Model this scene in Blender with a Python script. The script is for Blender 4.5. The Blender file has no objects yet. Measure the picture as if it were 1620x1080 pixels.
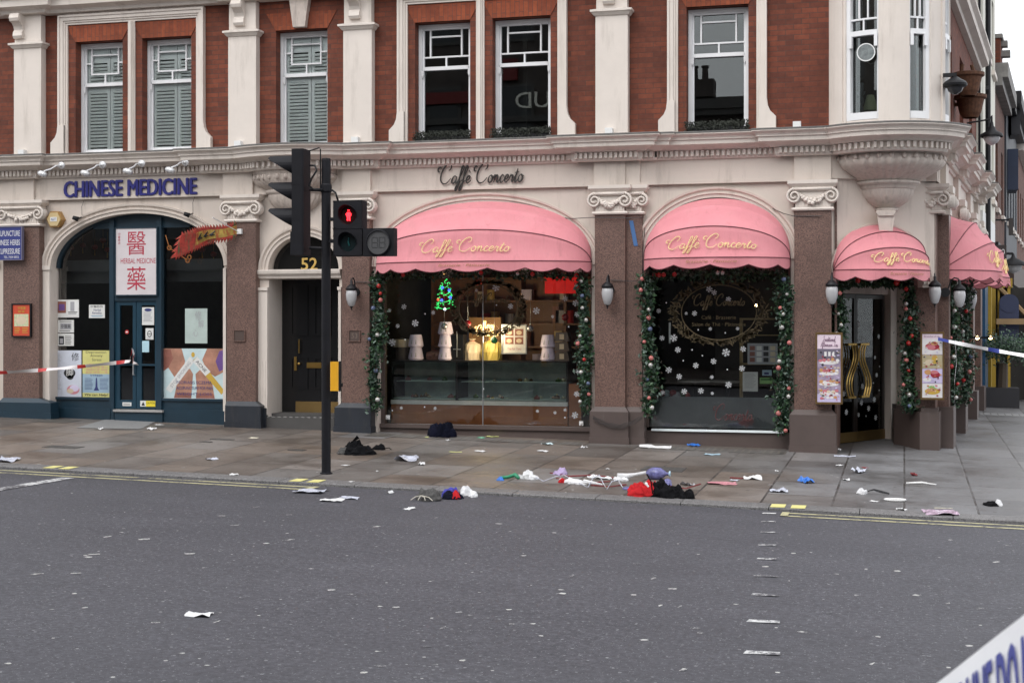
import bpy, math, random
from mathutils import Vector, Matrix, noise
R = math.radians
random.seed(11)
sc = bpy.context.scene
C = sc.collection
PI = math.pi
# ---------------------------------------------------------------- camera
TH = R(15.1); F = 2300.0; HY = 515.0; CH = 1.65
cd = bpy.data.cameras.new('camera'); cam = bpy.data.objects.new('camera', cd); C.objects.link(cam)
cam.location = (0, 0, CH); cam.rotation_euler = (PI/2, 0, TH)
cd.sensor_width = 36; cd.lens = 36*F/1620; cd.shift_y = -(540-HY)/1620
cd.clip_start = .05; cd.clip_end = 600
cd.dof.use_dof = True; cd.dof.focus_distance = 20; cd.dof.aperture_fstop = 11
sc.camera = cam
# ---------------------------------------------------------------- light
w = bpy.data.worlds.new("World"); sc.world = w; w.use_nodes = True
nt = w.node_tree; bg = nt.nodes['Background']
sky = nt.nodes.new('ShaderNodeTexSky'); sky.sky_type = 'NISHITA'; sky.sun_disc = False
SE, SR = R(48), R(200)
sky.sun_elevation = SE; sky.sun_rotation = SR; sky.dust_density = 6; sky.air_density = 1.4; sky.ozone_density = 1
hs = nt.nodes.new('ShaderNodeHueSaturation'); hs.inputs['Saturation'].default_value = .13; hs.inputs['Value'].default_value = 1.0
mxw = nt.nodes.new('ShaderNodeMix'); mxw.data_type = 'RGBA'; mxw.inputs[0].default_value = .75; mxw.inputs[7].default_value = (7.0, 7.2, 7.5, 1)   # thick even cloud over the clear-sky model
nt.links.new(sky.outputs[0], hs.inputs['Color']); nt.links.new(hs.outputs[0], mxw.inputs[6]); nt.links.new(mxw.outputs[2], bg.inputs[0])
bg.inputs[1].default_value = .15
sd = bpy.data.lights.new('sun', 'SUN'); sun = bpy.data.objects.new('sun', sd); C.objects.link(sun)
sd.energy = .6; sd.angle = R(40); sd.color = (1, .97, .94)
# sun stands behind the camera (azimuth SR clockwise from +Y), high
sdir = Vector((math.sin(SR)*math.cos(SE), math.cos(SR)*math.cos(SE), math.sin(SE)))
sun.rotation_euler = sdir.to_track_quat('Z', 'Y').to_euler(); sun.location = (0, -5, 30)
sc.view_settings.view_transform = 'Standard'; sc.view_settings.look = 'None'
sc.view_settings.exposure = 0.75; sc.view_settings.gamma = 1
sc.cycles.max_bounces = 8; sc.cycles.transparent_max_bounces = 16
sc.cycles.use_denoising = True
# ---------------------------------------------------------------- pixel measurements -> world points on real planes
cT, sT = math.cos(TH), math.sin(TH)
def ray(px, py=HY):
    u = (px-810)/F; v = (HY-py)/F
    return Vector((-sT+cT*u, cT+sT*u, v))
def P(px, py, Y=21.0):
    d = ray(px, py); return Vector((0, 0, CH)) + d*(Y/d.y)
def PX(px, Y=21.0): return P(px, HY, Y).x
def pave(x, y): return -.579-.0218*x+.02*y
KY = 15.3
def roadz(x, y): return -.300-.0218*x+.006*(KY-y)
def _hit(px, py, a, b, c):
    d = ray(px, py); t = (CH-a)/(b*d.x+c*d.y-d.z); return Vector((0, 0, CH)) + d*t
def G(px, py): return _hit(px, py, -.579, -.0218, .02)
def RD(px, py): return _hit(px, py, -.300+.006*KY, -.0218, -.006)
# ---------------------------------------------------------------- materials
MATS = {}
def nodes(m):
    m.use_nodes = True; t = m.node_tree; return t, t.nodes, t.links, t.nodes['Principled BSDF']
def M(name, col, rough=.6, metal=0, var=.12, scale=3.0, bump=0, bscale=80, emit=0, dirt=None, dscale=1.5, dlo=.45, dhi=.75, spec=.5, coat=0):
    if name in MATS: return MATS[name]
    m = bpy.data.materials.new(name); t, N, L, B = nodes(m); MATS[name] = m
    B.inputs['Roughness'].default_value = rough; B.inputs['Metallic'].default_value = metal
    B.inputs['Specular IOR Level'].default_value = spec
    if coat: B.inputs['Coat Weight'].default_value = coat; B.inputs['Coat Roughness'].default_value = .1
    tc = N.new('ShaderNodeTexCoord')
    n = N.new('ShaderNodeTexNoise'); n.inputs['Scale'].default_value = scale; n.inputs['Detail'].default_value = 6; n.inputs['Roughness'].default_value = .65
    L.new(tc.outputs['Object'], n.inputs['Vector'])
    cr = N.new('ShaderNodeValToRGB'); L.new(n.outputs['Fac'], cr.inputs[0])
    cr.color_ramp.elements[0].position = .3; cr.color_ramp.elements[1].position = .7
    cr.color_ramp.elements[0].color = (*[c*(1-var) for c in col], 1); cr.color_ramp.elements[1].color = (*[min(1, c*(1+var)) for c in col], 1)
    out = cr.outputs[0]
    if dirt:
        n2 = N.new('ShaderNodeTexNoise'); n2.inputs['Scale'].default_value = dscale; n2.inputs['Detail'].default_value = 9; n2.inputs['Roughness'].default_value = .7
        mp = N.new('ShaderNodeMapping'); mp.inputs['Scale'].default_value = (2.2, 2.2, .30); mp.inputs['Location'].default_value = (3, 7, 1)
        L.new(tc.outputs['Object'], mp.inputs[0]); L.new(mp.outputs[0], n2.inputs['Vector'])
        mr = N.new('ShaderNodeMapRange'); mr.inputs[1].default_value = dlo; mr.inputs[2].default_value = dhi; L.new(n2.outputs['Fac'], mr.inputs[0])
        mx = N.new('ShaderNodeMix'); mx.data_type = 'RGBA'; L.new(mr.outputs[0], mx.inputs[0]); L.new(out, mx.inputs[6]); mx.inputs[7].default_value = (*dirt, 1); out = mx.outputs[2]
    L.new(out, B.inputs['Base Color'])
    if emit:
        B.inputs['Emission Strength'].default_value = emit; L.new(out, B.inputs['Emission Color'])
    if bump:
        nb = N.new('ShaderNodeTexNoise'); nb.inputs['Scale'].default_value = bscale; nb.inputs['Detail'].default_value = 4
        L.new(tc.outputs['Object'], nb.inputs['Vector'])
        bp = N.new('ShaderNodeBump'); bp.inputs['Strength'].default_value = bump; bp.inputs['Distance'].default_value = .01
        L.new(nb.outputs['Fac'], bp.inputs['Height']); L.new(bp.outputs[0], B.inputs['Normal'])
    return m
def math_n(N, L, op, a, b=None, c=None):
    n = N.new('ShaderNodeMath'); n.operation = op
    for i, x in enumerate((a, b, c)):
        if x is None: continue
        if isinstance(x, (int, float)): n.inputs[i].default_value = x
        else: L.new(x, n.inputs[i])
    return n.outputs[0]
def ramp(N, L, fac, stops):
    c = N.new('ShaderNodeValToRGB'); L.new(fac, c.inputs[0]); e = c.color_ramp.elements
    while len(e) < len(stops): e.new(.5)
    for i, (p, col) in enumerate(stops): e[i].position = p; e[i].color = (*col, 1) if len(col) == 3 else col
    return c.outputs[0]
def mixc(N, L, f, a, b, blend='MIX'):
    m = N.new('ShaderNodeMix'); m.data_type = 'RGBA'; m.blend_type = blend
    for i, x in ((0, f), (6, a), (7, b)):
        if isinstance(x, (int, float)): m.inputs[i].default_value = x
        elif isinstance(x, tuple): m.inputs[i].default_value = (*x, 1)
        else: L.new(x, m.inputs[i])
    return m.outputs[2]
def noi(N, L, vec, s, d=5, r=.6):
    n = N.new('ShaderNodeTexNoise'); n.inputs['Scale'].default_value = s; n.inputs['Detail'].default_value = d; n.inputs['Roughness'].default_value = r
    L.new(vec, n.inputs['Vector']); return n.outputs['Fac']
def brick_mat(name, c1, c2, mortar, bw=.225, bh=.075, vert=False):
    if name in MATS: return MATS[name]
    m = bpy.data.materials.new(name); t, N, L, B = nodes(m); MATS[name] = m
    tc = N.new('ShaderNodeTexCoord'); g = N.new('ShaderNodeSeparateXYZ'); L.new(tc.outputs['Object'], g.inputs[0])
    u = math_n(N, L, 'ADD', g.outputs[0], g.outputs[1]); cb = N.new('ShaderNodeCombineXYZ')
    if vert: L.new(u, cb.inputs[1]); L.new(g.outputs[2], cb.inputs[0])
    else: L.new(u, cb.inputs[0]); L.new(g.outputs[2], cb.inputs[1])
    b = N.new('ShaderNodeTexBrick'); L.new(cb.outputs[0], b.inputs['Vector'])
    b.inputs['Scale'].default_value = 1; b.inputs['Brick Width'].default_value = bw; b.inputs['Row Height'].default_value = bh
    b.inputs['Mortar Size'].default_value = .005; b.inputs['Mortar Smooth'].default_value = .3; b.inputs['Bias'].default_value = -.1
    b.inputs['Color1'].default_value = (*c1, 1); b.inputs['Color2'].default_value = (*c2, 1); b.inputs['Mortar'].default_value = (*mortar, 1)
    f = noi(N, L, tc.outputs['Object'], 1.1, 7, .7)
    col = mixc(N, L, ramp(N, L, f, [(.38, (0, 0, 0)), (.72, (1, 1, 1))]), b.outputs['Color'], tuple(x*.42 for x in c1))
    f2 = noi(N, L, tc.outputs['Object'], 14, 3, .6)
    col = mixc(N, L, .5, col, ramp(N, L, f2, [(.3, (.55, .5, .5)), (.7, (1.0, 1.0, 1.0))]), 'MULTIPLY')
    L.new(col, B.inputs['Base Color']); B.inputs['Roughness'].default_value = .85
    bp = N.new('ShaderNodeBump'); bp.inputs['Strength'].default_value = .5; bp.inputs['Distance'].default_value = .006; bp.invert = True
    L.new(b.outputs['Fac'], bp.inputs['Height']); L.new(bp.outputs[0], B.inputs['Normal'])
    return m
def glass_mat(name, tint=(.8, .85, .85), ior=1.5):
    if name in MATS: return MATS[name]
    m = bpy.data.materials.new(name); m.use_nodes = True; t = m.node_tree; N = t.nodes; L = t.links; MATS[name] = m
    for n in list(N): N.remove(n)
    o = N.new('ShaderNodeOutputMaterial'); tr = N.new('ShaderNodeBsdfTransparent'); gl = N.new('ShaderNodeBsdfGlossy'); mx = N.new('ShaderNodeMixShader'); fr = N.new('ShaderNodeFresnel')
    tr.inputs[0].default_value = (*tint, 1); gl.inputs['Roughness'].default_value = .0; fr.inputs[0].default_value = ior
    tc = N.new('ShaderNodeTexCoord'); nb = N.new('ShaderNodeTexNoise'); nb.inputs['Scale'].default_value = .9; nb.inputs['Detail'].default_value = 1
    L.new(tc.outputs['Object'], nb.inputs['Vector']); bp = N.new('ShaderNodeBump'); bp.inputs['Strength'].default_value = .04; bp.inputs['Distance'].default_value = .01
    L.new(nb.outputs['Fac'], bp.inputs['Height']); L.new(bp.outputs[0], gl.inputs['Normal'])
    L.new(fr.outputs[0], mx.inputs[0]); L.new(tr.outputs[0], mx.inputs[1]); L.new(gl.outputs[0], mx.inputs[2]); L.new(mx.outputs[0], o.inputs[0])
    return m
def granite_mat(name, col, rough=.5):
    if name in MATS: return MATS[name]
    m = bpy.data.materials.new(name); t, N, L, B = nodes(m); MATS[name] = m
    tc = N.new('ShaderNodeTexCoord'); v = N.new('ShaderNodeTexVoronoi'); v.inputs['Scale'].default_value = 95; L.new(tc.outputs['Object'], v.inputs['Vector'])
    g = N.new('ShaderNodeSeparateColor'); L.new(v.outputs['Color'], g.inputs[0])
    c = ramp(N, L, g.outputs[0], [(.0, tuple(x*.45 for x in col)), (.45, col), (1, tuple(x*1.5 for x in col))])
    f = noi(N, L, tc.outputs['Object'], 1.7, 8, .7)
    c = mixc(N, L, ramp(N, L, f, [(.42, (0, 0, 0)), (.8, (.8, .8, .8))]), c, tuple(x*.62 for x in col))
    L.new(c, B.inputs['Base Color']); B.inputs['Roughness'].default_value = rough
    return m
STUCCO = (.60, .528, .468)
stucco = M('painted_stucco', STUCCO, .62, var=.06, scale=1.2, bump=.12, bscale=40, dirt=(.29, .245, .205), dscale=2.0, dlo=.53, dhi=.9)
stucco2 = M('pale_stucco', (.66, .594, .537), .6, var=.06, scale=1.4, bump=.12, bscale=40, dirt=(.34, .29, .245), dscale=1.9, dlo=.53, dhi=.92)
corbelm = M('carved_stucco', (.50, .43, .38), .7, var=.12, scale=9, bump=.3, bscale=40, dirt=(.22, .18, .16), dscale=6, dlo=.5, dhi=.8)
brick = brick_mat('red_brick', (.232, .060, .029), (.118, .034, .020), (.085, .05, .04))
archbrick = brick_mat('gauged_arch_brick', (.36, .085, .032), (.25, .055, .024), (.13, .06, .045), bw=.32, bh=.07, vert=True)
granite = granite_mat('brown_granite', (.142, .084, .068), .45)
plinth_brown = M('brown_painted_plinth', (.085, .062, .056), .5, var=.1, scale=4, dirt=(.13, .11, .10), dscale=3, dlo=.6, dhi=.9, bump=.05)
plinth_dark = M('dark_painted_plinth', (.018, .022, .03), .45, var=.2, scale=4, dirt=(.06, .055, .05), dscale=5, dlo=.55, dhi=.9)
teal = M('teal_blue_paint', (.010, .030, .048), .38, var=.15, scale=3, dirt=(.04, .05, .055), dscale=4, dlo=.6, dhi=1)
white_paint = M('white_gloss_paint', (.74, .74, .75), .35, var=.04)
shutter_m = M('pale_shutter', (.93, .95, .93), .5, var=.05)
black_paint = M('black_gloss_paint', (.008, .008, .009), .22, var=.2)
black_mat = M('black_metal', (.008, .008, .010), .5, var=.3, scale=12, spec=.3)
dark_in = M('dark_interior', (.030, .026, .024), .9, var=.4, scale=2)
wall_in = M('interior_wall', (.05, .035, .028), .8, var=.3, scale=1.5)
brass = M('brass', (.50, .32, .10), .3, metal=1, var=.15, scale=9)
glass = glass_mat('window_glass', (.96, .98, .98), 1.6); glass_sh = glass_mat('shuttered_window_glass', (.96, .98, .98), 1.5); glass_up = glass_mat('upper_window_glass', (.72, .78, .78), 1.75)
glass_clear = glass_mat('display_glass', (.9, .95, .93), 1.35)
white_m = M('white_card', (.72, .72, .71), .6, var=.04)
gold_leaf = M('gold_leaf_lettering', (.55, .38, .12), .35, metal=.6, var=.1)
dark_letter = M('dark_letter', (.03, .028, .026), .5)
steel = M('brushed_steel', (.45, .47, .48), .35, metal=.8, var=.08)
grey_m = M('grey_plastic', (.16, .16, .165), .5)
lead = M('weathered_lead', (.10, .095, .09), .7, var=.3, scale=8)
# ---------------------------------------------------------------- mesh builder
class MB:
    def __init__(s, T=None): s.v = []; s.f = []; s.mi = []; s.mats = []; s.T = T; s.cur = 0; s.sm = []; s.smooth = False
    def m(s, mat):
        if mat not in s.mats: s.mats.append(mat)
        s.cur = s.mats.index(mat); return s
    def add(s, vs, fs):
        o = len(s.v)
        for v in vs:
            v = Vector(v); s.v.append(s.T(v) if s.T else v)
        for f in fs: s.f.append([i+o for i in f]); s.mi.append(s.cur); s.sm.append(s.smooth)
    def box(s, x0, x1, y0, y1, z0, z1, b=0):
        if x0 > x1: x0, x1 = x1, x0
        if y0 > y1: y0, y1 = y1, y0
        if z0 > z1: z0, z1 = z1, z0
        s.add([(x, y, z) for x in (x0, x1) for y in (y0, y1) for z in (z0, z1)],
              [(0, 1, 3, 2), (4, 6, 7, 5), (0, 4, 5, 1), (2, 3, 7, 6), (0, 2, 6, 4), (1, 5, 7, 3)])
    def prism(s, poly, y0, y1):            # poly in (x,z), extruded along y
        n = len(poly)
        s.add([(x, y0, z) for x, z in poly]+[(x, y1, z) for x, z in poly],
              [list(range(n)), list(range(2*n-1, n-1, -1))]+[(i, i+n, (i+1) % n+n, (i+1) % n) for i in range(n)])
    def prismz(s, poly, z0, z1):           # poly in (x,y)
        n = len(poly)
        s.add([(x, y, z0) for x, y in poly]+[(x, y, z1) for x, y in poly],
              [list(range(n-1, -1, -1)), list(range(n, 2*n))]+[(i, (i+1) % n, (i+1) % n+n, i+n) for i in range(n)])
    def quad(s, a, b, c, d): s.add([a, b, c, d], [(0, 1, 2, 3)])
    def tube(s, pts, r, n=8, cap=True, flat=1.0, up=None):
        pts = [Vector(p) for p in pts]; k = len(pts)
        if k < 2: return
        rs = r if isinstance(r, (list, tuple)) else [r]*k
        vs = []; prev = None
        for i, p in enumerate(pts):
            d = (pts[min(i+1, k-1)]-pts[max(i-1, 0)])
            if d.length < 1e-9: d = Vector((0, 0, 1))
            d.normalize()
            a = Vector(up) if up else (prev if prev is not None else (Vector((0, 0, 1)) if abs(d.z) < .9 else Vector((1, 0, 0))))
            x = a-d*a.dot(d)
            if x.length < 1e-6: x = d.orthogonal()
            x.normalize(); y = d.cross(x); prev = x
            for j in range(n):
                t = 2*PI*j/n; vs.append(p+x*math.cos(t)*rs[i]*flat+y*math.sin(t)*rs[i])
        fs = [(i*n+j, i*n+(j+1) % n, (i+1)*n+(j+1) % n, (i+1)*n+j) for i in range(k-1) for j in range(n)]
        if cap: fs += [list(range(n-1, -1, -1)), [(k-1)*n+j for j in range(n)]]
        s.add(vs, fs)
    def lathe(s, prof, c, n=24, a0=0, a1=2*PI, sx=1, sy=1, mod=None, axis='z', cap=False):
        full = abs(a1-a0-2*PI) < 1e-6; m = n if full else n+1; vs = []
        for r, z in prof:
            for j in range(m):
                t = a0+(a1-a0)*j/n; rr = r*(mod(t, z) if mod else 1)
                q = (rr*math.cos(t)*sx, rr*math.sin(t)*sy, z)
                if axis == 'y': q = (q[0], z, q[1])
                if axis == 'x': q = (z, q[0], q[1])
                vs.append((c[0]+q[0], c[1]+q[1], c[2]+q[2]))
        fs = []
        for i in range(len(prof)-1):
            for j in range(n):
                k = (j+1) % m; fs.append((i*m+j, i*m+k, (i+1)*m+k, (i+1)*m+j))
        if cap: fs += [list(range(m-1, -1, -1)), [(len(prof)-1)*m+j for j in range(m)]]
        s.add(vs, fs)
    def ball(s, c, r, n=10, sz=1): s.lathe([(r*math.sin(PI*i/6)+1e-4, -r*sz*math.cos(PI*i/6)) for i in range(7)], c, n)
    def cyl(s, c, r, h, n=16, axis='z'): s.lathe([(r, 0), (r, h)], c, n, axis=axis, cap=True)
    def mould(s, path, prof, closed=False):        # path [(x,y)], outward = right-hand side; prof [(out,z)]
        k = len(path); pts = [Vector((p[0], p[1])) for p in path]; nrm = []
        for i in range(k):
            def nn(a, b):
                d = (pts[b]-pts[a]).normalized(); return Vector((d.y, -d.x))
            if i == 0: n = nn(0, 1)
            elif i == k-1: n = nn(k-2, k-1)
            else:
                a, b = nn(i-1, i), nn(i, i+1); n = (a+b)
                n = n/max(.35, n.dot(a)) if n.length > 1e-6 else a
            nrm.append(n)
        m = len(prof); vs = [(pts[i].x+nrm[i].x*o, pts[i].y+nrm[i].y*o, z) for i in range(k) for o, z in prof]
        s.add(vs, [(i*m+j, (i+1)*m+j, (i+1)*m+j+1, i*m+j+1) for i in range(k-1) for j in range(m-1)]+[list(range(m)), [(k-1)*m+j for j in range(m-1, -1, -1)]])
    def trim(s, path, prof, Y):                    # path [(x,z)] on the wall plane Y, offset to the left of travel; prof [(offset, proud)]
        k = len(path); pts = [Vector(p) for p in path]; nrm = []
        for i in range(k):
            def nn(a, b):
                d = (pts[b]-pts[a]).normalized(); return Vector((-d.y, d.x))
            if i == 0: n = nn(0, 1)
            elif i == k-1: n = nn(k-2, k-1)
            else:
                a, b = nn(i-1, i), nn(i, i+1); n = (a+b)
                n = n/max(.35, n.dot(a)) if n.length > 1e-6 else a
            nrm.append(n)
        m = len(prof); vs = [(pts[i].x+nrm[i].x*o, Y-p, pts[i].y+nrm[i].y*o) for i in range(k) for o, p in prof]
        s.add(vs, [(i*m+j, i*m+j+1, (i+1)*m+j+1, (i+1)*m+j) for i in range(k-1) for j in range(m-1)]+[list(range(m-1, -1, -1)), [(k-1)*m+j for j in range(m)]])
def link(o): C.objects.link(o); return o
def wloc(o):
    v = Vector(o.location)
    while o.parent: o = o.parent; v = v+Vector(o.location)
    return v
def obj(name, mb, mat=None, parent=None, smooth=False, at=None, label=None):
    me = bpy.data.meshes.new(name)
    off = wloc(parent) if parent else Vector((0, 0, 0))
    loc = Vector((0, 0, 0))
    if parent is None:
        if at is None:
            n = max(1, len(mb.v)); loc = Vector((sum(v.x for v in mb.v)/n, sum(v.y for v in mb.v)/n, min([v.z for v in mb.v] or [0])))
        else: loc = Vector(at)
        off = loc
    me.from_pydata([tuple(v-off) for v in mb.v], [], mb.f)
    mats = mb.mats or [mat]
    for m_ in mats: me.materials.append(m_)
    me.polygons.foreach_set('material_index', mb.mi if mb.mats else [0]*len(mb.f))
    me.polygons.foreach_set('use_smooth', [True]*len(mb.f) if smooth else mb.sm)
    me.update()
    o = link(bpy.data.objects.new(name, me)); o.location = loc
    if parent: o.parent = parent; o.location = (0, 0, 0)
    if label: o['label'] = label
    return o
def tag(o, label, cat, group=None, kind=None):
    o['label'] = label; o['category'] = cat
    if group: o['group'] = group
    if kind: o['kind'] = kind
    return o
def struct(name, mb, mat=None, smooth=False):
    o = obj(name, mb, mat, smooth=smooth, at=(0, 0, 0)); o['kind'] = 'structure'; return o
def thing(name, loc, label, cat, group=None):
    o = link(bpy.data.objects.new(name, None)); o.location = loc; o.empty_display_size = .2
    return tag(o, label, cat, group)
def copy_tree(o, delta, label=None):
    def rec(a, par):
        c = a.copy(); C.objects.link(c); c.parent = par
        for ch in a.children: rec(ch, c)
        return c
    c = rec(o, None); c.location = Vector(o.location)+Vector(delta)
    if label: c['label'] = label
    return c
# text as mesh geometry ------------------------------------------------
_tc = {}
def tgeo(body, bold=0, shear=0, depth=0, sp=1):
    k = (body, bold, shear, depth, sp)
    if k in _tc: return _tc[k]
    c = bpy.data.curves.new('t', 'FONT'); c.body = body; c.offset = bold; c.shear = shear; c.extrude = depth; c.space_character = sp; c.align_x = 'LEFT'; c.resolution_u = 3
    o = bpy.data.objects.new('t', c); C.objects.link(o); bpy.context.view_layer.update()
    me = bpy.data.meshes.new_from_object(o.evaluated_get(bpy.context.evaluated_depsgraph_get()))
    vs = [tuple(v.co) for v in me.vertices]; fs = [list(p.vertices) for p in me.polygons]
    bpy.data.objects.remove(o); bpy.data.curves.remove(c); bpy.data.meshes.remove(me)
    _tc[k] = (vs, fs); return vs, fs
def fit_text(mb, body, frame, x0, y0, x1, y1, lift=.004, bold=0, shear=0, depth=0, sp=1, keep=False):
    vs, fs = tgeo(body, bold, shear, depth, sp)
    if not vs: return
    ax, bx = min(v[0] for v in vs), max(v[0] for v in vs); ay, by = min(v[1] for v in vs), max(v[1] for v in vs)
    sx = (x1-x0)/max(1e-6, bx-ax); sy = (y1-y0)/max(1e-6, by-ay)
    if keep: sx = sy = min(sx, sy)
    mb.add([frame(x0+(v[0]-ax)*sx, y0+(v[1]-ay)*sy, lift+v[2]) for v in vs], fs)
def front(Y): return lambda x, z, d: Vector((x, Y-d, z))
# script handwriting as strokes ----------------------------------------
GL = {
 'C': (2.15, [[(1.45, 1.75), (1.75, 1.95), (1.85, 2.4), (1.5, 2.7), (.95, 2.5), (.4, 1.9), (.15, 1.1), (.25, .4), (.75, .0), (1.4, .1), (2.0, .7)], [(-.05, 1.6), (-.4, 1.65), (-.5, 2.0), (-.2, 2.25), (.1, 2.1)]]),
 'a': (1.15, [[(.85, .85), (.5, 1.0), (.12, .6), (.12, .15), (.4, .0), (.72, .3), (.9, .95)], [(.9, .95), (.8, .3), (.95, .02), (1.25, .4)]]),
 'f': (.72, [[(.0, .35), (.45, 1.1), (.8, 1.95), (.72, 2.35), (.5, 2.2), (.32, 1.3), (.15, -.2), (-.1, -.95), (-.32, -.85), (-.15, -.35), (.4, .2), (.75, .4)]]),
 'e': (.85, [[(0, .4), (.45, .5), (.68, .8), (.45, 1.0), (.15, .7), (.12, .2), (.42, .0), (.9, .4)]]),
 'E': (.85, [[(0, .4), (.45, .5), (.68, .8), (.45, 1.0), (.15, .7), (.12, .2), (.42, .0), (.9, .4)], [(.4, 1.75), (.65, 1.35)]]),
 'o': (.98, [[(.5, 1.0), (.15, .7), (.12, .2), (.42, .0), (.75, .3), (.75, .8), (.5, 1.0), (.7, .78), (1.02, .85)]]),
 'n': (1.12, [[(0, .5), (.2, .98), (.28, .8), (.12, 0)], [(.14, .3), (.5, .95), (.72, .85), (.66, .25), (.8, .0), (1.15, .4)]]),
 'm': (1.5, [[(0, .5), (.2, .98), (.12, 0)], [(.14, .3), (.45, .95), (.6, .8), (.5, 0)], [(.52, .3), (.85, .95), (1.0, .8), (.95, .2), (1.1, 0), (1.5, .4)]]),
 'c': (.82, [[(.7, .8), (.45, 1.0), (.15, .65), (.12, .2), (.42, .0), (.88, .4)]]),
 'r': (.85, [[(0, .4), (.28, 1.05), (.33, .85), (.62, .88), (.5, .3), (.62, .0), (.9, .4)]]),
 't': (.7, [[(0, .4), (.4, 1.2), (.48, 1.8)], [(.48, 1.8), (.2, .3), (.4, .0), (.75, .4)], [(.08, 1.25), (.8, 1.35)]]),
 's': (.7, [[(0, .4), (.4, 1.05), (.35, .7), (.5, .2), (.3, 0), (.05, .1)], [(.3, .0), (.7, .4)]]),
 'i': (.5, [[(0, .4), (.2, .95), (.15, .2), (.3, 0), (.55, .4)], [(.3, 1.4), (.34, 1.5)]]),
 'h': (1.05, [[(0, .4), (.5, 1.8), (.4, 2.2), (.2, 1.2), (.1, 0)], [(.12, .3), (.45, .95), (.65, .8), (.6, .2), (.75, 0), (1.05, .4)]]),
 'y': (.95, [[(0, .5), (.15, .98), (.1, .3), (.35, .1), (.75, .95)], [(.75, .95), (.5, -.6), (.2, -.9), (.1, -.5), (.9, .4)]]),
 'M': (1.9, [[(-.1, .0), (.1, .3), (.45, 2.1), (.6, .2)], [(.6, .2), (1.25, 2.1), (1.3, .3), (1.5, .0), (1.85, .4)]]),
 'T': (1.3, [[(.1, 2.0), (.7, 2.2), (1.5, 2.1)], [(.9, 2.15), (.6, .3), (.3, 0), (.05, .3)]]),
 'd': (1.05, [[(.7, .85), (.4, 1.0), (.1, .6), (.12, .12), (.4, .0), (.7, .4), (1.0, 2.2)], [(1.0, 2.2), (.75, .3), (.85, 0), (1.1, .4)]]),
 'l': (.5, [[(0, .4), (.45, 1.9), (.35, 2.2), (.15, .5), (.3, 0), (.55, .4)]]),
 'A': (1.7, [[(-.1, .2), (.2, 0), (1.2, 2.2), (1.15, .3), (1.35, 0), (1.65, .4)], [(.4, .9), (1.3, 1.0)]]),
 ' ': (.9, []),
}
def catmull(p, k=4):
    if len(p) < 3: return [Vector(q) for q in p]
    q = [Vector(x) for x in p]; q = [q[0]*2-q[1]]+q+[q[-1]*2-q[-2]]; out = []
    for i in range(1, len(q)-2):
        for j in range(k):
            t = j/k; a, b, c, d = q[i-1:i+3]
            out.append(.5*((2*b)+(c-a)*t+(2*a-5*b+4*c-d)*t*t+(3*b-a-3*c+d)*t**3))
    out.append(q[-2]); return out
def script(mb, text, f, x0, y0, w, h, r, shear=.35, n=5, flat=1.0, up=None, closef=3):
    """text set in strokes; letters' x-height box scaled so the whole spans w, cap height h; f maps (x,y)->world"""
    tot = sum(GL[c][0] for c in text); sx = w/(tot+.6); sy = h/2.7; cx = .3
    for c in text:
        adv, st = GL[c]
        for s_ in st:
            pts = [f(x0+(cx+p.x+p.y*shear*.5)*sx, y0+p.y*sy) for p in catmull(s_, closef)]
            k = len(pts); rs = [r*(.55+.6*math.sin(PI*i/max(1, k-1))) for i in range(k)]
            mb.tube(pts, rs, n, flat=flat, up=up)
        cx += adv
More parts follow.
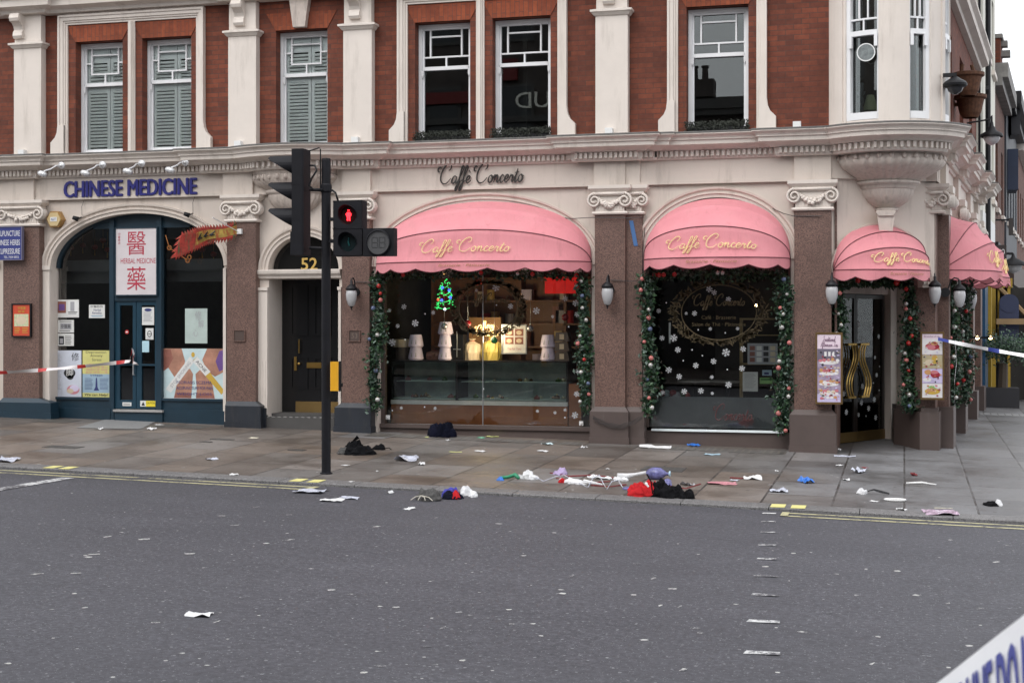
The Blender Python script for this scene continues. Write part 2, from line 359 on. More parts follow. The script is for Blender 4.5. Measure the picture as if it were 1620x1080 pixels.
# ================================================================ GROUND
def slab_material(name, side=False):
    m = bpy.data.materials.new(name); t, N, L, B = nodes(m)
    tc = N.new('ShaderNodeTexCoord'); g = N.new('ShaderNodeSeparateXYZ'); L.new(tc.outputs['Object'], g.inputs[0])
    swp = N.new('ShaderNodeCombineXYZ'); L.new(g.outputs[1], swp.inputs[0]); L.new(g.outputs[0], swp.inputs[1])
    def br(c1, c2, mo, ms=.008, bias=0):
        b = N.new('ShaderNodeTexBrick'); L.new(swp.outputs[0], b.inputs['Vector']); b.inputs['Scale'].default_value = 1
        b.inputs['Brick Width'].default_value = 1.12; b.inputs['Row Height'].default_value = .74; b.inputs['Mortar Size'].default_value = ms; b.inputs['Mortar Smooth'].default_value = .2
        b.offset = .37; b.squash = 1.25; b.squash_frequency = 3; b.inputs['Bias'].default_value = bias
        b.inputs['Color1'].default_value = (*c1, 1); b.inputs['Color2'].default_value = (*c2, 1); b.inputs['Mortar'].default_value = (*mo, 1); return b
    b = br((0, 0, 0), (1, 1, 1), (.5, .5, .5)); gs = N.new('ShaderNodeSeparateColor'); L.new(b.outputs['Color'], gs.inputs[0])
    brown = ramp(N, L, gs.outputs[0], [(0, (.118, .102, .091)), (.3, (.182, .146, .120)), (.55, (.150, .140, .133)), (.8, (.207, .168, .140)), (1, (.205, .198, .195))])
    grey = ramp(N, L, gs.outputs[0], [(0, (.135, .134, .138)), (.5, (.172, .171, .176)), (1, (.210, .209, .217))])
    f1 = noi(N, L, tc.outputs['Object'], .35, 3)
    s = math_n(N, L, 'ADD', g.outputs[0], math_n(N, L, 'MULTIPLY', f1, 2.0))
    mr = N.new('ShaderNodeMapRange'); L.new(s, mr.inputs[0]); mr.inputs[1].default_value = -1.1; mr.inputs[2].default_value = .4
    c = mixc(N, L, mr.outputs[0], brown, grey)
    # damp, trodden-in staining and worn patches
    f2 = noi(N, L, tc.outputs['Object'], .9, 9, .72)
    c = mixc(N, L, ramp(N, L, f2, [(.36, (1, 1, 1)), (.60, (0, 0, 0))]), c, mixc(N, L, 1.0, c, (.60, .57, .55), 'MULTIPLY'))
    f3 = noi(N, L, tc.outputs['Object'], 38, 5, .7)
    c = mixc(N, L, .55, c, ramp(N, L, f3, [(.25, (.55, .55, .55)), (.75, (1.15, 1.15, 1.15))]), 'MULTIPLY')
    v = N.new('ShaderNodeTexVoronoi'); v.inputs['Scale'].default_value = 3.3; L.new(tc.outputs['Object'], v.inputs['Vector'])
    c = mixc(N, L, math_n(N, L, 'LESS_THAN', v.outputs['Distance'], .075), c, (.055, .05, .046))
    v2 = N.new('ShaderNodeTexVoronoi'); v2.inputs['Scale'].default_value = 2.1; L.new(tc.outputs['Object'], v2.inputs['Vector'])
    c = mixc(N, L, math_n(N, L, 'LESS_THAN', v2.outputs['Distance'], .035), c, (.38, .37, .35))
    b2 = br((1, 1, 1), (1, 1, 1), (0, 0, 0), .013)
    f4 = noi(N, L, tc.outputs['Object'], 2.2, 2)
    gap = math_n(N, L, 'MULTIPLY', b2.outputs['Fac'], ramp(N, L, f4, [(.35, (.35, .35, .35)), (.6, (1, 1, 1))]))
    c = mixc(N, L, gap, c, (.035, .03, .027)); L.new(c, B.inputs['Base Color'])
    rr = ramp(N, L, f2, [(.38, (.36, .36, .36)), (.62, (.68, .68, .68))]); L.new(rr, B.inputs['Roughness'])
    h = math_n(N, L, 'SUBTRACT', math_n(N, L, 'MULTIPLY', f3, .25), b2.outputs['Fac'])
    bp = N.new('ShaderNodeBump'); bp.inputs['Strength'].default_value = .45; bp.inputs['Distance'].default_value = .008; L.new(h, bp.inputs['Height']); L.new(bp.outputs[0], B.inputs['Normal'])
    return m
def road_material():
    m = bpy.data.materials.new('asphalt'); t, N, L, B = nodes(m)
    tc = N.new('ShaderNodeTexCoord'); V = tc.outputs['Object']
    f1 = noi(N, L, V, 26, 8, .85); f2 = noi(N, L, V, .5, 5, .6)
    c = ramp(N, L, f1, [(.34, (.022, .0216, .026)), (.52, (.062, .061, .072)), (.68, (.120, .119, .137))])
    mp = N.new('ShaderNodeMapping'); mp.inputs['Scale'].default_value = (.35, 1.6, 1); L.new(V, mp.inputs[0])
    f3 = noi(N, L, mp.outputs[0], .8, 4, .6)
    c = mixc(N, L, .8, c, ramp(N, L, f3, [(.3, (.80, .80, .82)), (.7, (1.1, 1.1, 1.1))]), 'MULTIPLY')
    c = mixc(N, L, ramp(N, L, f2, [(.45, (0, 0, 0)), (.75, (.35, .35, .35))]), c, (.050, .049, .058))
    f5 = noi(N, L, V, .22, 4, .6); c = mixc(N, L, ramp(N, L, f5, [(.5, (0, 0, 0)), (.56, (.4, .4, .4))]), c, mixc(N, L, 1.0, c, (.80, .80, .80), 'MULTIPLY'))
    # pale aggregate and trodden gum specks
    for s_, th, col, mk in ((60, .3, (.19, .19, .20), .6), (27, .30, (.17, .17, .18), .78), (13, .15, (.26, .26, .26), .9), (7, .09, (.36, .35, .34), .82), (3.1, .045, (.50, .49, .47), .5)):
        v = N.new('ShaderNodeTexVoronoi'); v.inputs['Scale'].default_value = s_; L.new(V, v.inputs['Vector'])
        gs = N.new('ShaderNodeSeparateColor'); L.new(v.outputs['Color'], gs.inputs[0])
        k = math_n(N, L, 'MULTIPLY', math_n(N, L, 'LESS_THAN', v.outputs['Distance'], math_n(N, L, 'MULTIPLY', th, gs.outputs[1])), math_n(N, L, 'GREATER_THAN', gs.outputs[0], mk))
        c = mixc(N, L, k, c, col)
    L.new(c, B.inputs['Base Color']); B.inputs['Roughness'].default_value = .72
    bp = N.new('ShaderNodeBump'); bp.inputs['Strength'].default_value = .5; bp.inputs['Distance'].default_value = .006; L.new(f1, bp.inputs['Height']); L.new(bp.outputs[0], B.inputs['Normal'])
    return m
asphalt = road_material(); slabs = slab_material('york_stone_paving')
kerbm = granite_mat('kerb_granite', (.15, .145, .145), .6)
mb = MB(); mb.quad(*[(x, y, roadz(x, y)) for x, y in ((-90, KY), (-90, -200), (90, -200), (90, KY))]); mb.quad(*[(x, y, roadz(x, KY)+.02*(y-KY)) for x, y in ((-90, KY), (90, KY), (90, 120), (-90, 120))])
struct('road', mb, asphalt)
mb = MB()
KX = 5.2     # kerb of the side street
mb.quad(*[(x, y, pave(x, y)) for x, y in ((-90, KY+.30), (KX, KY+.30), (KX+2.2, 40), (-90, 40))]); mb.quad(*[(x, y, pave(x, y)) for x, y in ((0, 40), (KX+2.2, 40), (KX+11, 120), (0, 120))])
struct('pavement', mb, slabs)
mb = MB(); x = -40
while x < KX:
    l = .92; a, b = x, min(KX+.3, x+l-.008)
    z = lambda X, Y, d=0: pave(X, Y)+d
    mb.add([(a, KY, roadz(a, KY)-.05), (b, KY, roadz(b, KY)-.05), (b, KY, z(b, KY, -.004)), (a, KY, z(a, KY, -.004)), (b, KY+.012, z(b, KY, .006)), (a, KY+.012, z(a, KY, .006)), (b, KY+.302, z(b, KY+.3, .005)), (a, KY+.302, z(a, KY+.3, .005)), (b, KY+.302, z(b, KY+.3, -.05)), (a, KY+.302, z(a, KY+.3, -.05))],
           [(0, 1, 2, 3), (3, 2, 4, 5), (5, 4, 6, 7), (7, 6, 8, 9), (1, 8, 6, 4, 2), (0, 3, 5, 7, 9)])
    x += l
for i in range(60):
    y0 = KY+.3+i*.92; y1 = y0+.91; X0 = KX+(y0-KY)*.089; X1 = KX+(y1-KY)*.089
    mb.add([(X0, y0, pave(X0, y0)+.006), (X0+.3, y0, pave(X0, y0)+.006), (X1+.3, y1, pave(X1, y1)+.006), (X1, y1, pave(X1, y1)+.006), (X0+.3, y0, pave(X0, y0)-.2), (X1+.3, y1, pave(X1, y1)-.2)], [(0, 1, 2, 3), (1, 4, 5, 2)])
struct('kerb', mb, kerbm)
mb = MB(); mb.quad(*[(x, y, -.300+.006*(KY-1.2)-.0218*x+.06) for x, y in ((-90, 1.0), (-90, -3.6), (90, -3.6), (90, 1.0))]); struct('pavement_opposite', mb, slabs)
# road markings
def marking_mat(name, col, wear=.5):
    m = bpy.data.materials.new(name); t, N, L, B = nodes(m); tc = N.new('ShaderNodeTexCoord')
    f = noi(N, L, tc.outputs['Object'], 24, 6, .8); f2 = noi(N, L, tc.outputs['Object'], 3, 3)
    k = math_n(N, L, 'ADD', f, math_n(N, L, 'MULTIPLY', math_n(N, L, 'SUBTRACT', f2, .5), .7))
    L.new(mixc(N, L, ramp(N, L, k, [(wear-.06, (1, 1, 1)), (wear+.06, (0, 0, 0))]), col, (.075, .073, .082)), B.inputs['Base Color']); B.inputs['Roughness'].default_value = .7
    return m
yel = marking_mat('yellow_line_paint', (.43, .40, .23), .44); wht = marking_mat('worn_white_paint', (.55, .55, .55), .50); ytick = marking_mat('kerb_tick_yellow', (.62, .57, .22), .2)
def strip(mb, a, b, wd, zf, n=1, lift=.004):
    a = Vector((a[0], a[1])); b = Vector((b[0], b[1])); d = (b-a).normalized(); q = Vector((-d.y, d.x))*wd/2
    for i in range(n):
        p0 = a.lerp(b, i/n); p1 = a.lerp(b, (i+1)/n)
        mb.quad(*[(v.x, v.y, zf(v.x, v.y)+lift) for v in (p0-q, p1-q, p1+q, p0+q)])
mb = MB()
xl = RD(480, 777).x; xr = RD(1238, 812).x
for k in (.16, .40):
    strip(mb, (-40, KY-k), (xl, KY-k), .075, roadz); strip(mb, (xr, KY-k), (4.5, KY-k), .075, roadz)
strip(mb, (xr+.03, KY-.12), (xr+.03, KY-.44), .075, roadz, lift=.008); strip(mb, (xl-.03, KY-.12), (xl-.03, KY-.44), .075, roadz, lift=.008)
struct('double_yellow_line', mb, yel)
mb = MB()
for px, py in ((62, 744), (88, 745), (460, 764), (490, 765), (1231, 801), (1263, 803)):
    g = G(px, py); mb.quad(*[(g.x+sx*.075+sy*.0, KY+.06+yy, pave(g.x, KY+.06+yy)+.010) for sx, sy, yy in ((-1, 0, -.05), (1, 0, -.05), (1, 0, .19), (-1, 0, .19))])
struct('kerb_tick_marks', mb, ytick)
mb = MB(); a = RD(0, 774); b = RD(108, 756); strip(mb, (a.x-2, a.y-2*(b.y-a.y)/(b.x-a.x)), (b.x, b.y), .16, roadz, 6, lift=.006)
for px, py, w_ in ((1217, 812, .15), (1216, 825, .15), (1215, 842, .15), (1214, 862, .17), (1213, 884, .17), (1212, 911, .2), (1210, 941, .2), (1208, 983, .22), (1206, 1033, .22)):
    g = RD(px, py); mb.quad(*[(g.x+a_*w_*.48, g.y+b_*.06, roadz(g.x, g.y)+.005) for a_, b_ in ((-1, -.8), (1, -.6), (.92, .7), (-.9, .6))])
struct('road_markings', mb, wht)
tapem = marking_mat('scuffed_tape_scraps', (.50, .49, .47), .5); mb = MB()
for px, py, w_ in ((596, 833, 14), (370, 831, 16), (458, 854, 22), (300, 876, 22), (120, 907, 22), (405, 802, 14), (352, 816, 20), (690, 819, 6), (227, 853, 22), (148, 877, 24), (60, 908, 22), (383, 946, 8), (342, 984, 5), (1034, 915, 8), (1045, 958, 8), (1075, 960, 6), (905, 911, 7), (1380, 1050, 9), (1312, 969, 10), (1576, 889, 14), (700, 993, 6), (170, 849, 10), (1080, 1060, 12), (1500, 955, 9), (1105, 877, 6)):
    g = RD(px, py); s_ = w_/F*g.y*.5; n = 7
    mb.add([(g.x+s_*math.cos(2*PI*i/n)*random.uniform(.6, 1.1), g.y+.045*math.sin(2*PI*i/n)*random.uniform(.4, 1.3)+.02*math.cos(i), roadz(g.x, g.y)+.004) for i in range(n)], [list(range(n))])
rs = random.Random(44)
for i in range(150):
    pv = i < 60; px, py = rs.uniform(0, 1620), rs.uniform(690, 800) if pv else rs.uniform(800, 1075)
    g = G(px, py) if pv else RD(px, py)
    if (pv and not (KY+.05 < g.y < 20.6)) or (not pv and g.y > KY-.5): continue
    zf = pave if pv else roadz; s_ = rs.uniform(.012, .032); n = 6
    mb.add([(g.x+s_*math.cos(2*PI*k/n)*rs.uniform(.6, 1.4), g.y+s_*math.sin(2*PI*k/n)*rs.uniform(.5, 1.3), zf(g.x, g.y)+.0025) for k in range(n)], [list(range(n))])
struct('gum_and_paint_scraps', mb, tapem)
# ================================================================ CORNER BUILDING
B1 = thing('corner_building', (-6, 21.3, -.05), 'red brick and cream stucco corner building with shops and a round oriel', 'building')
YW, YB, YG, YP = 21.0, 21.1, 21.32, 20.9
ZC = 4.42; ZT = 10.5
def side(s, o, z): return Vector((.47+.106*s+.994*o, 21.9+.994*s-.106*o, z))
sideT = lambda v: side(v.x, -v.y, v.z)       # local x = along street, y = into building
OC = Vector((-.25, 21.5)); OR = .88
XE = -.98
# --- brick upper wall with openings
opens = [(PX(119.6, YB), PX(194, YB)), (PX(225, YB), PX(302.5, YB)), (PX(436.7, YB), PX(518, YB)), (PX(656.6, YB), PX(743.8, YB)), (PX(779, YB), PX(871, YB)), (PX(1086, YB), PX(1184, YB))]
ZS, ZH = 4.44, 6.28
mb = MB(); x = -24
for a, b in opens: mb.box(x, a, YB, YB+.3, ZC-.2, ZH); x = b
mb.box(x, XE+.1, YB, YB+.3, ZC-.2, ZH); mb.box(-24, XE+.1, YB, YB+.3, ZH, ZT)
for a, b in opens: mb.box(a, b, YB, YB+.3, ZC-.2, ZS-.02)
obj('brick_wall', mb, brick, B1)
mb = MB(sideT); sop = [(1.6, 2.5), (4.2, 5.1), (6.6, 7.4)]; x = -.2
for a, b in sop: mb.box(x, a, 0, .3, ZC-.2, ZH); mb.box(a, b, 0, .3, ZC-.2, ZS); x = b
mb.box(x, 8.7, 0, .3, ZC-.2, ZH); mb.box(-.2, 8.7, 0, .3, ZH, ZT)
obj('side_brick_wall', mb, brick, B1)
mb = MB(); mb.prismz([(-24, YB+.1), (XE, YB+.1), (.4, 22.0), (side(8.7, -.1, 0).x, side(8.7, -.1, 0).y), (0, 33), (-24, 33)], ZT, ZT+.15); obj('roof', mb, lead, B1)
mb = MB(sideT); mb.box(8.4, 8.7, 0, 12, -.3, ZT-.01); obj('end_wall', mb, brick, B1)
# flat gauged-brick arches over openings
for a, b in opens: mb = MB(); mb.prism([(a-.002, ZH), (b+.002, ZH), (b+.16, ZH+.27), (a-.16, ZH+.27)], YB-.012, YB+.05); obj('brick_arch', mb, archbrick, B1)
# --- sash windows
def sash(x0, x1, Y, z0, z1, shut=False, T=None, fancy=0, name='window'):
    f = MB(T); zr = 5.60; t = .05
    f.box(x0, x0+t, Y-.06, Y+.04, z0, z1); f.box(x1-t, x1, Y-.06, Y+.04, z0, z1); f.box(x0+t, x1-t, Y-.06, Y+.04, z1-t, z1); f.box(x0+t, x1-t, Y-.085, Y+.04, z0, z0+.05)
    a, b = x0+t, x1-t; wd = b-a
    for q in (a, b-.03): f.box(q, q+.03, Y-.02, Y+.02, z0+.05, z1-t)
    f.box(a+.03, b-.03, Y-.055, Y+.0, zr-.03, zr+.025); f.box(a+.03, b-.03, Y-.02, Y+.02, z0+.05, z0+.10); f.box(a+.03, b-.03, Y-.035, Y, z1-t-.03, z1-t)
    g = .012; H = z1-t-zr; zz = zr+.28*H; zt = zr+.78*H
    vb = (.17, .82)
    if fancy == 1:
        f.box(a+.03, b-.03, Y-.03, Y, zz-g, zz+g)
        for v in vb: f.box(a+v*wd-g, a+v*wd+g, Y-.031, Y, zz+g, z1-t-.03)
        f.box(a+vb[0]*wd+g, a+vb[1]*wd-g, Y-.03, Y, zt-g, zt+g)
    else:
        f.box(a+vb[0]*wd-g, a+vb[1]*wd+g, Y-.03, Y, zz-g, zz+g)
        for v in vb: f.box(a+v*wd-g, a+v*wd+g, Y-.031, Y, zz+g, z1-t-.03)
        f.box(a+vb[0]*wd+g, a+vb[1]*wd-g, Y-.03, Y, zt-g, zt+g)
        f.box(a+.03, a+vb[0]*wd-g, Y-.03, Y, zr+.55*H, zr+.55*H+2*g); f.box(a+vb[1]*wd+g, b-.03, Y-.03, Y, zr+.55*H, zr+.55*H+2*g)
    f.box(a+.5*wd-g, a+.5*wd+g, Y-.031, Y, zr+.02, zz-g)
    for q in (a+.0, b-.03): f.prism([(q, zr-.03), (q+.03, zr-.03), (q+.03, zr-.10), (q+.015, zr-.15), (q, zr-.10)], Y-.06, Y-.02)
    o = obj(name, f, white_paint, B1)
    g_ = MB(T); g_.box(a+.02, b-.02, Y+.003, Y+.008, z0+.05, z1-t); obj('pane', g_, glass_sh if shut else glass_up, o)
    if shut:
        s_ = MB(T); yy = Y+.03; n = int((z1-z0)/.055); mid = a+.58*wd
        for l, r in ((a+.01, mid-.005), (mid+.005, b-.01)):
            s_.box(l, l+.05, yy, yy+.03, z0, z1); s_.box(r-.05, r, yy, yy+.03, z0, z1); s_.box(l+.05, r-.05, yy, yy+.03, z0, z0+.12); s_.box(l+.05, r-.05, yy, yy+.03, zr-.10, zr-.03); s_.box(l+.05, r-.05, yy, yy+.03, z1-.3, z1)
            for i in range(n):
                z = z0+.14+i*.055
                if z > z1-.33 or abs(z-(zr-.065)) < .06: continue
                s_.add([(l+.05, yy+.002, z), (r-.05, yy+.002, z), (r-.05, yy+.04, z+.035), (l+.05, yy+.04, z+.035), (l+.05, yy-.012, z+.014), (r-.05, yy-.012, z+.014), (r-.05, yy+.030, z+.048), (l+.05, yy+.030, z+.048)], [(0, 1, 2, 3), (4, 5, 6, 7), (0, 1, 5, 4), (3, 2, 6, 7)])
        obj('louvred_shutter', s_, shutter_m, o)
    return o
for i, (a, b) in enumerate(opens): sash(a+.005, b-.005, YB+.22, ZS, ZH-.01, shut=i < 3, fancy=1 if i > 2 else 0)
for a, b in sop: sash(a, b, .2, ZS, ZH, T=sideT, fancy=1)
# sash windows get a dark room behind
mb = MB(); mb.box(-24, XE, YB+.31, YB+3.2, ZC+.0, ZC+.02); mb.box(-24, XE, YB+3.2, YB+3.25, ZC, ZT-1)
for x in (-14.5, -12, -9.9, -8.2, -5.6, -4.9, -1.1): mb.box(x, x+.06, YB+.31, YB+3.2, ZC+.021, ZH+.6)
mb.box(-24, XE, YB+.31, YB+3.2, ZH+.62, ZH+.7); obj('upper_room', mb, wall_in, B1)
# --- window surrounds
def surround(pi, po, muls, fl=.13):
    m_ = MB(); t_ = 6.56
    xi0, xi1 = PX(pi[0], YB), PX(pi[1], YB)
    prof = [(0, -.01), (0, .035), (.03, .035), (.035, .055), (.06, .055), (.065, .075), (.115, .075), (.12, .095), (.15, .095), (.15, -.01)]
    m_.trim([(xi0, ZC-.01), (xi0, t_), (xi1, t_), (xi1, ZC-.01)], prof, YB)
    for sx, X in ((-1, xi0), (1, xi1)):
        for k, (o1, pr) in enumerate(((.15, .09), (.12, .07))):
            f_ = fl-.03*k
            pts = [(X+sx*.04, ZC-.01), (X+sx*(o1+f_), ZC-.01), (X+sx*(o1+f_), ZC+.22), (X+sx*(o1+f_-.03), ZC+.25), (X+sx*(o1+.05), ZC+.30), (X+sx*(o1+.015), ZC+.38), (X+sx*o1, ZC+.5), (X+sx*.04, ZC+.5)]
            if sx < 0: pts = pts[::-1]
            m_.prism(pts, YB-pr-.003, YB-.005)
    for a, b in muls:
        a, b = PX(a, YB), PX(b, YB); c = (a+b)/2; w_ = b-a
        m_.box(a, b, YB-.035, YB+.01, ZC-.01, t_); m_.box(a+w_*.2, b-w_*.2, YB-.06, YB-.035, ZC-.01, t_); m_.box(a+w_*.36, b-w_*.36, YB-.08, YB-.06, ZC-.01, t_)
    obj('window_surround', m_, stucco2, B1)
    return xi0, xi1
x0, x1 = surround((108.6, 311.7), (94, 324), [(204, 214.7)])
surround((645.6, 882.6), (628, 898), [(754, 767)]); surround((1073, 1197), (1056, 1215), [])
# fluted frieze panel above the pair at the left, and a plain one above the others
for a, b in ((x0-.15, x1+.15), (PX(628, YB), PX(898, YB)), (PX(1056, YB), PX(1215, YB))):
    m_ = MB(); m_.box(a+.14, b-.14, YB-.06, YB, 6.715, 6.93)
    m_.prism([(a, 6.715), (a+.14, 6.715), (a+.14, 6.93), (a+.06, 6.85)], YB-.05, YB); m_.prism([(b-.14, 6.715), (b, 6.715), (b-.06, 6.85), (b-.14, 6.93)], YB-.05, YB)
    n = int((b-a-.36)/.055)
    for i in range(n): m_.box(a+.18+i*.055, a+.18+i*.055+.032, YB-.085, YB-.06, 6.74, 6.90)
    obj('fluted_panel', m_, corbelm, B1)
# --- upper stucco pilasters with scroll brackets
def bracket(m_, xc, yf, z0, z1, w_=.085):
    h = z1-z0
    pts = [(0, 0), (-.05, .0), (-.075, .04), (-.06, .10), (-.03, .14), (-.05, .5*h), (-.10, .62*h), (-.16, .68*h), (-.18, .8*h), (-.15, h), (0, h)]
    m_.add([(xc-w_, yf+y, z0+z) for y, z in pts]+[(xc+w_, yf+y, z0+z) for y, z in pts], [list(range(11)), list(range(21, 10, -1))]+[(i, (i+1) % 11, (i+1) % 11+11, i+11) for i in range(11)])
    m_.lathe([(.001, -w_*1.12), (.04, -w_*1.12), (.04, w_*1.12), (.001, w_*1.12)], (xc, yf-.12, z0+.8*h), 14, axis='x')
ups = [(22, 65, .10), (361, 405, .10), (543, 588, .10), (942, 993, .10)]
for a, b, _ in ups:
    Y = 20.96; X0, X1 = PX(a, Y), PX(b, Y)
    m_ = MB(); m_.box(X0, X1, Y, YB+.01, ZC-.01, 6.20); m_.box(X0-.012, X1+.012, Y-.012, YB, ZC-.01, ZC+.05)
    o = obj('upper_pilaster', m_, stucco2, B1)
    m_ = MB(); m_.mould([(X0, YB+.02), (X0, Y), (X1, Y), (X1, YB+.02)], [(0, 6.19), (.02, 6.20), (.05, 6.24), (.07, 6.25), (.07, 6.28), (0, 6.30)]); m_.box(X0+.01, X1-.01, Y+.01, YB, 6.2, 6.74)
    bracket(m_, X0+.2*(X1-X0) if a < 50 else X0+.42*(X1-X0), Y+.01, 6.36, 6.75); obj('capital', m_, stucco2, o)
# --- upper cornice
def ocirc(a0, a1, r, n=14): return [(OC.x+r*math.sin(R(a0+(a1-a0)*i/n)), OC.y-r*math.cos(R(a0+(a1-a0)*i/n))) for i in range(n+1)]
uc = [(-24, YB-.02)]
for a, b, _ in ups: uc += [(PX(a-4), YB-.02), (PX(a-4), YB-.12), (PX(b+4), YB-.12), (PX(b+4), YB-.02)]
uc += [(-1.05, YB-.02)]+ocirc(-60, 58, OR+.02)+[(side(.7, 0, 0).x, side(.7, 0, 0).y), (side(8.7, 0, 0).x, side(8.7, 0, 0).y)]
mb = MB(); mb.mould(uc, [(-.02, 6.74), (.10, 6.75), (.12, 6.80), (.24, 6.84), (.25, 6.94), (.32, 6.99), (.32, 7.04), (-.02, 7.08)])
obj('upper_cornice', mb, stucco2, B1)
# carved bowl and keystone above the middle window
xc = PX(477, YB); mb = MB(); mb.smooth = True
mb.lathe([(.04, 6.80), (.2, 6.81), (.36, 6.86), (.47, 6.95), (.50, 7.05), (.5, 7.1)], (xc, YB, 0), 40, PI, 2*PI, sy=.6, mod=lambda t, z: 1+.03*abs(math.sin(12*t)))
mb.smooth = False; mb.prism([(xc-.10, 6.30), (xc+.10, 6.30), (xc+.17, 6.79), (xc-.17, 6.79)], YB-.11, YB); mb.box(xc-.2, xc+.2, YB-.13, YB, 6.78, 6.82)
obj('carved_keystone', mb, corbelm, B1)
# --- main cornice with dentils, bowed over the doorway, round under the oriel, down the side street
pth = [(-24, YW), (PX(-30), YW), (PX(-30), YP), (PX(61), YP), (PX(61), YW), (PX(326), YW), (PX(326), YP), (PX(392), YP)]
xm0, xm1 = PX(392), PX(548); n = 16
for i in range(1, n):
    t = i/n; pth.append((xm0+(xm1-xm0)*t, YP-.26*math.sin(PI*t)**.8))
pth += [(PX(548), YP), (PX(599), YP), (PX(599), YW), (PX(912), YW), (PX(912), YP-.02), (PX(1014), YP-.02), (PX(1014), YW-.05), (PX(1036), YW-.05), (PX(1036), YW), (PX(1232), YW), (PX(1232), YP), (-1.06, YP)]
pth += ocirc(-52, 62, OR+.02, 22)
sp = [(.35, .05)]
for a, b in ((.4, .9), (2.85, 3.4), (5.8, 6.4), (8.0, 8.7)): sp += [(a, .0), (a, .12), (b, .12), (b, 0)]
pth += [tuple(side(s, o, 0)[:2]) for s, o in sp[1:]]
mb = MB()
prof = [(-.03, 4.05), (.03, 4.055), (.045, 4.08), (.045, 4.178), (.10, 4.18), (.12, 4.20), (.18, 4.225), (.20, 4.235), (.255, 4.24), (.262, 4.30), (.285, 4.305), (.285, 4.32), (.30, 4.345), (.335, 4.37), (.345, 4.375), (.345, 4.40), (.25, 4.415), (-.12, 4.43)]
mb.mould(pth, prof)
for i in range(len(pth)-1):
    a = Vector(pth[i]); b = Vector(pth[i+1]); l = (b-a).length; d = (b-a)/l; q = Vector((d.y, -d.x)); k = max(1, round(l/.0745)) if l > .06 else 0
    for j in range(k):
        c = a+d*(l*(j+.5)/k)
        if c.x < -17: continue
        p_ = [c-d*.021+q*.04, c+d*.021+q*.04, c+d*.021+q*.095, c-d*.021+q*.095]
        mb.add([(v.x, v.y, 4.09) for v in p_]+[(v.x, v.y, 4.172) for v in p_], [(0, 1, 2, 3), (4, 5, 6, 7), (0, 1, 5, 4), (1, 2, 6, 5), (2, 3, 7, 6), (3, 0, 4, 7)])
obj('dentil_cornice', mb, stucco2, B1)
mb = MB(); mb.mould(pth, [(.0, 4.426), (.25, 4.428), (.34, 4.415), (.352, 4.402), (.352, 4.392)]); obj('lead_flashing', mb, lead, B1)
# --- frieze (fascia) with blocks over the pilasters
mb = MB(); mb.box(-24, -1.0, YW+.0, YW+.3, 3.73, 4.08); mb.box(-24, -1.0, YW-.015, YW+.0, 3.70, 3.745)
for a, b, pr in ((-25, 15, .03), (16, 56, .05), (355, 402, .06), (543, 588, .06), (941, 990, .06), (990, 1013, .03), (1257, 1315, .06)): mb.box(PX(a), PX(b), YW-pr, YW+.01, 3.70, 4.075)
mb.T = sideT; mb.box(-.1, 8.7, 0, .3, 3.73, 4.08)
for a, b in ((.4, .9), (2.85, 3.4), (5.8, 6.4), (8.0, 8.7)): mb.box(a, b, -.08, 0, 3.70, 4.075)
mb.T = None; A_ = Vector((-1.0, 20.98)); F_ = Vector((.47, 21.92)); d = (F_-A_).normalized(); LCH = (F_-A_).length
chT = lambda v: Vector((A_.x+d.x*v.x-d.y*v.y, A_.y+d.y*v.x+d.x*v.y, v.z))
mb.T = chT; mb.box(-.02, LCH+.02, 0, .3, 3.73, 4.40)
obj('frieze', mb, stucco, B1)
# --- arched stucco walls of the ground floor
def archwall(m_, bx0, bx1, x0, x1, zs, b, y0, y1, top=3.73, zb=-.4, n=28, jy=None):
    xc = (x0+x1)/2; a = (x1-x0)/2
    pts = [(xc-a*math.cos(PI*i/n), zs+b*math.sin(PI*i/n)) for i in range(n+1)]
    vs = []; 
    for x, z in pts: vs += [(x, y0, z), (x, y0, top), (x, y1, z)]
    m_.add(vs, [(3*i, 3*i+3, 3*i+4, 3*i+1) for i in range(n)]+[(3*i, 3*i+2, 3*i+5, 3*i+3) for i in range(n)])
    for l, r in ((bx0, x0), (x1, bx1)):
        if r-l > .001: m_.box(l, r, y0, y1, zb, top)
def archmould(m_, x0, x1, zs, b, Y, prof, n=40):
    xc = (x0+x1)/2; a = (x1-x0)/2
    m_.trim([(xc-a*math.cos(PI*i/n), zs+b*math.sin(PI*i/n)) for i in range(n+1)], prof, Y)
YS = 21.05
def bx(p): return PX(p, YS)
bays = [('herb', bx(62), bx(360), bx(81), bx(355), 2.60, .86), ('door', bx(405), bx(541), bx(425), bx(537), 2.52, .53),
        ('cafe', bx(584), bx(941), bx(597), bx(936), 2.55, .95), ('cafe2', bx(1016), bx(1256), bx(1018), bx(1251), 2.60, .90), ('left', -20.2, bx(6), -19.8, bx(-12), 2.6, .86)]
mb = MB(); mo = MB(); ap = [(0, -.02), (0, .03), (.05, .03), (.055, .05), (.075, .05), (.08, .03), (.10, .03), (.12, .06), (.15, .065), (.15, -.01)]
BX = {}
for nm, b0, b1, x0, x1, zs, b in bays:
    BX[nm] = (x0, x1, zs, b); archwall(mb, b0, b1, x0, x1, zs, b, YS, YG+.02, zb=-.4); archmould(mo, x0, x1, zs, b, YS, ap)
obj('arched_wall', mb, stucco, B1); obj('arch_moulding', mo, stucco, B1)
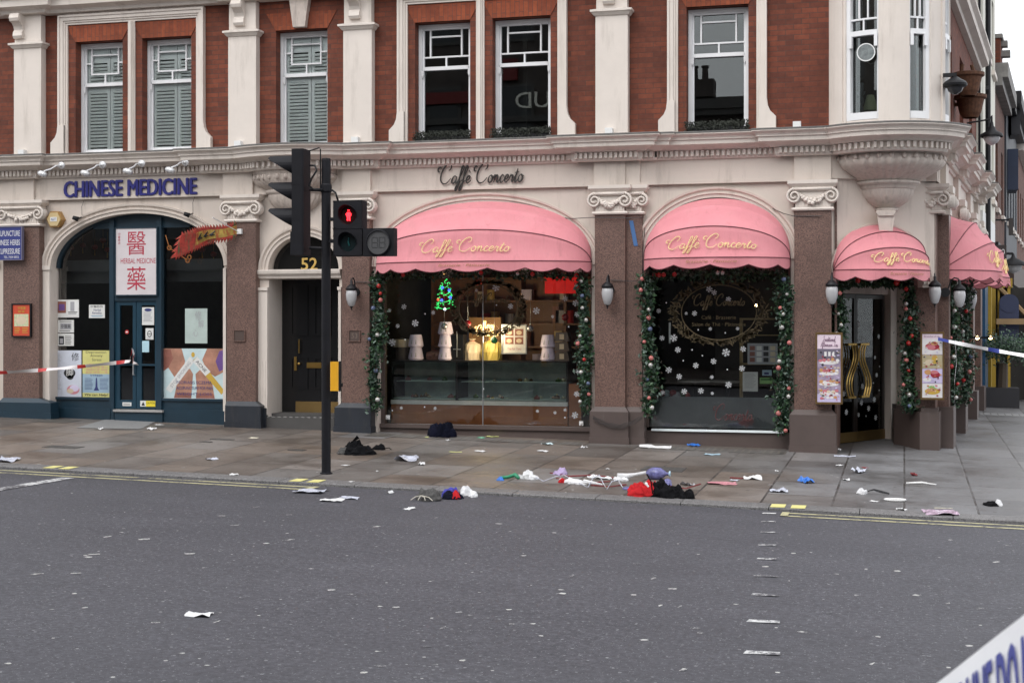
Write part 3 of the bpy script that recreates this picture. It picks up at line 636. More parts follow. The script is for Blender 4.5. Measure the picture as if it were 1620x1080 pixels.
# jamb pilasters beside the herbal shop and impost + fluted jambs of the doorway
mb = MB(); x0, x1, zs, b = BX['herb']
mb.box(bx(63), x0+.0, YS-.05, YS, .30, zs-.04); mb.box(bx(62)-.0, x0+.02, YS-.07, YS, zs-.04, zs+.03); mb.box(x1, x1+.05, YS-.05, YS, .30, zs-.04); obj('arch_jamb', mb, stucco2, B1); mb = MB()
X0, X1, zs, b = BX['door']
for l, r in ((bx(404), X0), (X1, bx(541))):
    mb.box(l, r, YS-.05, YS, .25, 2.20); k = 4; w_ = (r-l)/(2*k+1)
    for i in range(k):
        if r-l > .1: mb.box(l+w_*(2*i+1), l+w_*(2*i+2), YS-.058, YS-.05, .35, 1.1)
    mb.box(l-.01, r+.01, YS-.07, YS, 2.20, 2.25)
mb.mould([(bx(403), YS), (bx(541), YS)], [(0, 2.38), (.04, 2.39), (.05, 2.42), (.09, 2.46), (.10, 2.50), (.10, 2.52), (0, 2.53)]); mb.box(bx(403), bx(541), YS, YS+.30, 2.38, 2.52)
mb.box(X0-.02, X0+.004, YS+.003, YS+.55, .0, 2.38)
obj('impost_moulding', mb, stucco2, B1)
# cream panels inside the spandrels
# --- ground-floor granite pilasters with Ionic capitals and painted plinths
def spiral(m_, cx, cz, r0, sgn, Y, turns=1.7):
    pts = []; n = 34
    for i in range(n+1):
        t = i/n; a = PI/2+sgn*(-t*turns*2*PI); r = r0*(1-.82*t); pts.append((cx+r*math.cos(a), Y-.02-.02*t, cz+r*math.sin(a)))
    m_.tube(pts, [.021*(1-.45*i/n) for i in range(n+1)], 6)
def swag(m_, xa, xb, z, Y, r=.035, drop=.10):
    rs = random.Random(int(xa*1000) & 4095)
    for i in range(26):
        t = (i+.5)/26; x = xa+(xb-xa)*t; k = math.sin(PI*t)
        for j in range(2): m_.ball((x+rs.uniform(-.015, .015), Y-.02-rs.uniform(0, .03)*k, z-drop*k+rs.uniform(-.03, .03)*k), rs.uniform(.012, .025)+.008*k, 6)
def capital(m_, x0, x1, yf, yb, T=None):
    w_ = x1-x0; m_.smooth = False
    m_.mould([(x0-.05, yb), (x0-.05, yf-.03), (x1+.05, yf-.03), (x1+.05, yb)], [(-.06, 3.60), (.0, 3.605), (.03, 3.64), (.04, 3.65), (.04, 3.70), (-.06, 3.702)])
    m_.box(x0-.03, x1+.03, yf-.045, yb, 3.55, 3.602)
    m_.box(x0+.01, x1-.01, yf-.01, yb, 3.30, 3.56); m_.mould([(x0, yb), (x0, yf), (x1, yf), (x1, yb)], [(0, 3.27), (.03, 3.275), (.04, 3.295), (.03, 3.315), (0, 3.32)])
    k = max(3, int(w_/.05))
    for i in range(k): m_.box(x0+.02+i*(w_-.04)/k, x0+.02+(i+.55)*(w_-.04)/k, yf-.02, yf, 3.32, 3.39)
    m_.smooth = True
    r0 = .105 if w_ > .3 else .09
    spiral(m_, x0+.0, 3.475, r0, -1, yf-.02); spiral(m_, x1-.0, 3.475, r0, 1, yf-.02)
    for sx, X in ((-1, x0), (1, x1)): m_.lathe([(.001, 0), (r0*.95, 0), (r0*.95, .12)], (X, yf-.025, 3.475), 16, axis='y')
    m_.tube([(x0, yf-.045, 3.575), (x1, yf-.045, 3.575)], .02, 6)
    swag(m_, x0+.07, x1-.07, 3.50, yf-.01); m_.smooth = False
def pil(p0, p1, yf, plp, pm, ztop=3.27, cap=True, pz=.455, T=None):
    x0, x1 = PX(p0, yf), PX(p1, yf)
    m_ = MB(T); m_.box(x0, x1, yf, YS+.02, pz-.01, ztop+.02)
    o = obj('pilaster', m_, granite, B1)
    q0, q1 = PX(plp[0], yf-.06), PX(plp[1], yf-.06)
    m_ = MB(T); m_.box(q0, q1, yf-.06, YS+.02, -.5, pz-.06); m_.add([(q0, yf-.06, pz-.06), (q1, yf-.06, pz-.06), (q1, YS, pz-.06), (q0, YS, pz-.06), (x0-.003, yf-.003, pz+.01), (x1+.003, yf-.003, pz+.01), (x1+.003, YS, pz+.01), (x0-.003, YS, pz+.01)], [(0, 1, 5, 4), (1, 2, 6, 5), (3, 0, 4, 7), (4, 5, 6, 7)])
    m_.box(q0-.012, q1+.012, yf-.072, YS+.02, -.5, pave((q0+q1)/2, yf)+.09)
    obj('plinth', m_, pm, o)
    if cap: m_ = MB(T); capital(m_, x0, x1, yf, YS); obj('capital', m_, stucco2, o)
    return o
pil(5, 62, YP, (-3, 80), teal); pil(-62, -24, YP+.02, (-66, -20), teal, cap=False)
pil(359, 404.5, YP, (356, 412), plinth_dark); pil(541, 584.5, YP, (529, 586), plinth_dark)
pil(989, 1016, YP+.07, (994, 1019), plinth_brown); pil(941, 989, YP, (933, 994), plinth_brown)
pil(1256.5, 1315, YP, (1249, 1323), plinth_brown)
# plinth skirt by the doorway and beside cafe windows
mb = MB(); mb.box(bx(404), bx(424), YS-.09, YS+.3, -.3, .36); obj('doorway_plinth', mb, plinth_dark, B1)
# corner pier F (stands back on the splay), facing the diagonal
Fx0, Fx1 = PX(1446, 21.95), PX(1480, 21.95)
mb = MB(); mb.prismz([(Fx0, 21.95), (Fx1, 21.95), (Fx1+.06, 22.45), (Fx0-.02, 22.5), (Fx0-.1, 22.35)], .44, 3.3); o = obj('pilaster', mb, granite, B1)
mb = MB(); p0, p1, p2, p3 = [PX(a, 21.9) for a in (1416, 1434, 1455, 1486)]
mb.prismz([(p2, 21.86), (p3, 21.86), (p3+.06, 22.5), (p0-.05, 23.0), (p0-.02, 22.55), (p1+.04, 22.15)], -.5, .40); mb.prismz([(p2+.02, 21.88), (p3-.02, 21.88), (p3+.02, 22.5), (p0-.05, 23.0), (p0+.02, 22.57), (p1+.06, 22.17)], .40, .46)
obj('plinth', mb, plinth_brown, o)
mb = MB(); capital(mb, Fx0+.05, Fx1+.1, 21.93, 22.5); obj('capital', mb, stucco2, o)
# --- splay wall above the corner door (arched), door plane set back
door_d = (Vector((-.31, 23.3))-Vector((-.98, 22.1))).normalized(); D0 = Vector((-1.12, 21.85))
drT = lambda v: Vector((D0.x+door_d.x*v.x-door_d.y*v.y, D0.y+door_d.y*v.x+door_d.x*v.y, v.z))
mb = MB(chT); archwall(mb, .0, LCH, .10, LCH-.22, 2.25, .72, .05, .30, top=3.73, zb=2.2); mo = MB(chT); archmould(mo, .10, LCH-.22, 2.25, .72, .05, ap)
obj('splay_wall', mb, stucco, B1); obj('arch_moulding', mo, stucco, B1)
mb = MB(); mb.box(XE+.03, XE+.06, YS, 22.2, -.3, 3.7); obj('porch_side', mb, granite, B1); mb = MB(); mb.T = drT; mb.box(1.72, 1.86, -.09, .05, -.3, 3.7); mb.box(1.86, 2.02, -.04, .05, -.3, 3.7); mb.box(1.90, 1.95, -.06, -.04, .45, 2.3)
mb.box(2.0, 2.06, -.35, .05, .4, 3.7); mb.box(0, 1.9, -.05, .06, 2.13, 3.7); mb.box(-.1, .2, .0, .1, -.3, 2.13); mb.T = None; obj('porch_wall', mb, stucco, B1)
mb = MB(chT); mb.box(0, LCH, .31, 1.6, 3.0, 3.05); obj('porch_ceiling', mb, stucco, B1)
# --- oriel bay
mb = MB(); bz0, bz1 = ZC-.01, 6.78
def sector(m_, a0, a1, r0, r1, z0, z1, n=8):
    pr = ocirc(a0, a1, r1, n); pi_ = ocirc(a0, a1, r0, n)[::-1]; m_.prismz(pr+pi_, z0, z1)
for a0, a1 in ((-92, -38), (-3, 18), (43, 62), (88, 110)): sector(mb, a0, a1, OR-.25, OR, bz0, bz1)
sector(mb, -92, 110, OR-.22, OR-.01, 6.55, bz1, 24); sector(mb, -92, 110, OR-.22, OR-.02, bz0, 4.50, 24); sector(mb, -6, 21, OR-.01, OR+.015, bz0, bz1)
for a in (-42, 62): sector(mb, a-4, a+1, OR-.01, OR+.02, bz0, bz1, 2)
ori = obj('oriel_bay', mb, stucco2, B1)
for a0, a1 in ((-38, -3), (18, 43), (62, 88)):
    m_ = MB(); r1 = OR-.03
    for q0, q1 in ((a0, a0+4.5), (a1-4.5, a1)): sector(m_, q0, q1, r1-.08, r1+.01, 4.50, 6.55, 2)
    for z0, z1, e in ((4.50, 4.60, .015), (5.66, 5.73, .02), (6.48, 6.55, 0), (5.88, 5.905, -.01)): sector(m_, a0+4.5, a1-4.5, r1-.06, r1+e, z0, z1, 6)
    da = a1-a0-9
    for t, z0, z1 in ((.33, 5.905, 6.48), (.66, 5.905, 6.48), (.5, 5.73, 5.88)): sector(m_, a0+4.5+da*t-.7, a0+4.5+da*t+.7, r1-.03, r1-.005, z0, z1, 1)
    sector(m_, a0+4.5+da*.33+.7, a0+4.5+da*.66-.7, r1-.03, r1-.005, 6.28, 6.305, 2)
    sector(m_, a0+4, a0+7, r1, r1+.04, 5.50, 5.67, 1); sector(m_, a1-7, a1-4, r1, r1+.04, 5.50, 5.67, 1)
    obj('window_frame', m_, white_paint, ori); m_ = MB(); sector(m_, a0+3, a1-3, r1-.052, r1-.047, 4.55, 6.5, 6); obj('pane', m_, glass_up, ori)
mb = MB(); mb.box(OC.x-.9, OC.x+.6, 22.3, 22.34, ZC, 6.8); mb.box(OC.x-.55, OC.x+.5, 21.1, 22.2, ZC+.03, ZC+.05); obj('oriel_room', mb, wall_in, B1)
mb = MB(); mb.smooth = True
fl = lambda n, k: (lambda t, z: 1+k*abs(math.sin(n*t/2)))
mb.lathe([(.86, 4.06), (.80, 4.06), (.76, 4.04), (.80, 4.02), (.79, 3.97)], (OC.x, OC.y, 0), 64, cap=False)
mb.lathe([(.77, 3.99), (.79, 3.95), (.74, 3.88), (.62, 3.80), (.50, 3.74), (.44, 3.70)], (OC.x, OC.y, 0), 120, mod=fl(40, .045))
mb.lathe([(.44, 3.70), (.47, 3.69), (.47, 3.66), (.41, 3.64), (.41, 3.60), (.38, 3.58)], (OC.x, OC.y, 0), 48)
mb.lathe([(.37, 3.58), (.36, 3.52), (.30, 3.43), (.22, 3.37), (.15, 3.33)], (OC.x, OC.y, 0), 90, mod=fl(26, .05))
mb.lathe([(.15, 3.33), (.17, 3.32), (.17, 3.29), (.12, 3.27)], (OC.x, OC.y, 0), 24)
for i in range(30):
    a = 2*PI*i/30; mb.ball((OC.x+.80*math.cos(a), OC.y+.80*math.sin(a), 4.0), .035, 6, 1.2)
mb.smooth = False
mb.prism([(-.25-.09, 2.98), (-.25+.09, 2.98), (-.25+.13, 3.28), (-.25-.13, 3.28)], 21.2, 21.9); mb.prism([(-.25-.10, 3.2), (-.25+.10, 3.2), (-.25+.14, 3.26), (-.25-.14, 3.26)], 21.17, 21.3)
obj('oriel_corbel', mb, M('pale_carved_stucco', (.56, .49, .44), .65, var=.08, scale=9, bump=.2, dirt=(.28, .24, .21), dscale=7, dlo=.5, dhi=.85), B1)
# bowed corbel over the doorway
xc = PX(468, YS); mb = MB(); mb.smooth = True
cp = (xc, YS, 0); h = dict(a0=PI, a1=2*PI, sy=.55)
mb.lathe([(.72, 4.06), (.70, 4.0), (.68, 3.98)], cp, 40, **h); mb.lathe([(.68, 3.99), (.69, 3.93), (.62, 3.85), (.50, 3.79), (.46, 3.77)], cp, 110, mod=fl(40, .05), **h)
mb.lathe([(.46, 3.77), (.50, 3.76), (.50, 3.72), (.44, 3.69)], cp, 40, **h); mb.lathe([(.44, 3.69), (.43, 3.62), (.36, 3.52), (.26, 3.45), (.2, 3.43)], cp, 90, mod=fl(26, .05), **h)
mb.lathe([(.2, 3.43), (.22, 3.42), (.20, 3.37), (.12, 3.30), (.06, 3.2), (.01, 3.17)], cp, 24, **h)
for i in range(15): a = PI+PI*(i+.5)/15; mb.ball((xc+.69*math.cos(a), YS+.38*math.sin(a), 3.95), .04, 6, 1.2)
obj('doorway_corbel', mb, corbelm, B1)
# --- side-street ground floor
mb = MB(sideT)
for a, b in ((.5, 2.9), (3.35, 5.85), (6.35, 8.05)): archwall(mb, a-.06, b+.06, a+.05, b-.05, 2.5, .85, .06, .34, zb=-.4)
mb.box(.2, 8.7, .34, .36, 2.5, 3.7)
obj('side_arched_wall', mb, stucco, B1)
for a, b in ((.42, .75), (2.95, 3.35), (5.9, 6.3), (8.1, 8.6)):
    m_ = MB(sideT); m_.box(a, b, -.12, .1, .45, 3.28); o = obj('pilaster', m_, granite, B1)
    m_ = MB(sideT); m_.box(a-.07, b+.07, -.19, .1, -.4, .46); obj('plinth', m_, plinth_brown, o)
    m_ = MB(sideT); m_.box(a-.06, b+.06, -.18, .1, 3.60, 3.70); m_.box(a, b, -.14, .1, 3.28, 3.60)
    m_.smooth = True
    for X in (a, b): m_.lathe([(.001, 0), (.10, 0), (.10, .1)], (X, -.2, 3.47), 14, axis='y')
    m_.lathe([(.001, -.0), (.09, 0), (.09, b-a), (.001, b-a)], (a, -.15, 3.47), 14, axis='x'); obj('capital', m_, stucco2, o)
mb = MB(sideT); mb.box(.75, 2.95, .2, .28, -.3, .42); mb.box(3.35, 5.9, .2, .28, -.3, .42); obj('side_stall_riser', mb, plinth_brown, B1)
mb = MB(sideT); mb.box(.75, 2.95, .24, .25, .42, 3.3); mb.box(3.35, 5.9, .24, .25, .42, 3.3); obj('side_shop_pane', mb, glass, B1)
mb = MB(sideT); mb.box(.3, 6.6, 1.6, 1.65, -.3, 3.6); obj('side_shop_back_wall', mb, dark_in, B1)
# --- rooms behind the shopfronts
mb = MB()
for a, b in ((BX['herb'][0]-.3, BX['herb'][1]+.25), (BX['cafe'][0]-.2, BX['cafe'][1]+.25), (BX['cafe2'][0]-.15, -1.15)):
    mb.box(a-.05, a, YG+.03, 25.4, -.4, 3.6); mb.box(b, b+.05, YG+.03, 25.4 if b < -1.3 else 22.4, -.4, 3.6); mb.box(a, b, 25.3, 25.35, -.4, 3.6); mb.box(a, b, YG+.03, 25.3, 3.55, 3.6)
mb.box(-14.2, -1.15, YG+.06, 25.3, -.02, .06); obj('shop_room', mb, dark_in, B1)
mb = MB(sideT); mb.box(8.0, 8.5, .12, .3, -.3, 3.7); obj('blue_corner_post', mb, M('deep_blue_paint', (.012, .06, .13), .4), B1)
# ================================================================ SHOPFRONTS
def arcpts(nm, inset=0, n=36):
    x0, x1, zs, b = BX[nm]; xc = (x0+x1)/2; a = (x1-x0)/2-inset; b = b-inset
    return [(xc-a*math.cos(PI*i/n), zs+b*math.sin(PI*i/n)) for i in range(n+1)]
def ztop(nm, x, inset=0):
    x0, x1, zs, b = BX[nm]; xc = (x0+x1)/2; a = (x1-x0)/2-inset; t = max(0, 1-((x-xc)/a)**2); return zs+(b-inset)*math.sqrt(t)
def pane(nm, zb, Y, parent, inset=.02, th=.006, name='pane', mat=None):
    p = arcpts(nm, inset); m_ = MB(); m_.prism([(p[0][0], zb)]+p+[(p[-1][0], zb)], Y, Y+th); return obj(name, m_, mat or glass, parent)
def rect(p0, p1, Y): # pixel box -> (x0,z0,x1,z1) on plane Y
    (ax, ay), (bx_, by) = p0, p1; a = P(ax, ay, Y); b = P(bx_, by, Y); return a.x, b.z, b.x, a.z
# ---- herbal shop ------------------------------------------------
x0, x1, zs, b = BX['herb']; YH = 21.22; zr0 = .33
gy = lambda x: pave(x, YH)
mb = MB(); mb.box(x0-.0, PX(180, YH), YH-.02, YH+.12, -.2, .44); mb.box(PX(257, YH), x1, YH-.02, YH+.12, -.2, .44)
mb.box(x0, PX(178, YH), YH-.07, YH-.02, -.2, .30); mb.box(PX(259, YH), x1+.04, YH-.07, YH-.02, -.2, .30)
mb.box(x0, PX(176, YH), YH-.05, YH+.02, .44, .48); mb.box(PX(258, YH), x1, YH-.05, YH+.02, .44, .48)
mb.trim([(x, z) for x, z in arcpts('herb', .001)], [(0, -.1), (0, .03), (-.04, .03), (-.04, -.1)], YH)
for a, b_ in ((176, 183), (250, 258)):
    X0, X1 = PX(a, YH), PX(b_, YH); mb.box(X0, X1, YH-.06, YH+.1, -.2, ztop('herb', (X0+X1)/2, .04))
p = arcpts('herb', .04); xa, xb = PX(130, YH), PX(305, YH); zb_ = P(218, 361, YH).z
xl_, xr_ = PX(112, YH), PX(325, YH); pts = [(x, z) for x, z in p if z > zb_]; mb.prism([(pts[0][0]+.0, zb_)]+pts+[(pts[-1][0], zb_)], YH-.02, YH+.06)
mb.box(PX(183, YH), PX(250, YH), YH-.045, YH+.08, P(218, 476, YH).z, P(218, 466, YH).z)
sf = obj('herbal_shopfront', mb, teal, B1)
for a, b_ in ((x0+.03, PX(176, YH)), (PX(258, YH), x1-.03)):
    m_ = MB(); n = 20; top = [(a+(b_-a)*i/n, min(zb_+.02, ztop('herb', a+(b_-a)*i/n, .03))) for i in range(n+1)]
    m_.prism([(a, .46)]+top+[(b_, .46)], YH+.03, YH+.036); obj('pane', m_, glass, sf)
# doors
zd0, zd1 = P(217, 650, YH).z+.04, P(217, 476, YH).z
dd = MB(); xs = [PX(q, YH) for q in (183, 190.5, 211, 216.5, 225, 246, 250)]
for l, r in ((xs[0], xs[1]), (xs[2], xs[3]-.005), (xs[3]+.005, xs[4]), (xs[5], xs[6])): dd.box(l, r, YH-.02, YH+.03, zd0, zd1)
for l, r in ((xs[1], xs[2]), (xs[4], xs[5])): dd.box(l, r, YH-.018, YH+.03, zd0, zd0+.14); dd.box(l, r, YH-.018, YH+.03, zd1-.07, zd1); dd.box(l, r, YH-.02, YH+.03, 1.0, 1.03)
sd_ = obj('shop_door', dd, M('teal_door_paint', (.012, .042, .068), .32, var=.12, scale=4), B1)
m_ = MB(); m_.box(xs[1], xs[2], YH+.005, YH+.011, zd0+.14, zd1-.07); m_.box(xs[4], xs[5], YH+.005, YH+.011, zd0+.14, zd1-.07); obj('pane', m_, glass, sd_)
m_ = MB(); m_.tube([(xs[3]-.03, YH-.02, 1.15), (xs[3]-.03, YH-.06, 1.15), (xs[3]-.03, YH-.06, .85), (xs[3]-.03, YH-.02, .85)], .012, 8); obj('handle', m_, steel, sd_)
m_ = MB(); zs_ = P(217, 650, 21.1).z+.02; m_.m(teal); m_.box(PX(180, 21.1), PX(256, 21.1), 21.12, 21.3, -.1, zs_-.035); m_.m(M('worn_stone_step', (.30, .29, .28), .7)); m_.box(PX(179, 21.1), PX(257, 21.1), 21.09, 21.3, zs_-.035, zs_); obj('door_step', m_, None, B1)
# writing panel in the shop's transom
def board(name, label, cat, box, Y, base, th=.02, frame=None, parent=None, group=None, fr=.02):
    x0, z0, x1, z1 = box; m_ = MB(); m_.m(base); m_.box(x0, x1, Y-th, Y, z0, z1)
    if frame:
        m_.m(frame)
        for q in ((x0-fr, x1+fr, z1, z1+fr), (x0-fr, x1+fr, z0-fr, z0), (x0-fr, x0, z0, z1), (x1, x1+fr, z0, z1)): m_.box(q[0], q[1], Y-th-.012, Y+.002, q[2], q[3])
    def done():
        o = obj(name, m_, None, parent)
        if not parent: tag(o, label, cat, group)
        return o
    def U(u, v): return x0+(x1-x0)*u, z0+(z1-z0)*v
    def R_(u0, v0, u1, v1, mat, lift=.001):
        m_.m(mat); a = U(u0, v0); b = U(u1, v1); m_.quad((a[0], Y-th-lift, a[1]), (b[0], Y-th-lift, a[1]), (b[0], Y-th-lift, b[1]), (a[0], Y-th-lift, b[1]))
    def T_(txt, u0, v0, u1, v1, mat, bold=0, shear=0, keep=False, lift=.002):
        m_.m(mat); a = U(u0, v0); b = U(u1, v1); fit_text(m_, txt, front(Y-th), a[0], a[1], b[0], b[1], lift, bold, shear, keep=keep)
    def E_(u, v, ru, rv, mat, lift=.001, n=16, rot=0):
        m_.m(mat); c = U(u, v); W = x1-x0; H = z1-z0
        m_.add([(c[0]+W*ru*math.cos(2*PI*i/n)*math.cos(rot)-H*rv*math.sin(2*PI*i/n)*math.sin(rot), Y-th-lift, c[1]+W*ru*math.cos(2*PI*i/n)*math.sin(rot)+H*rv*math.sin(2*PI*i/n)*math.cos(rot)) for i in range(n)], [list(range(n))])
    def L_(u0, u1, vs, mat, hh=.008, lift=.0015, jag=True):
        for v in vs:
            e = u1-(random.uniform(0, .25)*(u1-u0) if jag else 0)
            if v > 1 or v < 0: continue
            R_(u0, v, e, v+hh, mat, lift)
    def Q_(pts, mat, lift=.0012):
        m_.m(mat); m_.add([(U(u, v)[0], Y-th-lift, U(u, v)[1]) for u, v in pts], [list(range(len(pts)))])
    return done, R_, T_, E_, L_, Q_, m_, U
ink = M('black_ink', (.02, .02, .025), .6); redk = M('red_ink', (.45, .02, .02), .5); crims = M('crimson_lettering', (.42, .03, .06), .6); blk = ink
navy = M('navy_ink', (.03, .04, .16), .5); skin = M('printed_skin_tone', (.38, .19, .13), .5, var=.35, scale=4); skin2 = M('printed_skin_dark', (.26, .10, .075), .5, var=.3, scale=5); palebl = M('printed_pale_blue', (.50, .62, .64), .5)
yelp = M('printed_yellow', (.58, .55, .20), .5); ochre = M('printed_ochre', (.52, .34, .05), .5); bluep = M('printed_blue', (.30, .42, .52), .5); pinkp = M('printed_pink', (.55, .22, .26), .5); greenp = M('printed_green', (.20, .42, .12), .5); purp = M('printed_purple', (.14, .07, .25), .5)
cream_p = M('printed_cream', (.60, .50, .36), .5); greyp = M('printed_grey', (.35, .35, .37), .5); lav = M('printed_lavender', (.62, .56, .72), .5); pale = M('printed_off_white', (.66, .66, .64), .5, var=.06)
done, R_, T_, E_, L_, Q_, _, U = board('sign_panel', None, None, rect((185, 362), (249, 466), YH-.05), YH-.05, M('milky_lit_panel', (.62, .57, .58), .5, var=.08, scale=2), parent=sf, th=.03, frame=teal)
T_('醫', .27, .60, .74, .95, crims); T_('藥', .27, .07, .74, .42, crims); T_('HERBAL MEDICINE', .12, .47, .98, .55, crims, sp=1) if False else T_('HERBAL MEDICINE', .12, .47, .98, .55, crims)
for i in range(4): T_('中醫藥店'[i], .05, .90-.045*i, .11, .935-.045*i, crims)
done()
# CHINESE MEDICINE letters
m_ = MB()
for k, (ox, oz) in enumerate(((0, 0), (.010, 0), (-.010, 0), (0, .005))): fit_text(m_, 'CHINESE MEDICINE', front(YW-.02), PX(103, YW)+ox, P(105, 313, YW).z+oz, PX(312, YW)+ox, P(105, 287.5, YW).z+oz, .0011*k, depth=.012)
o = obj('raised_lettering', m_, M('royal_blue_letters', (.022, .022, .17), .4)); tag(o, 'raised blue CHINESE MEDICINE capitals on the cream fascia above the herbal shop', 'lettering')
# posters in the left herb window
YI = YH+.025; G1 = 'posters in the herbal shop windows'
d, R_, T_, E_, L_, Q_, _, U = board('poster', 'tall white poster with black brush characters and pink lotus in the left herb window', 'poster', rect((83, 554), (129, 629), YI), YI, M('pale_blue_paper', (.55, .58, .66), .5), th=.006, group=G1)
for k in range(5): L_(.07, .32, [.93-.028*i for i in range(28)], greyp, .010) if k == 0 else None
R_(.33, .02, .335, .98, greyp); T_('修', .66, .78, .92, .95, ink); E_(.60, .52, .20, .10, ink); T_('脚', .48, .46, .72, .60, white_m, lift=.003); E_(.62, .45, .12, .07, ink); E_(.72, .17, .22, .10, pinkp); E_(.76, .2, .16, .07, lav, .0015); E_(.62, .14, .12, .05, cream_p, .002)
d()
d, R_, T_, E_, L_, Q_, _, U = board('poster', 'yellow and blue poster headed Depression Anxiety Stress, left of the teal shop door', 'poster', rect((131, 554), (175, 629), YI), YI, bluep, th=.006, group=G1)
R_(0, .5, 1, 1, yelp); T_('Depression', .12, .925, .85, .985, ink); T_('Anxiety', .28, .85, .72, .915, ink); T_('Stress', .34, .775, .68, .835, ink)
for i, s_ in enumerate(('中醫治療抑鬱症', '焦慮 失眠 壓力', '情緒低落 頭痛', '緊張 疲勞 心悸')): T_(s_, .12, .68-.055*i, .9, .72-.055*i, pinkp)
T_('STRESS', .28, .45, .72, .49, navy); Q_([(.40, .15), (.60, .15), (.54, .22), (.52, .42), (.48, .42), (.46, .22)], navy)
for i in range(9): L_(.08, .38, [.40-.028*i], navy, .008); L_(.62, .94, [.40-.028*i], navy, .008)
R_(0, 0, 1, .10, yelp); T_('We can Help!', .08, .02, .92, .085, ink, bold=.02, shear=.2)
d()
d, R_, T_, E_, L_, Q_, _, U = board('picture_poster', 'wide photo poster with Stop Smoking and Acne ribbons in the right herb window', 'poster', rect((259, 551), (355, 632), YI), YI, palebl, th=.006, group=G1)
Q_([(0, 1), (.30, 1), (.36, .75), (.30, .5), (.20, .40), (.08, .62), (0, .60)], skin); Q_([(0, .98), (.12, .98), (.16, .80), (.08, .62), (0, .55)], skin2, .002)
Q_([(1, 1), (.72, 1), (.64, .78), (.72, .55), (.85, .45), (1, .55)], skin); Q_([(1, .98), (.92, .95), (.86, .75), (.92, .55), (1, .6)], purp, .002)
Q_([(.17, 0), (.23, .35), (.34, .58), (.44, .60), (.49, .5), (.47, .2), (.46, 0)], skin); Q_([(.54, 0), (.55, .2), (.53, .5), (.60, .58), (.68, .55), (.80, .36), (.85, 0)], skin)
Q_([(.17, 0), (.20, .12), (.46, .12), (.46, 0)], skin2, .002); Q_([(.54, 0), (.54, .12), (.82, .12), (.85, 0)], skin2, .002)
for u0, v0, u1, v1, mt, tx in ((.08, .16, .48, .80, pale, 'STOP SMOKING'), (.52, .80, 1.0, .14, ochre, 'ACNE')):
    du, dv = u1-u0, v1-v0; l = math.hypot(du*1.18, dv); nu, nv = -dv/l*.055, du*1.18/l*.055*1.18; q = [(u0-nu, v0-nv), (u1-nu, v1-nv), (u1+nu, v1+nv), (u0+nu, v0+nv)]; Q_([(min(1, a), b_) for a, b_ in q], mt, .003)
    if tx == 'ACNE': Q_([(min(1, u0+du*.02-nu), v0+dv*.02-nv), (u0+du*.45-nu, v0+dv*.45-nv), (u0+du*.45+nu, v0+dv*.45+nv), (u0+nu, v0+nv)], pale, .004)
    W = Vector(U(u0, v0)); W2 = Vector(U(u1, v1)); dr = (W2-W); ln = dr.length; dr.normalize(); nn = Vector((-dr.y, dr.x))
    _.m(greyp if tx != 'ACNE' else ink); fr_ = lambda x, z, dd, W=W, dr=dr, nn=nn: Vector(((W+dr*x+nn*z).x, YI-.006-dd, (W+dr*x+nn*z).y))
    fit_text(_, tx, fr_, ln*(.12 if tx != 'ACNE' else .06), -.025, ln*(.9 if tx != 'ACNE' else .38), .025, .006)
E_(.49, .88, .03, .05, ochre, .003); T_('PSORIASIS ECZEMA', .22, .30, .80, .36, navy, lift=.004); T_('ACUPUNCTURE FOR PAIN', .22, .19, .82, .25, navy, lift=.004); T_('WEIGHT LOSS', .22, .08, .80, .13, navy, lift=.004); R_(.0, -.02, .9, .02, white_m, .005)
d()
smallp = [((90, 474), (125, 502), 'white notice with two small photographs, top left in the herb shop window', 0), ((141, 482), (166, 503), 'small white notice alone in the middle of the left herb shop pane', 1), ((92, 506), (117, 526), 'small white card with a dark picture, middle of the left stack in herb window', 2), ((92, 527.5), (117, 547), 'small white card lowest of the left stack in herb shop window', 3), ((293, 488), (328, 543), 'pale green framed calligraphy sheet in the right herb shop window', 4), ((225, 486), (244, 514), 'white opening hours sheet at the top of the teal door', 5), ((230.5, 519), (243, 537), 'small grey no entry notice below the white sheet on the teal door', 6), ((225, 539), (236, 557), 'pale blue sheet hanging on the teal door', 7), ((222, 633.5), (246, 643), 'yellow and white caution sticker at the foot of the teal door', 8), ((194, 636), (208, 642), 'tiny white sticker at the foot of the left teal door leaf', 9)]
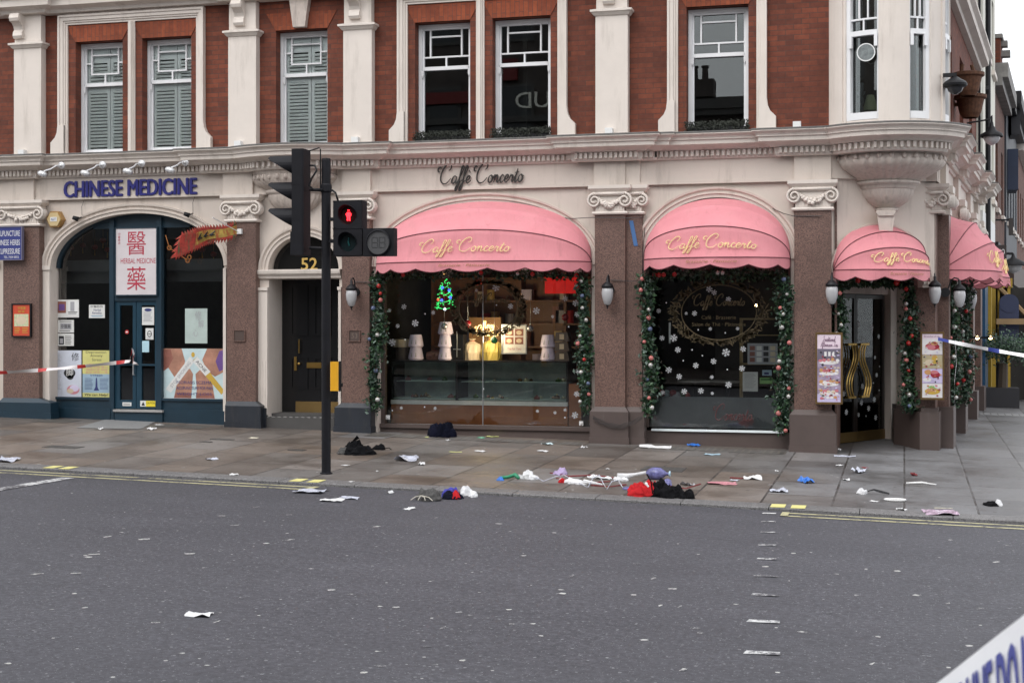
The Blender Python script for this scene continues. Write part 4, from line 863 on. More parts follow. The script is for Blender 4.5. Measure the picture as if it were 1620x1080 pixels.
for a, b_, lb, k in smallp:
    Yk = YI if k < 5 else YH-.022
    d, R_, T_, E_, L_, Q_, _, U = board('notice', lb, 'notice', rect(a, b_, Yk), Yk, M('pale_green_paper', (.42, .50, .47), .6) if k == 4 else M('light_blue_paper', (.40, .60, .68), .6) if k == 7 else pale, th=.005, group='paper notices on the herbal shop glass')
    if k == 0: R_(.05, .25, .42, .9, skin2); R_(.1, .4, .36, .75, purp, .002); R_(.5, .15, .95, .92, white_m); R_(.62, .35, .8, .88, greyp, .002); L_(.52, .95, [.2, .28], ink, .04)
    if k == 1: T_('中醫診所', .1, .78, .9, .95, ink); T_('Herbal', .3, .52, .75, .7, navy); T_('Remedies', .22, .3, .8, .48, navy); Q_([(.1, .2), (.9, .2), (.8, .1), (.2, .1)], bluep)
    if k == 2: R_(.15, .25, .85, .75, greyp); T_('中醫藥', .2, .35, .8, .65, ink); L_(.1, .9, [.85, .12], ink, .05)
    if k == 3: R_(.06, .1, .38, .8, ink); R_(.12, .2, .32, .6, greyp, .002); L_(.45, .92, [.75, .6, .45, .3, .15], ink, .05)
    if k == 4: T_('修', .45, .66, .75, .93, greyp); T_('解', .6, .45, .85, .66, greyp); T_('心', .35, .2, .6, .4, greyp)
    if k in (5, 6): E_(.5, .85 if k == 5 else .5, .3, .09 if k == 5 else .28, ink if k == 6 else navy); L_(.12, .88, [.7-.07*i for i in range(8)] if k == 5 else [.12, .06], greyp, .03)
    if k == 6: E_(.5, .5, .22, .2, pale, .002); R_(.28, .47, .72, .53, ink, .003)
    if k == 8: R_(.38, .0, 1, 1, M('caution_yellow', (.72, .58, .03), .5)); T_('CAUTION', .42, .45, .96, .8, ink); Q_([(.08, .15), (.32, .15), (.2, .85)], ink)
    if k == 9: L_(.1, .9, [.3, .55], ink, .1)
    d()
m_ = MB(); m_.m(redk); m_.lathe([(.001, -.004), (.035, -.004), (.035, 0)], (PX(201, YH), YH-.003, P(201, 525, YH).z), 18, axis='y'); m_.m(white_m); m_.box(PX(199.4, YH), PX(202.6, YH), YH-.010, YH-.008, P(201, 526, YH).z, P(201, 524, YH).z)
tag(obj('round_sticker', m_), 'round red sticker on the glass of the left teal door leaf', 'sticker')
# inside the herb shop: hanging blinds, counter, lanterns
for i, (a, b_) in enumerate((((87, 414), (173, 448)), ((264, 412), (352, 445)))):
    m_ = MB(); x_0, z_0, x_1, z_1 = rect(a, b_, 21.7); m_.box(x_0, x_1, 21.7, 21.73, z_0, z_1); m_.m(steel); m_.box(x_0, x_1, 21.69, 21.74, z_1, z_1+.02); m_.mats[0] = m_.mats[0]
    o = obj('hanging_board', m_); o.data.materials.clear(); o.data.materials.append(M('dim_grey_board', (.07, .075, .08), .6)); tag(o, ('dark grey board hanging behind the left herb shop pane', 'dark grey board hanging behind the right herb shop pane')[i], 'board', 'boards hanging in the herbal shop')
lant = M('red_lantern_paper', (.30, .02, .015), .6)
for i, (px, py) in enumerate(((112, 392), (131, 388), (150, 391), (163, 380), (178 - 8, 395), (320, 395), (338, 402), (300, 388))):
    c = P(px, py, 22.1); t_ = thing('paper_lantern', (c.x, c.y, c.z-.07), ['red paper lantern nearest the left edge of the left herb window', 'second red paper lantern from the left in the herb window', 'third red paper lantern from the left in the herb window', 'highest red paper lantern in the left herb window', 'red paper lantern beside the white writing panel', 'middle red paper lantern behind the right herb pane', 'rightmost red paper lantern behind the right herb pane', 'highest red paper lantern behind the right herb pane'][i], 'lantern', 'red lanterns hanging in the herbal shop')
    m_ = MB(); m_.ball(c, .055, 12, .85); obj('shade', m_, lant, t_, smooth=True); m_ = MB(); m_.tube([(c.x, c.y, c.z-.05), (c.x, c.y, c.z-.14)], .010, 5); m_.tube([(c.x, c.y, c.z+.05), (c.x, c.y, c.z+.3)], .003, 4); obj('tassel', m_, M('gold_tassel', (.4, .22, .03), .5), t_)
t_ = MB(); t_.box(PX(262, 22.8), PX(350, 22.8), 22.6, 23.2, 0, .95); t_.m(white_m); tag(obj('shop_counter', t_, None) if False else obj('shop_counter', t_), 'white counter standing inside the right herb shop window', 'counter')
d, R_, T_, E_, L_, Q_, _, U = board('shelf_box', 'white boxes stacked on a shelf behind the herb shop left pane', 'boxes', rect((92, 452), (120, 470), 22.6), 22.6, greyp, th=.25); d()
# ---- doorway 52 ---------------------------------------------------
X0, X1, zs, b = BX['door']; YD = YS+.5
zt_ = P(480, 455, YD).z; zb0 = P(480, 655, YD).z; zb0 = .27
mb = MB(); xl_, xr_ = PX(441, YD), X1+.05
mb.box(xl_, xr_, YD, YD+.05, zb0, 2.40)
for l, r, lo, hi in ((.06, .26, .30, .95), (.33, .53, .30, .95), (.06, .26, 1.15, 2.1), (.33, .53, 1.15, 2.1)):
    w_ = (xr_-xl_); a, c = xl_+.12+l*w_*1.15, xl_+.12+r*w_*1.15
    for q in ((a, c, hi+zb0-.1, hi+zb0-.07), (a, c, lo+zb0+.07, lo+zb0+.10), (a, a+.03, lo+zb0+.1, hi+zb0-.1), (c-.03, c, lo+zb0+.1, hi+zb0-.1)): mb.box(q[0], q[1], YD-.018, YD, q[2], q[3])
dr = obj('front_door', mb, black_paint, B1)
m_ = MB(); m_.box(PX(468, YD), PX(536, YD), YD-.012, YD-.001, P(500, 652, YD).z, P(500, 635, YD).z); obj('kick_plate', m_, M('tarnished_brass', (.30, .20, .08), .4, metal=.8), dr)
m_ = MB(); x_0, z_0, x_1, z_1 = rect((486, 573), (509, 582), YD); m_.box(x_0, x_1, YD-.02, YD, z_0, z_1); m_.box(x_0+.03, x_1-.03, YD-.026, YD-.02, z_0+.02, z_1-.02); obj('letter_box', m_, brass, dr)
m_ = MB(); m_.tube([P(473, 537, YD-.01), P(473, 537, YD-.05), P(473, 558, YD-.05), P(473, 558, YD-.01)], .011, 8); obj('handle', m_, brass, dr)
m_ = MB(); x_0, z_0, x_1, z_1 = rect((466, 564), (470, 586), YD); m_.box(x_0, x_1, YD-.02, YD, z_0, z_1); m_.ball((x_1+.05, YD-.04, (z_0+z_1)/2), .025, 10); obj('lock_plate', m_, brass, dr)
m_ = MB(); m_.prism([(p[0], p[1]) for p in [(X0+.01, 2.535)]+[(x, z) for x, z in arcpts('door', .01)]+[(X1-.01, 2.535)]], YS+.16, YS+.18); fan = obj('fanlight', m_, M('dark_fanlight', (.010, .010, .010), .12), B1)
m_ = MB(); fit_text(m_, '52', front(YS+.16), PX(470, YS), P(483, 427, YS).z, PX(496, YS), P(483, 407, YS).z, .005, bold=.012, depth=.004); obj('house_number', m_, M('gilt_number', (.55, .36, .10), .4), fan)
m_ = MB(); m_.box(xl_-.07, xl_, YS+.02, YD+.05, .25, 2.38); m_.box(X0-.02, xl_, YD, YD+.06, .2, 2.4); m_.box(X1, X1+.08, YS+.02, YD+.05, .25, 2.38); obj('door_reveal', m_, stucco2, B1)
m_ = MB(); m_.box(X0+.0, X1, YS+.02, YD+.05, 2.40, 2.43); obj('door_soffit', m_, stucco2, B1)
m_ = MB(); m_.box(bx(422), bx(531), YS-.06, YD+.02, -.3, .22); m_.box(bx(424), bx(531), YS+.1, YD+.02, .22, .27); m_.m(M('step_dark_riser', (.05, .05, .05), .6)); m_.box(bx(422)-.01, bx(531), YS-.055, YS-.05, -.3, .12) if False else None
stp = obj('door_step', m_, None, B1) if m_.mats else None
m_ = MB(); chk = (M('pale_step_tile', (.36, .35, .34), .5), M('black_step_tile', (.02, .02, .02), .5))
xx = bx(423)
for j in range(2):
    for i in range(22):
        m_.m(chk[(i+j) % 2]); m_.box(bx(423)+i*.05, bx(423)+(i+1)*.05, YS-.06+j*.06, YS-.0+j*.06, .221, .224)
obj('chequer_tiling', m_, None, B1)
o = stp; o.data.materials.clear(); o.data.materials.append(M('dark_step_stone', (.065, .062, .06), .7)); o.data.polygons.foreach_set('material_index', [0]*len(o.data.polygons))
m_ = MB(); x_0, z_0, x_1, z_1 = rect((427, 499), (431.5, 549), YS+.3); m_.box(x_0, x_1, YS+.28, YS+.30, z_0, z_1)
for i in range(7): m_.m(steel if i else black_mat); m_.box(x_0+.012, x_1-.012, YS+.276, YS+.28, z_0+.04+i*.06, z_0+.06+i*.06)
tag(obj('door_entry_phone', m_, None), 'narrow black entry phone on the white reveal beside door 52', 'entry phone')
for px, lb in ((561, 'small square stone plaque numbered 53 right of the black door'), (379, 'small square stone plaque on the granite pilaster left of door 52')):
    d, R_, T_, E_, L_, Q_, _, U = board('number_plaque', lb, 'plaque', rect((px-8, 523), (px+8, 539), YP), YP, M('dark_granite_plaque', (.075, .05, .042), .5), th=.012, frame=granite, group='stone plaques on the pilasters', fr=.012)
    if px > 400: T_('53', .22, .25, .8, .75, M('worn_plaque_number', (.16, .12, .10), .6))
    d()
# ---- snowflake helper -------------------------------------------------
snow = M('white_snowflake_vinyl', (.72, .74, .76), .6, var=.03)
def flake(parent, c, r, T=None):
    m_ = MB(T)
    if r < .022: m_.lathe([(.001, -.002), (r*.7, -.002), (r*.7, 0)], c, 8, axis='y')
    else:
        for k in range(6):
            a = k*PI/3+.3; dx, dz = math.cos(a), math.sin(a); w_ = r*.09
            def bar(p, q, w_=w_):
                p = Vector(p); q = Vector(q); d_ = (q-p).normalized(); n_ = Vector((-d_.y, d_.x))*w_
                m_.add([(c[0]+v.x, c[1]-.002, c[2]+v.y) for v in (p-n_, q-n_, q+n_, p+n_)], [(0, 1, 2, 3)])
            bar((0, 0), (dx*r, dz*r))
            for s_ in (.5, .8):
                for e in (-1, 1): b_ = a+e*PI/3.2; bar((dx*r*s_, dz*r*s_), (dx*r*s_+math.cos(b_)*r*.3, dz*r*s_+math.sin(b_)*r*.3))
    return obj('snowflake_sticker', m_, snow, parent)
# ---- cafe window 1 (counter display) ----------------------------------
YC = 21.24; x0, x1, zs, b = BX['cafe']
brownf = M('dark_brown_frame', (.035, .026, .024), .4)
zsill = P(768, 672, YC).z
mb = MB(); mb.box(x0, x1, YC-.06, YC+.1, -.3, zsill-.06); mb.box(x0, x1, YC-.10, YC+.08, zsill-.06, zsill)
mb.trim(arcpts('cafe', .001), [(0, -.1), (0, .03), (-.05, .03), (-.05, -.1)], YC); mb.box(x0, x0+.05, YC-.03, YC+.1, zsill, zs); mb.box(x1-.05, x1, YC-.03, YC+.1, zsill, zs)
cw = obj('cafe_shop_window', mb, plinth_brown, B1)
pane('cafe', zsill, YC, cw)
m_ = MB(); m_.box(PX(764, YC)-.006, PX(764, YC)+.006, YC-.01, YC+.012, zsill, ztop('cafe', PX(764, YC), .05)); obj('glazing_bar', m_, steel, cw)
def C6(x, y): return 580+x/2.7, 300+y/2.7
for x, y, r in ((553, 418, .07), (725, 517, .065), (208, 570, .065), (110, 652, .07), (615, 498, .05), (160, 500, .05), (98, 515, .035), (133, 582, .04), (250, 530, .02), (470, 430, .03), (795, 542, .03), (848, 465, .05), (893, 485, .06), (900, 532, .05), (902, 650, .045), (902, 775, .04), (897, 872, .05), (890, 962, .06), (805, 952, .03), (848, 940, .03), (148, 932, .03), (293, 933, .03), (248, 927, .02), (110, 942, .02), (555, 493, .02), (863, 585, .02), (165, 640, .02), (285, 525, .04), (730, 945, .03), (500, 850, .02), (847, 972, .02)):
    p = P(*C6(x, y), YC); flake(cw, (p.x, YC-.003, p.z), r*.8)
for x, y in ((92, 972), (918, 998)):
    m_ = MB(); p = P(*C6(x, y), YC-.06); m_.box(p.x-.03, p.x+.03, YC-.085, YC-.06, p.z-.03, p.z+.035); m_.ball((p.x, YC-.085, p.z), .022, 8)
    tag(obj('window_sensor', m_, white_m), 'small white box at the foot of the cafe counter window, ' + ('left corner' if x < 500 else 'right corner'), 'sensor')
# display case
YK = 21.50
cs = thing('display_case', (PX(758, YK), YK+.3, .05), 'long glass cake display case with white rail and wooden base in the cafe window', 'display case')
xa, za, xb, zb_ = rect((619, 635), (898, 572), YK); xa, xb = PX(619, YK), PX(898, YK); zlo, zmid, zhi = P(758, 668, YK).z, P(758, 637, YK).z, P(758, 573, YK).z
m_ = MB(); m_.box(xa, xb, YK, YK+.6, 0, zmid-.03); obj('base', m_, M('varnished_wood', (.40, .155, .06), .3, var=.25, scale=2.5), cs)
m_ = MB(); m_.box(xa, xb, YK-.02, YK+.02, zmid-.035, zmid+.03); obj('rail', m_, M('pale_steel_rail', (.78, .85, .86), .4), cs)
m_ = MB(); m_.box(xa, xb, YK, YK+.62, zhi, zhi+.025); m_.box(xa, xa+.02, YK, YK+.6, zmid+.03, zhi); m_.box(xb-.02, xb, YK, YK+.6, zmid+.03, zhi); xm = PX(722, YK); m_.box(xm-.015, xm+.015, YK, YK+.6, zmid+.03, zhi); obj('frame', m_, black_mat, cs); m_ = MB(); m_.box(xa+.02, xb-.02, YK+.58, YK+.6, zmid, zhi); obj('back_panel', m_, M('pale_case_back', (.45, .48, .47), .5, var=.3, scale=3), cs)
m_ = MB(); m_.box(xa+.02, xm-.015, YK+.003, YK+.008, zmid+.03, zhi); m_.box(xm+.015, xb-.02, YK+.003, YK+.008, zmid+.03, zhi); obj('front_glass', m_, glass_clear, cs)
m_ = MB(); zs2 = (zmid+zhi)/2; m_.box(xa+.02, xb-.02, YK+.2, YK+.57, zs2, zs2+.01); m_.box(xa+.02, xb-.02, YK+.05, YK+.57, zmid+.04, zmid+.06); obj('shelf', m_, M('pale_shelf', (.70, .76, .75), .4), cs)
rs = random.Random(5); fm = [M('pastry_cream', (.6, .5, .36), .6), M('pastry_brown', (.22, .10, .05), .6), M('pastry_pink', (.45, .16, .16), .6), M('pastry_yellow', (.5, .36, .08), .6), M('leaf_garnish', (.10, .18, .05), .6)]
for i in range(34):
    m_ = MB(); m_.m(rs.choice(fm)); x = rs.uniform(xa+.1, xb-.1); up = i % 3 == 0; z = zs2+.012 if up else zmid+.062; y = YK+rs.uniform(.25, .5) if up else YK+rs.uniform(.1, .5)
    r = rs.uniform(.025, .05); m_.lathe([(.001, 0), (r, 0), (r*1.05, r*.5), (r*.8, r*.9), (r*.3, r*1.15), (.001, r*1.2)], (x, y, z), 10); m_.m(rs.choice(fm)); m_.ball((x, y, z+r*1.2), r*.3, 6)
    o = obj('pastry', m_, None, smooth=True); tag(o, 'small round iced pastry on the display case shelf of the cafe window', 'pastry', 'pastries in the display case')
# side cabinet right
m_ = MB(); m_.box(PX(901, YK), PX(921, YK), YK-.05, YK+.5, -.05, P(910, 607, YK).z); tag(obj('side_cabinet', m_, M('varnished_wood', (.12, .05, .03), .4)), 'narrow wooden cabinet at the right end of the cake display case', 'cabinet')
# cups/tubs, boxes, etc. standing on the case
zt = zhi+.026; lil = M('lilac_tub', (.74, .66, .82), .5)
def tub(px, base, lb, s=1.0, y=YK+.25):
    x = PX(px, y); t_ = thing('cake_tub', (x, y, base), lb, 'tub', 'lilac tubs stacked on the display case'); m_ = MB(); h = .215*s; r = .135*s
    m_.lathe([(.001, 0), (r*.86, 0), (r*.86, h*.06), (r, h*.09), (r*.74, h*.94), (r*.7, h), (.001, h)], (x, y, base), 22); obj('body', m_, lil, t_, smooth=False)
    m_ = MB(); m_.add([(x-.05*s, y-r*.92, base+h*.25), (x+.05*s, y-r*.92, base+h*.25), (x+.04*s, y-r*.80, base+h*.6), (x-.04*s, y-r*.80, base+h*.6)], [(0, 1, 2, 3)]); obj('label', m_, greyp, t_)
for px, k, lb in ((658, 0, 'lower lilac tub of the left stack on the display case'), (658, 1, 'upper lilac tub of the left stack on the display case'), (705.5, 0, 'lower lilac tub of the second stack, left of the black stand'), (705.5, 1, 'upper lilac tub of the second stack, left of the black stand'), (705, 2, 'third lilac tub under the lit tree on the display case'), (867, 0, 'lower lilac tub right of the framed poster'), (867, 1, 'upper lilac tub right of the framed poster')):
    tub(px, zt+k*.20, lb, .92)
for k in range(3):
    y = YK+.22; x = PX(891, y); z = zt+k*.15; m_ = MB(); m_.m(M('dark_gift_box', (.10, .075, .065), .5)); m_.prism([(x-.12, z), (x+.12, z), (x+.09, z+.14), (x-.09, z+.14)], y-.1, y+.1); m_.m(cream_p); m_.box(x-.035, x+.035, y-.104, y-.1, z+.03, z+.11)
    tag(obj('gift_box', m_, None), ['lowest', 'middle', 'topmost'][k]+' dark gift box with cream tag at the right end of the case', 'gift box', 'dark gift boxes stacked on the display case')
y = YK+.3
m_ = MB(); m_.m(M('dark_gift_box', (.10, .075, .065), .5)); x = PX(636, y); m_.cyl((x, y, zt), .10, .20, 16); m_.m(cream_p); m_.lathe([(.001, .20), (.13, .20), (.14, .32), (.001, .34)], (x, y, zt), 20); tag(obj('cake_stand', m_, None), 'cream round cake box on a short dark drum, left end of the display case', 'cake stand')
o = bpy.data.objects['cake_stand']; 
m_ = MB(); x = PX(728, y); m_.box(x-.12, x+.08, y-.1, y+.1, zt, zt+.40); m_.m(black_mat); m_.m(steel); m_.tube([(x-.02, y-.11, zt+.05), (x-.02, y-.11, zt+.45)], .008, 6); m_.tube([(x-.08, y-.11, zt+.17), (x+.04, y-.11, zt+.17)], .008, 6); tag(obj('black_stand', m_, None), 'black block stand with a thin steel cross bar on the display case', 'stand')
for px, w_, h_, mt, lb in ((747, .13, .24, cream_p, 'tan wrapped hamper under the gold lit words, left'), (778, .15, .26, M('golden_wrap', (.45, .36, .10), .4), 'golden wrapped hamper right of the window glazing bar'), (688, .13, .12, M('brown_wrap', (.16, .07, .05), .6), 'small brown wrapped gift between the lilac stacks')):
    m_ = MB(); x = PX(px, y+.1); m_.m(mt); m_.lathe([(.001, 0), (w_, 0), (w_*1.1, h_*.5), (w_*.95, h_), (.03, h_*1.25), (.06, h_*1.4), (.001, h_*1.4)], (x, y+.1, zt), 26, mod=lambda t, z: 1+.07*math.sin(t*7+z*9)+.05*math.sin(t*13+z*30)); m_.m(redk); m_.lathe([(w_*.13, h_*1.2), (w_*.35, h_*1.24), (w_*.13, h_*1.3)], (x, y+.1, zt), 8)
    tag(obj('wrapped_hamper', m_, None), lb, 'hamper', 'wrapped hampers on the display case')
m_ = MB(); m_.m(wall_in); m_.mats[0] = M('warm_back_shelf', (.34, .18, .07), .6); m_.cur = 0; m_.box(PX(742, 22.4), PX(792, 22.4), 22.4, 22.5, .9, P(760, 502, 22.4).z); tag(obj('back_cupboard', m_, None), 'warm brown cupboard standing behind the lit words in the cafe', 'cupboard')
d, R_, T_, E_, L_, Q_, _, U = board('easel_poster', 'white framed poster with four tea pictures leaning on the display case', 'poster', rect((796, 515), (832, 558), YK+.15), YK+.15, pale, th=.015, frame=steel)
for u, v in ((.1, .62), (.53, .62), (.1, .32), (.53, .32)): R_(u, v, u+.37, v+.26, skin2); E_(u+.18, v+.12, .12, .08, cream_p, .002)
T_('Tea for Two', .2, .1, .8, .2, pinkp); d()
# shelves of tins at the back of the cafe
t_ = thing('back_shelves', (-6.1, 23.4, .05), 'tall dim shelf unit of tins and boxes against the back of the cafe', 'shelves'); m_ = MB(); m_.box(-7.7, -4.6, 23.6, 23.65, .05, 3.0)
for k in range(6): m_.box(-7.7, -4.6, 23.3, 23.6, .9+k*.38, .93+k*.38)
for k in range(5): m_.box(-7.7+k*.765, -7.66+k*.765, 23.3, 23.6, .05, 3.0)
obj('frame', m_, M('warm_shelf_wood', (.22, .10, .05), .5), t_); rs = random.Random(31)
for k in range(40):
    m_ = MB(); x = -7.55+rs.random()*2.8; z = .93+rs.randint(0, 4)*.38; w_ = rs.uniform(.05, .1); h_ = rs.uniform(.12, .28)
    if rs.random() < .5: m_.box(x-w_, x+w_, 23.32, 23.5, z, z+h_)
    else: m_.lathe([(.001, 0), (w_, 0), (w_, h_), (.001, h_)], (x, 23.42, z), 12)
    obj('tin', m_, rs.choice([cream_p, skin2, M('gold_tin', (.5, .34, .1), .4), lil, redk, greyp]), t_)
# neon words
neon = M('warm_neon_tube', (1, .66, .24), .4, var=0, emit=1.9)
m_ = MB(); f_ = lambda x, z: Vector((x, 21.42, z)); a = P(762, 519, 21.42); b_ = P(783, 519, 21.42); script(m_, 'Merry', f_, a.x, a.z, b_.x-a.x, .15, .0052, closef=3); a = P(751, 531, 21.42); b_ = P(791, 528, 21.42); script(m_, 'Christmas'.replace('h', 'h'), f_, a.x, a.z, b_.x-a.x, .17, .0052, closef=3)
nw = tag(obj('neon_words', m_, neon), 'glowing yellow Merry Christmas script hanging in the cafe window', 'neon sign')
nl = bpy.data.lights.new('neon_glow', 'POINT'); nl.energy = 20; nl.color = (1, .78, .5); nl.shadow_soft_size = .2; no = link(bpy.data.objects.new('neon_glow', nl)); no.parent = nw; no.location = (0, .02, .05)
# lit little tree
tr = P(704, 488, 21.40); t_ = thing('light_tree', tuple(tr), 'small Christmas tree outlined in green and blue lights hanging in the cafe window', 'light decoration')
gl_ = M('green_light_tube', (.04, .75, .16), .4, var=0, emit=1.3); m_ = MB()
rs = random.Random(12)
for k in range(46):
    v = rs.random()**1.3*.46; wv = .02+.17*(1-v/.5); u = rs.choice((-1, 1))*wv*rs.uniform(.45, 1) if rs.random() < .8 else rs.uniform(-wv, wv); a0 = rs.uniform(0, 2*PI); r0 = rs.uniform(.010, .024)
    m_.tube([(tr.x+u+r0*math.cos(a0+t_k*.8), tr.y, tr.z+v+r0*math.sin(a0+t_k*.8)) for t_k in range(5)], .0035, 4)
for k in range(4): m_.tube([(tr.x+x_, tr.y, tr.z+v_) for x_, v_ in ((-.17+.04*k, .02+.11*k), (0, -.01+.11*k), (.17-.04*k, .03+.11*k))], .003, 4)
obj('outline', m_, gl_, t_)
for u, v, mt in ((-.04, .32, 'b'), (.07, .28, 'b'), (.09, .17, 'b'), (-.05, .13, 'b'), (-.11, .14, 'r'), (0, .53, 'y'), (.0, -.01, 'w')):
    m_ = MB(); m_.ball((tr.x+u, tr.y-.01, tr.z+v), .022, 8); obj('bulb', m_, {'b': M('blue_bulb', (.06, .12, 1), .4, var=0, emit=1.6), 'r': M('red_bulb', (1, .12, .05), .4, var=0, emit=.8), 'y': M('amber_bulb', (1, .5, .15), .4, var=0, emit=1.2), 'w': M('white_bulb', (.8, .9, 1), .4, var=0, emit=1.5)}[mt], t_)
# gold wreath emblems with names on the glass
dimgold = M('dim_gold_transfer', (.095, .07, .032), .6, var=.2, scale=20)
def wreath(cx, cz, rx, rz, Y, lb, words, full=True):
    m_ = MB(); rs = random.Random(int(abs(cx)*100)); n = 60
    m_.tube([(cx+rx*math.cos(2*PI*i/n), Y, cz+rz*math.sin(2*PI*i/n)) for i in range(n+1)], .008, 6)
    for i in range(330):
        a = rs.uniform(0, 2*PI); q = abs(math.sin(a+PI/2)); k = 1.06+.24*(.35+.65*q)*rs.random()
        if not full and abs(math.sin(a)) > .9: continue
        c_ = Vector((cx+rx*k*math.cos(a), Y, cz+rz*k*math.sin(a))); t = rs.uniform(0, 2*PI); l = rs.uniform(.03, .07); w_ = .013
        d_ = Vector((math.cos(t), 0, math.sin(t)))*l; n_ = Vector((-math.sin(t), 0, math.cos(t)))*w_
        m_.add([c_-d_, c_-n_, c_+d_, c_+n_], [(0, 1, 2, 3)])
    for k, (tx, dz, wd, hh, sc_) in enumerate(words):
        if sc_: script(m_, tx, lambda x, z: Vector((x, Y, z)), cx-wd/2, cz+dz, wd, hh, .008)
        else: fit_text(m_, tx, front(Y), cx-wd/2, cz+dz, cx+wd/2, cz+dz+hh, .002)
    return tag(obj('gold_emblem', m_, dimgold), lb, 'emblem', 'gold oval emblems on the cafe windows')
c = P(1137, 494, 21.22); wreath(c.x, c.z, .545, .40, 21.222, 'gold oval wreath emblem with the cafe name on the narrower cafe window', [('CaffE Concerto'.replace('E', 'E'), .10, .78, .17, 1), ('Café · Brasserie', -.10, .50, .055, 0), ('Salon de Thé · Pâtisserie', -.20, .78, .055, 0)])
c = P(772, 487, 21.22); wreath(c.x, c.z, .46, .36, 21.222, 'faint gold oval wreath emblem behind the lit words on the wide cafe window', [('CaffE Concerto', .08, .7, .15, 1)])
# hanging red & other things at the top of window 1
m_ = MB(); x_0, z_0, x_1, z_1 = rect((862, 438), (918, 464), 21.9); m_.box(x_0, x_1, 21.9, 21.95, z_0, z_1); tag(obj('red_banner', m_, M('glowing_red_panel', (.50, .012, .01), .4, var=.2, emit=.35)), 'bright red glowing panel high at the right of the cafe counter window', 'light panel')
for px, py, r, mt, lb in ((740, 512, .055, 'r', 'dark red bauble hanging left of the lit words'), (782, 538, .055, 'g', 'green bauble hanging below the lit words'), (894, 502, .055, 'r', 'dark red bauble hanging right in the cafe counter window'), (703, 516, .05, 's', 'silver bauble hanging in front of the second lilac stack'), (839, 519, .05, 's', 'silver bauble beside the framed poster'), (757, 446, .05, 'r2', 'red hanging ornament near the top of the cafe window')):
    c_ = P(px, py, 21.36); m_ = MB(); m_.m({'r': M('dark_red_bauble', (.25, .01, .015), .12), 'g': M('green_bauble', (.01, .12, .06), .12), 's': M('silver_bauble', (.45, .44, .45), .2, metal=.6), 'r2': M('bright_red_bauble', (.5, .02, .02), .2)}[mt]); m_.ball(c_, r, 14); m_.m(steel); m_.tube([c_+Vector((0, 0, r)), c_+Vector((0, 0, r+.03))], .01, 6); m_.tube([c_+Vector((0, 0, r+.03)), c_+Vector((0, 0, .6))], .002, 4)
    tag(obj('hanging_bauble', m_, None, smooth=True), lb, 'bauble', 'baubles hanging in the cafe window')
# ---- cafe window 2 ----------------------------------------------------
x0, x1, zs, b = BX['cafe2']; zsill = P(1140, 677, YC).z
mb = MB(); mb.box(x0, x1, YC-.06, YC+.1, -.4, zsill-.05); mb.trim(arcpts('cafe2', .001), [(0, -.1), (0, .03), (-.05, .03), (-.05, -.1)], YC); mb.box(x0, x0+.05, YC-.03, YC+.1, zsill, zs); mb.box(x1-.05, x1, YC-.03, YC+.1, zsill, zs)
cw2 = obj('cafe_shop_window', mb, plinth_brown, B1); pane('cafe2', zsill, YC, cw2)
m_ = MB(); m_.box(x0+.1, x1-.1, YC-.10, YC-.03, zsill-.05, zsill-.02); obj('steel_sill', m_, M('pale_steel_rail', (.5, .56, .57), .4), cw2)
def C8(x, y): return 920+x/2.572, 300+y/2.572
for x, y, r in ((460, 503, .05), (588, 662, .075), (537, 698, .055), (465, 715, .055), (392, 651, .055), (375, 603, .07), (328, 603, .05), (355, 733, .06), (397, 760, .055), (418, 820, .055), (486, 818, .055), (598, 793, .06), (658, 648, .055), (653, 727, .055), (540, 418, .05), (520, 405, .06), (524, 566, .035), (635, 565, .035), (530, 762, .035), (426, 503, .03), (598, 446, .05), (314, 493, .045), (492, 675, .02), (593, 731, .02), (450, 651, .02), (414, 695, .02), (475, 570, .02), (585, 582, .02), (532, 828, .03), (330, 825, .045), (345, 460, .02)):
    p = P(*C8(x, y), YC); flake(cw2, (p.x, YC-.003, p.z), r*.75)
m_ = MB(); m_.box(x0+.06, x1-.06, YC+.012, YC+.016, zsill, P(1140, 628, YC).z); obj('frosted_band', m_, M('frosted_film', (.15, .165, .17), .35, var=.2, scale=2), cw2)
m_ = MB(); a = P(1128, 664, YC); b_ = P(1192, 664, YC); script(m_, 'Concerto', lambda x, z: Vector((x, YC-.003, z)), a.x, a.z, b_.x-a.x, .24, .007); obj('name_transfer', m_, M('dull_red_transfer', (.10, .035, .035), .5), cw2)
m_ = MB(); X_ = PX(1172, 21.6)
for q in ((1170, 1175, 505, 676), (1170, 1232, 503, 506), (1170, 1232, 529, 531), (1170, 1232, 574, 577)):
    m_.box(PX(q[0], 21.6), PX(q[1], 21.6), 21.6, 21.64, P(1172, q[3], 21.6).z, P(1172, q[2], 21.6).z)
t_ = tag(obj('brass_rack', m_, M('dull_brass_rail', (.28, .20, .09), .4, metal=.3)), 'tall dull brass rack standing behind the narrower cafe window', 'rack')
